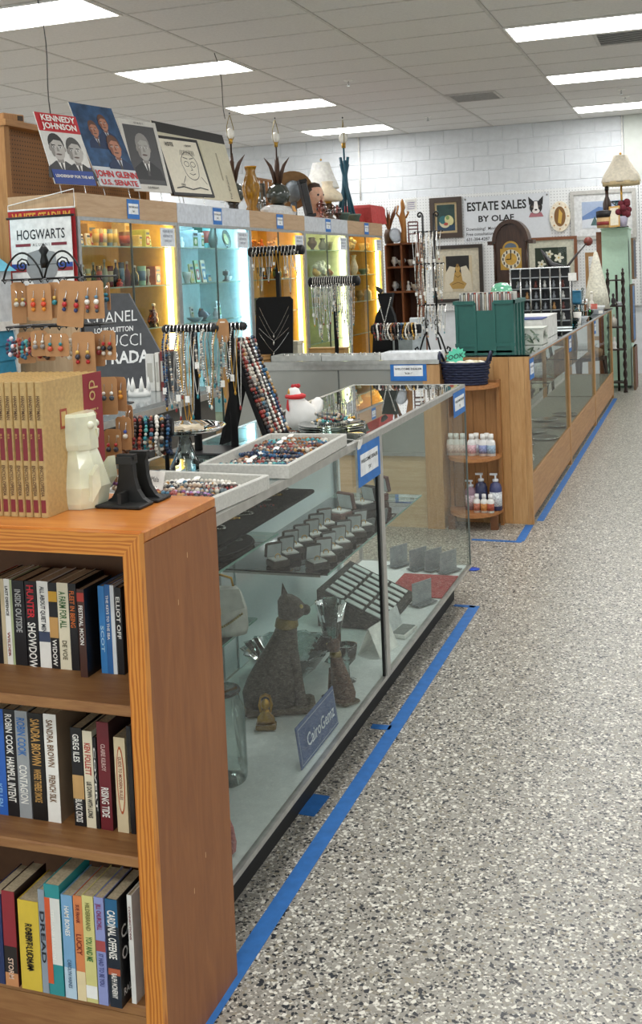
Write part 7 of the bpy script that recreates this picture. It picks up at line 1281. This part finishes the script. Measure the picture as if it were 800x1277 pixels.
# oval plaque
q = P(698, 270, 1, YP); a = P(685, 270, 1, YP).x; rx = q.x-a; rz = q.z-P(698, 289, 1, YP).z; t = thing('oval_plaque', 'cream oval wall plaque with gilt centre', 'plaque', (q.x, YP, q.z-rz))
E_ = lambda sx, sz, n=28: [(sx*math.cos(2*math.pi*i/n), rz+sz*math.sin(2*math.pi*i/n)) for i in range(n)]
MB().prism(E_(rx, rz), (0, -.03, 0), (1, 0, 0), (0, 0, 1), (0, .03, 0)).build('rim', M('#e3d9c4', .6), t); pr = Print((0, -.031, 0), (1, 0, 0), (0, 0, 1), .001); pr.poly(E_(rx*.55, rz*.66), '#7a5428'); pr.poly([(-rx*.2, rz*.6), (rx*.1, rz*.5), (rx*.25, rz*1.2), (-rx*.05, rz*1.5)], '#c9a24a'); [pr.ell(rx*.78*math.cos(i*.7854), rz+rz*.82*math.sin(i*.7854), rx*.08, rx*.08, '#b5854a', 8) for i in range(8)]; pr.build(t, 'relief_print')
# banner
tlb, brb = P(577, 249, 1, YP), P(686, 300, 1, YP); zt_ = P(632, 243, 1, YP).z; zb_ = zt_-.62; w_ = brb.x-tlb.x; h = zt_-zb_; bn = thing('shop_banner', 'white vinyl banner reading ESTATE SALES with a small dog head', 'banner', ((tlb.x+brb.x)/2, YP, zb_))
MB().box((-w_/2, -.004, 0), (w_/2, 0, h)).build('vinyl', M('#d0d4d9', .45, var=.03), bn); BK_ = M('#1b1b1d', .5)
for body, sz, x, z, wd_, al in (('ESTATE SALES', .165, -.13, .43, None, 'CENTER'), ('BY OLAF', .115, -.14, .275, 1.1, 'CENTER'), ('Downsizing?  Moving?  Instead...', .06, -w_/2+.03, .16, .9, 'LEFT'), ('Free consultation and more info.', .06, -w_/2+.03, .09, .88, 'LEFT'), ('631-384-4287', .06, -w_/2+.03, .02, .95, 'LEFT')):
    text(bn, body, sz, (x, -.0045, z), (1, 0, 0), (0, 0, 1), BK_, bold=.028 if sz > .1 else .012, wide=wd_ or (w_*.78/(sz*6.9)), align=al)
for s in (-1, 1): MB().lathe([(.012, 0), (.014, -.004), (.006, -.005)], n=10).build('eyelet', GOLD, bn).matrix_local = Matrix.Translation((s*(w_/2-.03), -.004, h-.03)) @ Matrix.Rotation(math.pi/2, 4, 'X')
pr = Print((w_/2-.18, -.0045, .36), (1, 0, 0), (0, 0, 1), .001); pr.poly([(-.09, .1), (-.1, .22), (-.03, .15)], '#1c1a1a'); pr.poly([(.09, .1), (.1, .22), (.03, .15)], '#1c1a1a'); pr.poly([(-.1, -.06), (.1, -.06), (.07, .0), (-.07, 0)], '#a86a72'); pr.ell(0, .07, .085, .09, '#1c1a1a'); pr.poly([(-.02, .15), (.02, .15), (.035, .03), (-.035, .03)], '#e9e6e2'); pr.ell(0, .02, .05, .035, '#e0dcd8'); pr.ell(0, .035, .018, .012, '#1c1a1a'); [pr.ell(s*.045, .08, .016, .016, '#5a4a42', 10, lift=False) for s in (-1, 1)]; pr.k += 1; pr.build(bn, 'dog_print')
# grandfather clock
gx = P(639, 340, 1, 13.5).x; gk = thing('grandfather_clock', 'dark walnut grandfather clock with arched hood and brass dial', 'clock', (gx, 13.5, 0)); DW = WOOD('#2b1a12', '#4a2f20', 'z', 3, .35); zt = P(640, 273, 1, 13.36).z; zh = P(640, 351, 1, 13.36).z; hw = (P(664, 340, 1, 13.36).x-P(614, 340, 1, 13.36).x)/2*.84
MB().bbox((-hw*.95, -.12, 0), (hw*.95, .12, .4), .01).build('base', DW, gk); MB().bbox((-hw*.72, -.1, .4), (hw*.72, .1, zh-.02), .008).build('trunk', DW, gk); box('trunk_door', (-hw*.5, -.106, .5), (hw*.5, -.1, zh-.1), WOOD('#3a2418', '#5a3a28', 'z', 3, .35), gk)
MB().bbox((-hw*1.02, -.14, zh-.03), (hw*1.02, .14, zh+.01), .008).build('hood_base', DW, gk); hp = zt-zh; ar = [(hw*.92*math.cos(q_), hp*.62+hp*.35*math.sin(q_)) for q_ in [math.pi*i/16 for i in range(17)]]
MB().prism([(-hw*.92, 0), (hw*.92, 0)]+ar, (0, -.1, zh), (1, 0, 0), (0, 0, 1), (0, .22, 0)).build('hood', DW, gk)
co = [(hw*1.08*math.cos(q_), hp*.64+(hp*.36)*math.sin(q_)) for q_ in [math.pi*i/16 for i in range(17)]]; ci_ = [(hw*.86*math.cos(q_), hp*.64+(hp*.36-.05)*math.sin(q_)) for q_ in [math.pi*i/16 for i in range(17)]]
MB().prism(co+ci_[::-1], (0, -.14, zh), (1, 0, 0), (0, 0, 1), (0, .27, 0)).build('arched_cornice', DW, gk); 
for s in (-1, 1): MB().tube([(s*hw*.95, -.12, zh), (s*hw*.95, -.12, zh+hp*.62)], .014, 8).build('column', DW, gk); MB().box((s*hw*1.2-.03, -.14, zh+hp*.6), (s*hw*1.2+.03, .12, zh+hp*.66)).build('cornice_wing', DW, gk)
fz = zh+hp*.36; fr_ = hw*.6; pr = Print((0, -.102, fz), (1, 0, 0), (0, 0, 1), .0015); pr.rect(-fr_*1.05, -fr_*1.05, fr_*1.05, fr_*1.05, M('#b58f3f', .3, .4)); pr.ell(0, fr_*1.05, fr_*.8, fr_*.75, M('#b58f3f', .3, .4), a0=0, a1=180); pr.ell(0, fr_*1.15, fr_*.6, fr_*.45, '#5a6a7a', a0=0, a1=180); pr.ell(0, 0, fr_*.95, fr_*.95, '#d9d2bc', 28); pr.ell(0, 0, fr_*.6, fr_*.6, M('#c49a45', .3, .4), 24)
for k in range(12): a = k*math.pi/6; pr.rect(fr_*.78*math.cos(a)-.008, fr_*.78*math.sin(a)-.018, fr_*.78*math.cos(a)+.008, fr_*.78*math.sin(a)+.018, '#2a2420', lift=False)
pr.k += 1; pr.build(gk, 'dial'); MB().box((-.005, -.122, fz), (.005, -.118, fz+fr_*.7)).build('minute_hand', BLK, gk); MB().box((-fr_*.45, -.122, fz-.005), (0, -.118, fz+.005)).build('hour_hand', BLK, gk)
# brown cubby shelf and its things
ysh = 11.75; a, b_ = P(479, 303, 1, ysh), P(520, 303, 1, ysh); sw, sh_ = b_.x-a.x, (a.z+b_.z)/2; cu_ = thing('cubby_shelf', 'brown wooden two-column cubby shelf beside the last wall case', 'shelf unit', ((a.x+b_.x)/2, ysh+.15, 0)); CB = WOOD('#6a3a20', '#84502e', 'z', 3, .5); CI = M('#5a3220', .6)
for x in (-sw/2, -.01, sw/2-.02): box('upright', (x, -.15, 0), (x+.02, .15, sh_-.02), CB, cu_)
zs = [P(500, py, 1, ysh).z for py in (332, 363)]
for z in (.1, .45, .8, *zs, sh_): 
    for x0_, x1_ in ((-sw/2+.02, -.01), (.01, sw/2-.02)): box('shelf_board', (x0_, -.15, z-.02), (x1_, .15, z), CB, cu_)
box('back_board', (-sw/2, .15, 0), (sw/2, .16, sh_), CI, cu_)
for k, (fx, z, kind, c, lab) in enumerate(((-.72, zs[0], 'urn', '#d9d8d4', 'white lidded tureen'), (-.22, zs[0], 'bowl', '#cfd3d6', 'pale porcelain bowl'), (.5, zs[0], 'bowl', '#e2ddd2', 'cream sauce boat'), (-.72, zs[1], 'urn', '#c4c8cc', 'grey china teapot'), (-.25, zs[1], 'vase', '#2a2a2e', 'black pottery vase'), (.25, zs[1], 'figure', '#e6e3dc', 'white shell ornament'), (.7, zs[1], 'bowl', '#d9cfc0', 'beige bowl'), (.6, zs[1]-.3, 'urn', '#b5a48a', 'tan jar'))):
    if z < zs[1]-.1: z = .8
    w_ = .07 if kind != 'bowl' else .085; t = thing(lab.replace(' ', '_'), lab+' in the brown cubby shelf', lab.split()[-1], (cu_.location.x+fx*sw/2*.85, cu_.location.y-.04, z+.0006)); MB().lathe(prof(kind, w_, .11 if kind != 'bowl' else .07), n=14).build('body', M(c, .35), t); MB().tube([(w_*.4, 0, .03), (w_*.65, 0, .06), (w_*.45, 0, .09)], .006, 6).build('handle', M(c, .35), t)
zt = sh_+.0006; cxx = cu_.location.x
t = thing('dried_grass_bunch', 'bunch of rust-brown dried grasses in a jar on the cubby shelf', 'dried flowers', (cxx-sw*.42, ysh+.1, zt)); MB().lathe([(.05, 0), (.06, .1), (.04, .16)], n=14).build('jar', M('#5a4432', .5), t)
for k in range(14): a = k*2.4; MB().tube([(0, 0, .12), (.04*math.cos(a), .04*math.sin(a), .26), (.1*math.cos(a), .1*math.sin(a), .36+.02*(k % 5))], [.004, .012, .002], 5).build('stem', M(('#7a4a2a', '#94602f', '#5f3a24')[k % 3], .8), t)
t = thing('gold_figure', 'carved gold standing figure on the brown cubby shelf', 'figurine', (cxx+sw*.02, ysh+.1, zt)); t.scale = (.75, .75, 1.); MB().loft([(0, 0, 0, .06, .05), (.03, 0, 0, .05, .04), (.15, .01, 0, .04, .035), (.28, -.01, 0, .055, .04), (.36, 0, 0, .025, .025), (.39, .01, 0, .035, .032), (.45, 0, 0, .03, .03), (.49, 0, 0, .008, .008)], 12).build('body', M('#a8743a', .45, .3), t)
for s in (-1, 1): MB().tube([(s*.045, 0, .28), (s*.09, -.01, .33), (s*.06, -.01, .42)], .014, 7).build('arm', M('#a8743a', .45, .3), t)
t = thing('wall_plate', 'blue-grey china plate propped on the cubby shelf', 'plate', (cxx-sw*.2, ysh+.04, zt), (0, 0, 0)); m = MB(); m.T = Matrix.Translation((0, 0, .085)) @ Matrix.Rotation(.9, 4, 'Z') @ Matrix.Rotation(math.radians(80), 4, 'X'); m.lathe([(.035, 0), (.055, .006), (.083, .012), (.085, .015), (.05, .008)], n=26); m.build('dish', M('#b9c2cc', .3), t); MB().tube([(-.04, -.03, 0), (-.04, .05, 0), (-.03, .05, .1)], .004, 5).build('easel', BLK, t)
t = thing('doll_chair', 'tiny dark red doll chair on the cubby shelf', 'doll chair', (cxx+sw*.36, ysh+.05, zt), .3); RC = M('#5a211c', .5); box('seat', (-.06, -.05, .09), (.06, .05, .1), RC, t)
for sx in (-1, 1):
    for sy in (-1, 1): MB().tube([(sx*.052, sy*.042, 0), (sx*.052, sy*.042, .09 if sy < 0 else .23)], .007, 6).build('leg', RC, t)
for z in (.14, .18, .22): box('back_slat', (-.052, .038, z), (.052, .046, z+.015), RC, t)
# mint cabinet and its surroundings at the aisle end
ym = 13.2; a, b_ = P(749, 284, 1, ym), P(782, 284, 1, ym); mc = thing('mint_cabinet', 'tall mint green cabinet end at the far end of the aisle', 'cabinet', ((a.x+b_.x)/2, ym+.3, 0)); w_ = (b_.x-a.x)/2; hm = (a.z+b_.z)/2; MT = M('#bfe0c8', .5, var=.04)
box('body', (-w_, -.3, .03), (w_, .3, hm-.02), MT, mc); box('plinth', (-w_+.02, -.28, 0), (w_-.02, .28, .03), M('#5f7a68', .6), mc); MB().bbox((-w_-.01, -.31, hm-.02), (w_+.01, .31, hm), .004).build('top', MT, mc); box('brown_edge', (-w_-.06, -.3, 0), (-w_, .3, hm-.04), M('#7a4a2c', .5), mc)
for k, (z0_, z1_, c, lab) in enumerate(((.55, 1.22, '#4a7ab5', 'blue framed board leaning against the mint cabinet'), (.0, .5, '#7a4434', 'red-brown panel leaning low against the mint cabinet'), (1.28, 1.75, '#3a4f6a', 'dark blue picture leaning high by the mint cabinet'))):
    t = thing('leaning_board', lab, 'board', (mc.location.x+w_+.025+.012*k, ym+.02, z0_ if z0_ == 0 else z0_)); box('panel', (0, -.22, 0), (.02, .2, z1_-z0_), M(c, .5, var=.2, scale=6), t)
    for y_ in (-.235, .2): box('frame_side', (-.004, y_, 0), (.024, y_+.02, z1_-z0_), M('#6a5238', .5), t)
    for z_ in (0, z1_-z0_-.02): box('frame_bar', (-.004, -.215, z_), (.024, .2, z_+.02), M('#6a5238', .5), t)
zt = hm+.0006; cx_ = mc.location.x
def put(name, label, cat_, fx, fy, parts):
    t = thing(name, label, cat_, (cx_+fx*w_, ym+fy, zt))
    for nm, mb, mt in parts: mb.build(nm, mt, t)
    return t
zs_ = P(776, 228, 1, ym+.3).z-hm; rs = 21*(14.0)/FPX
put('fringed_lamp', 'standing lamp with a scalloped cream fringed shade on the mint cabinet', 'lamp', .5, .24, [('base', MB().lathe([(.07, 0), (.075, .015), (.03, .04), (.05, .12), (.02, .2)], n=16), M('#4a3a30', .4)), ('stem', MB().tube([(0, 0, .18), (0, 0, zs_+.05)], .012, 8), GOLD), ('shade', MB().lathe([(rs*.98, 0), (rs, .02), (rs*.9, .09), (rs*.62, .19), (rs*.42, .27), (rs*.36, .32)], (0, 0, zs_), 32, flute=8, fl=.05), M('#ece3cf', .8, sub=.2)), ('fringe', MB().lathe([(rs*.96, -.035), (rs*.97, .012)], (0, 0, zs_), 48, flute=24, fl=.03), M('#c9b48c', .9)), ('finial', MB().ball((0, 0, zs_+.34), .015, 8, 5), GOLD)])
put('hat_box', 'black and tan round hat box with red band on the mint cabinet', 'box', -.5, -.14, [('body', MB().lathe([(.11, 0), (.11, .12)], n=24), M('#c9a878', .6)), ('lid', MB().lathe([(.116, .12), (.116, .19), (.09, .2)], n=24), M('#1c1a1c', .5)), ('band', MB().lathe([(.112, .03), (.112, .07)], n=24), M('#8a2a2a', .5))])
put('glass_epergne', 'pale glass vase between hat box and red flowers', 'vase', .45, .02, [('body', MB().lathe([(.07, 0), (.03, .04), (.06, .12), (.09, .18), (.04, .24), (.1, .3)], n=20), GLASS('#a9c4c0', 1.4)), ('rim', MB().lathe([(.1, .3), (.11, .305), (.1, .31)], n=20), GLASS('#a9c4c0', 1.4))])
put('red_flowers', 'dark red silk flower bunch beside the fringed lamp', 'flowers', .75, -.2, [('pot', MB().lathe([(.04, 0), (.06, .1), (.05, .12)], n=14), M('#b5b0c4', .5)), ('blooms', (lambda m: [m.ball((random.uniform(-.07, .07), random.uniform(-.06, .06), .2+random.uniform(-.06, .09)), .04, 7, 5) for _ in range(12)] and m)(MB()), M('#6a1f2c', .8))])
put('brown_bottle', 'tall brown bottle behind the glass vase on the mint cabinet', 'bottle', -.6, .2, [('body', MB().lathe([(.05, 0), (.05, .3), (.02, .38), (.02, .46)], n=14), M('#3a2418', .3)), ('cap', MB().lathe([(.024, .45), (.024, .49), (.01, .5)], n=10), M('#1c1614', .4))])
put('gilt_frame', 'small gilt frame standing beside the hat box', 'frame', .15, -.27, [('frame', MB().prism([(-.06, 0), (.06, 0), (.06, .24), (-.06, .24)], (0, 0, 0), (1, 0, .05), (0, .2, 1), (0, .012, 0)), M('#b08a4a', .4, .4)), ('picture', MB().prism([(-.045, .02), (.045, .02), (.045, .22), (-.045, .22)], (0, -.0015, 0), (1, 0, .05), (0, .2, 1), (0, .001, 0)), M('#e0d9c4', .6))])
# barley-twist curio shelf
yq = 12.75; a, b_ = P(757, 345, 1, yq), P(776, 345, 1, yq); qx, qw = (a.x+b_.x)/2, (b_.x-a.x)/2; zt = P(766, 343, 1, yq).z; cr = thing('curio_shelf', 'dark barley-twist corner curio shelf in front of the mint cabinet', 'shelf unit', (qx, yq, 0)); DK2 = M('#2a1914', .4)
for x in (-qw, qw):
    m = MB()
    for ph in (0, math.pi): m.tube([(x+.011*math.cos(i*.5+ph), .011*math.sin(i*.5+ph), zt*i/80) for i in range(81)], .012, 6)
    m.build('twist_post', DK2, cr); MB().lathe([(.016, 0), (.02, .02), (.008, .04), (.014, .055), (.002, .08)], (x, 0, zt), 10).build('finial', DK2, cr)
MB().tube([(0, .16, 0), (0, .16, zt)], .014, 8).build('rear_post', DK2, cr)
czs = [zt*f for f in (.08, .36, .55, .73, .95)]
for z in czs: MB().prism([(-qw-.02, -.02), (qw+.02, -.02), (qw+.02, .02), (.03, .19), (-.03, .19), (-qw-.02, .02)], (0, 0, z), (1, 0, 0), (0, 1, 0), (0, 0, .014)).build('shelf', DK2, cr)
for k, (z, c, kind, lab) in enumerate(((czs[3], '#2a2426', 'figure', 'black figurine on the upper curio shelf'), (czs[3], '#cfd3d6', 'bowl', 'small silver dish on the upper curio shelf'), (czs[2], '#c9c4b8', 'bottle', 'pale bottle on the middle curio shelf'), (czs[1], '#e6e4de', 'figure', 'white figurine on the lower curio shelf'))):
    t = thing(lab.split(' on ')[0].replace(' ', '_'), lab, lab.split(' on ')[0].split()[-1], (qx+(-.03 if k != 1 else .04), yq+.04, z+.0146)); h_ = .14 if kind != 'bowl' else .04; MB().lathe(prof(kind, .07, h_), n=14).build('body', M(c, .35), t); MB().lathe([(.024, 0), (.028, .004), (.02, .008)], n=12).build('foot', M(c, .35), t)
# wooden pegs frame between lilies and cabinet
yf_ = 14.2; a, b_ = P(731, 315, 1, yf_), P(747, 315, 1, yf_); t = thing('wooden_easel', 'light wooden easel frame beside the mint cabinet', 'easel', ((a.x+b_.x)/2, yf_, 0)); ww = (b_.x-a.x)/2; ze = a.z
for x in (-ww, ww): box('upright', (x-.02, -.015, 0), (x+.02, .015, ze), M('#b58a58', .5), t)
for z in (.5, ze*.72, ze-.05): box('crossbar', (-ww+.02, -.012, z), (ww-.02, .012, z+.05), M('#b58a58', .5), t)
# violin-bow like stick and dark horn leaning over the display tower
a, b_ = P(703, 338, 1, 9.2), P(733, 301, 1, 9.6); m = MB(); m.tube([Vector((0, 0, 0)), (b_-a)*.5+Vector((0, 0, .01)), b_-a], [.012, .009, .005], 7); 
t = thing('walking_stick', 'dark walking stick with a round red handle leaning over the display', 'stick', (a.x, a.y, a.z)); m.build('shaft', M('#2a2420', .5), t); MB().ball(b_-a, .04, 10, 6).build('handle', M('#7a3a30', .4), t); MB().tube([(0, 0, 0), (-.12, -.05, -(a.z-LT-.012))], .012, 7).build('lower_shaft', M('#2a2420', .5), t)
a = P(674, 311, 1, 9.3); t = thing('horn', 'curved black horn rising behind the display tower', 'horn', (P(700, 345, 1, 9.3).x, 9.3, LT+.0005)); pts = [(.05, 0, 0), (.05, 0, P(700, 340, 1, 9.3).z-LT-.03), (.0, 0, P(700, 336, 1, 9.3).z-LT), (P(686, 330, 1, 9.3).x-t.location.x, 0, P(686, 330, 1, 9.3).z-LT), (a.x-t.location.x, 0, a.z-LT)]; MB().tube(pts, [.03, .035, .04, .03, .004], 9).build('body', M('#17161a', .35), t); MB().lathe([(.08, 0), (.08, .01), (.04, .03)], (.05, 0, 0), 14).build('foot', BLK, t)
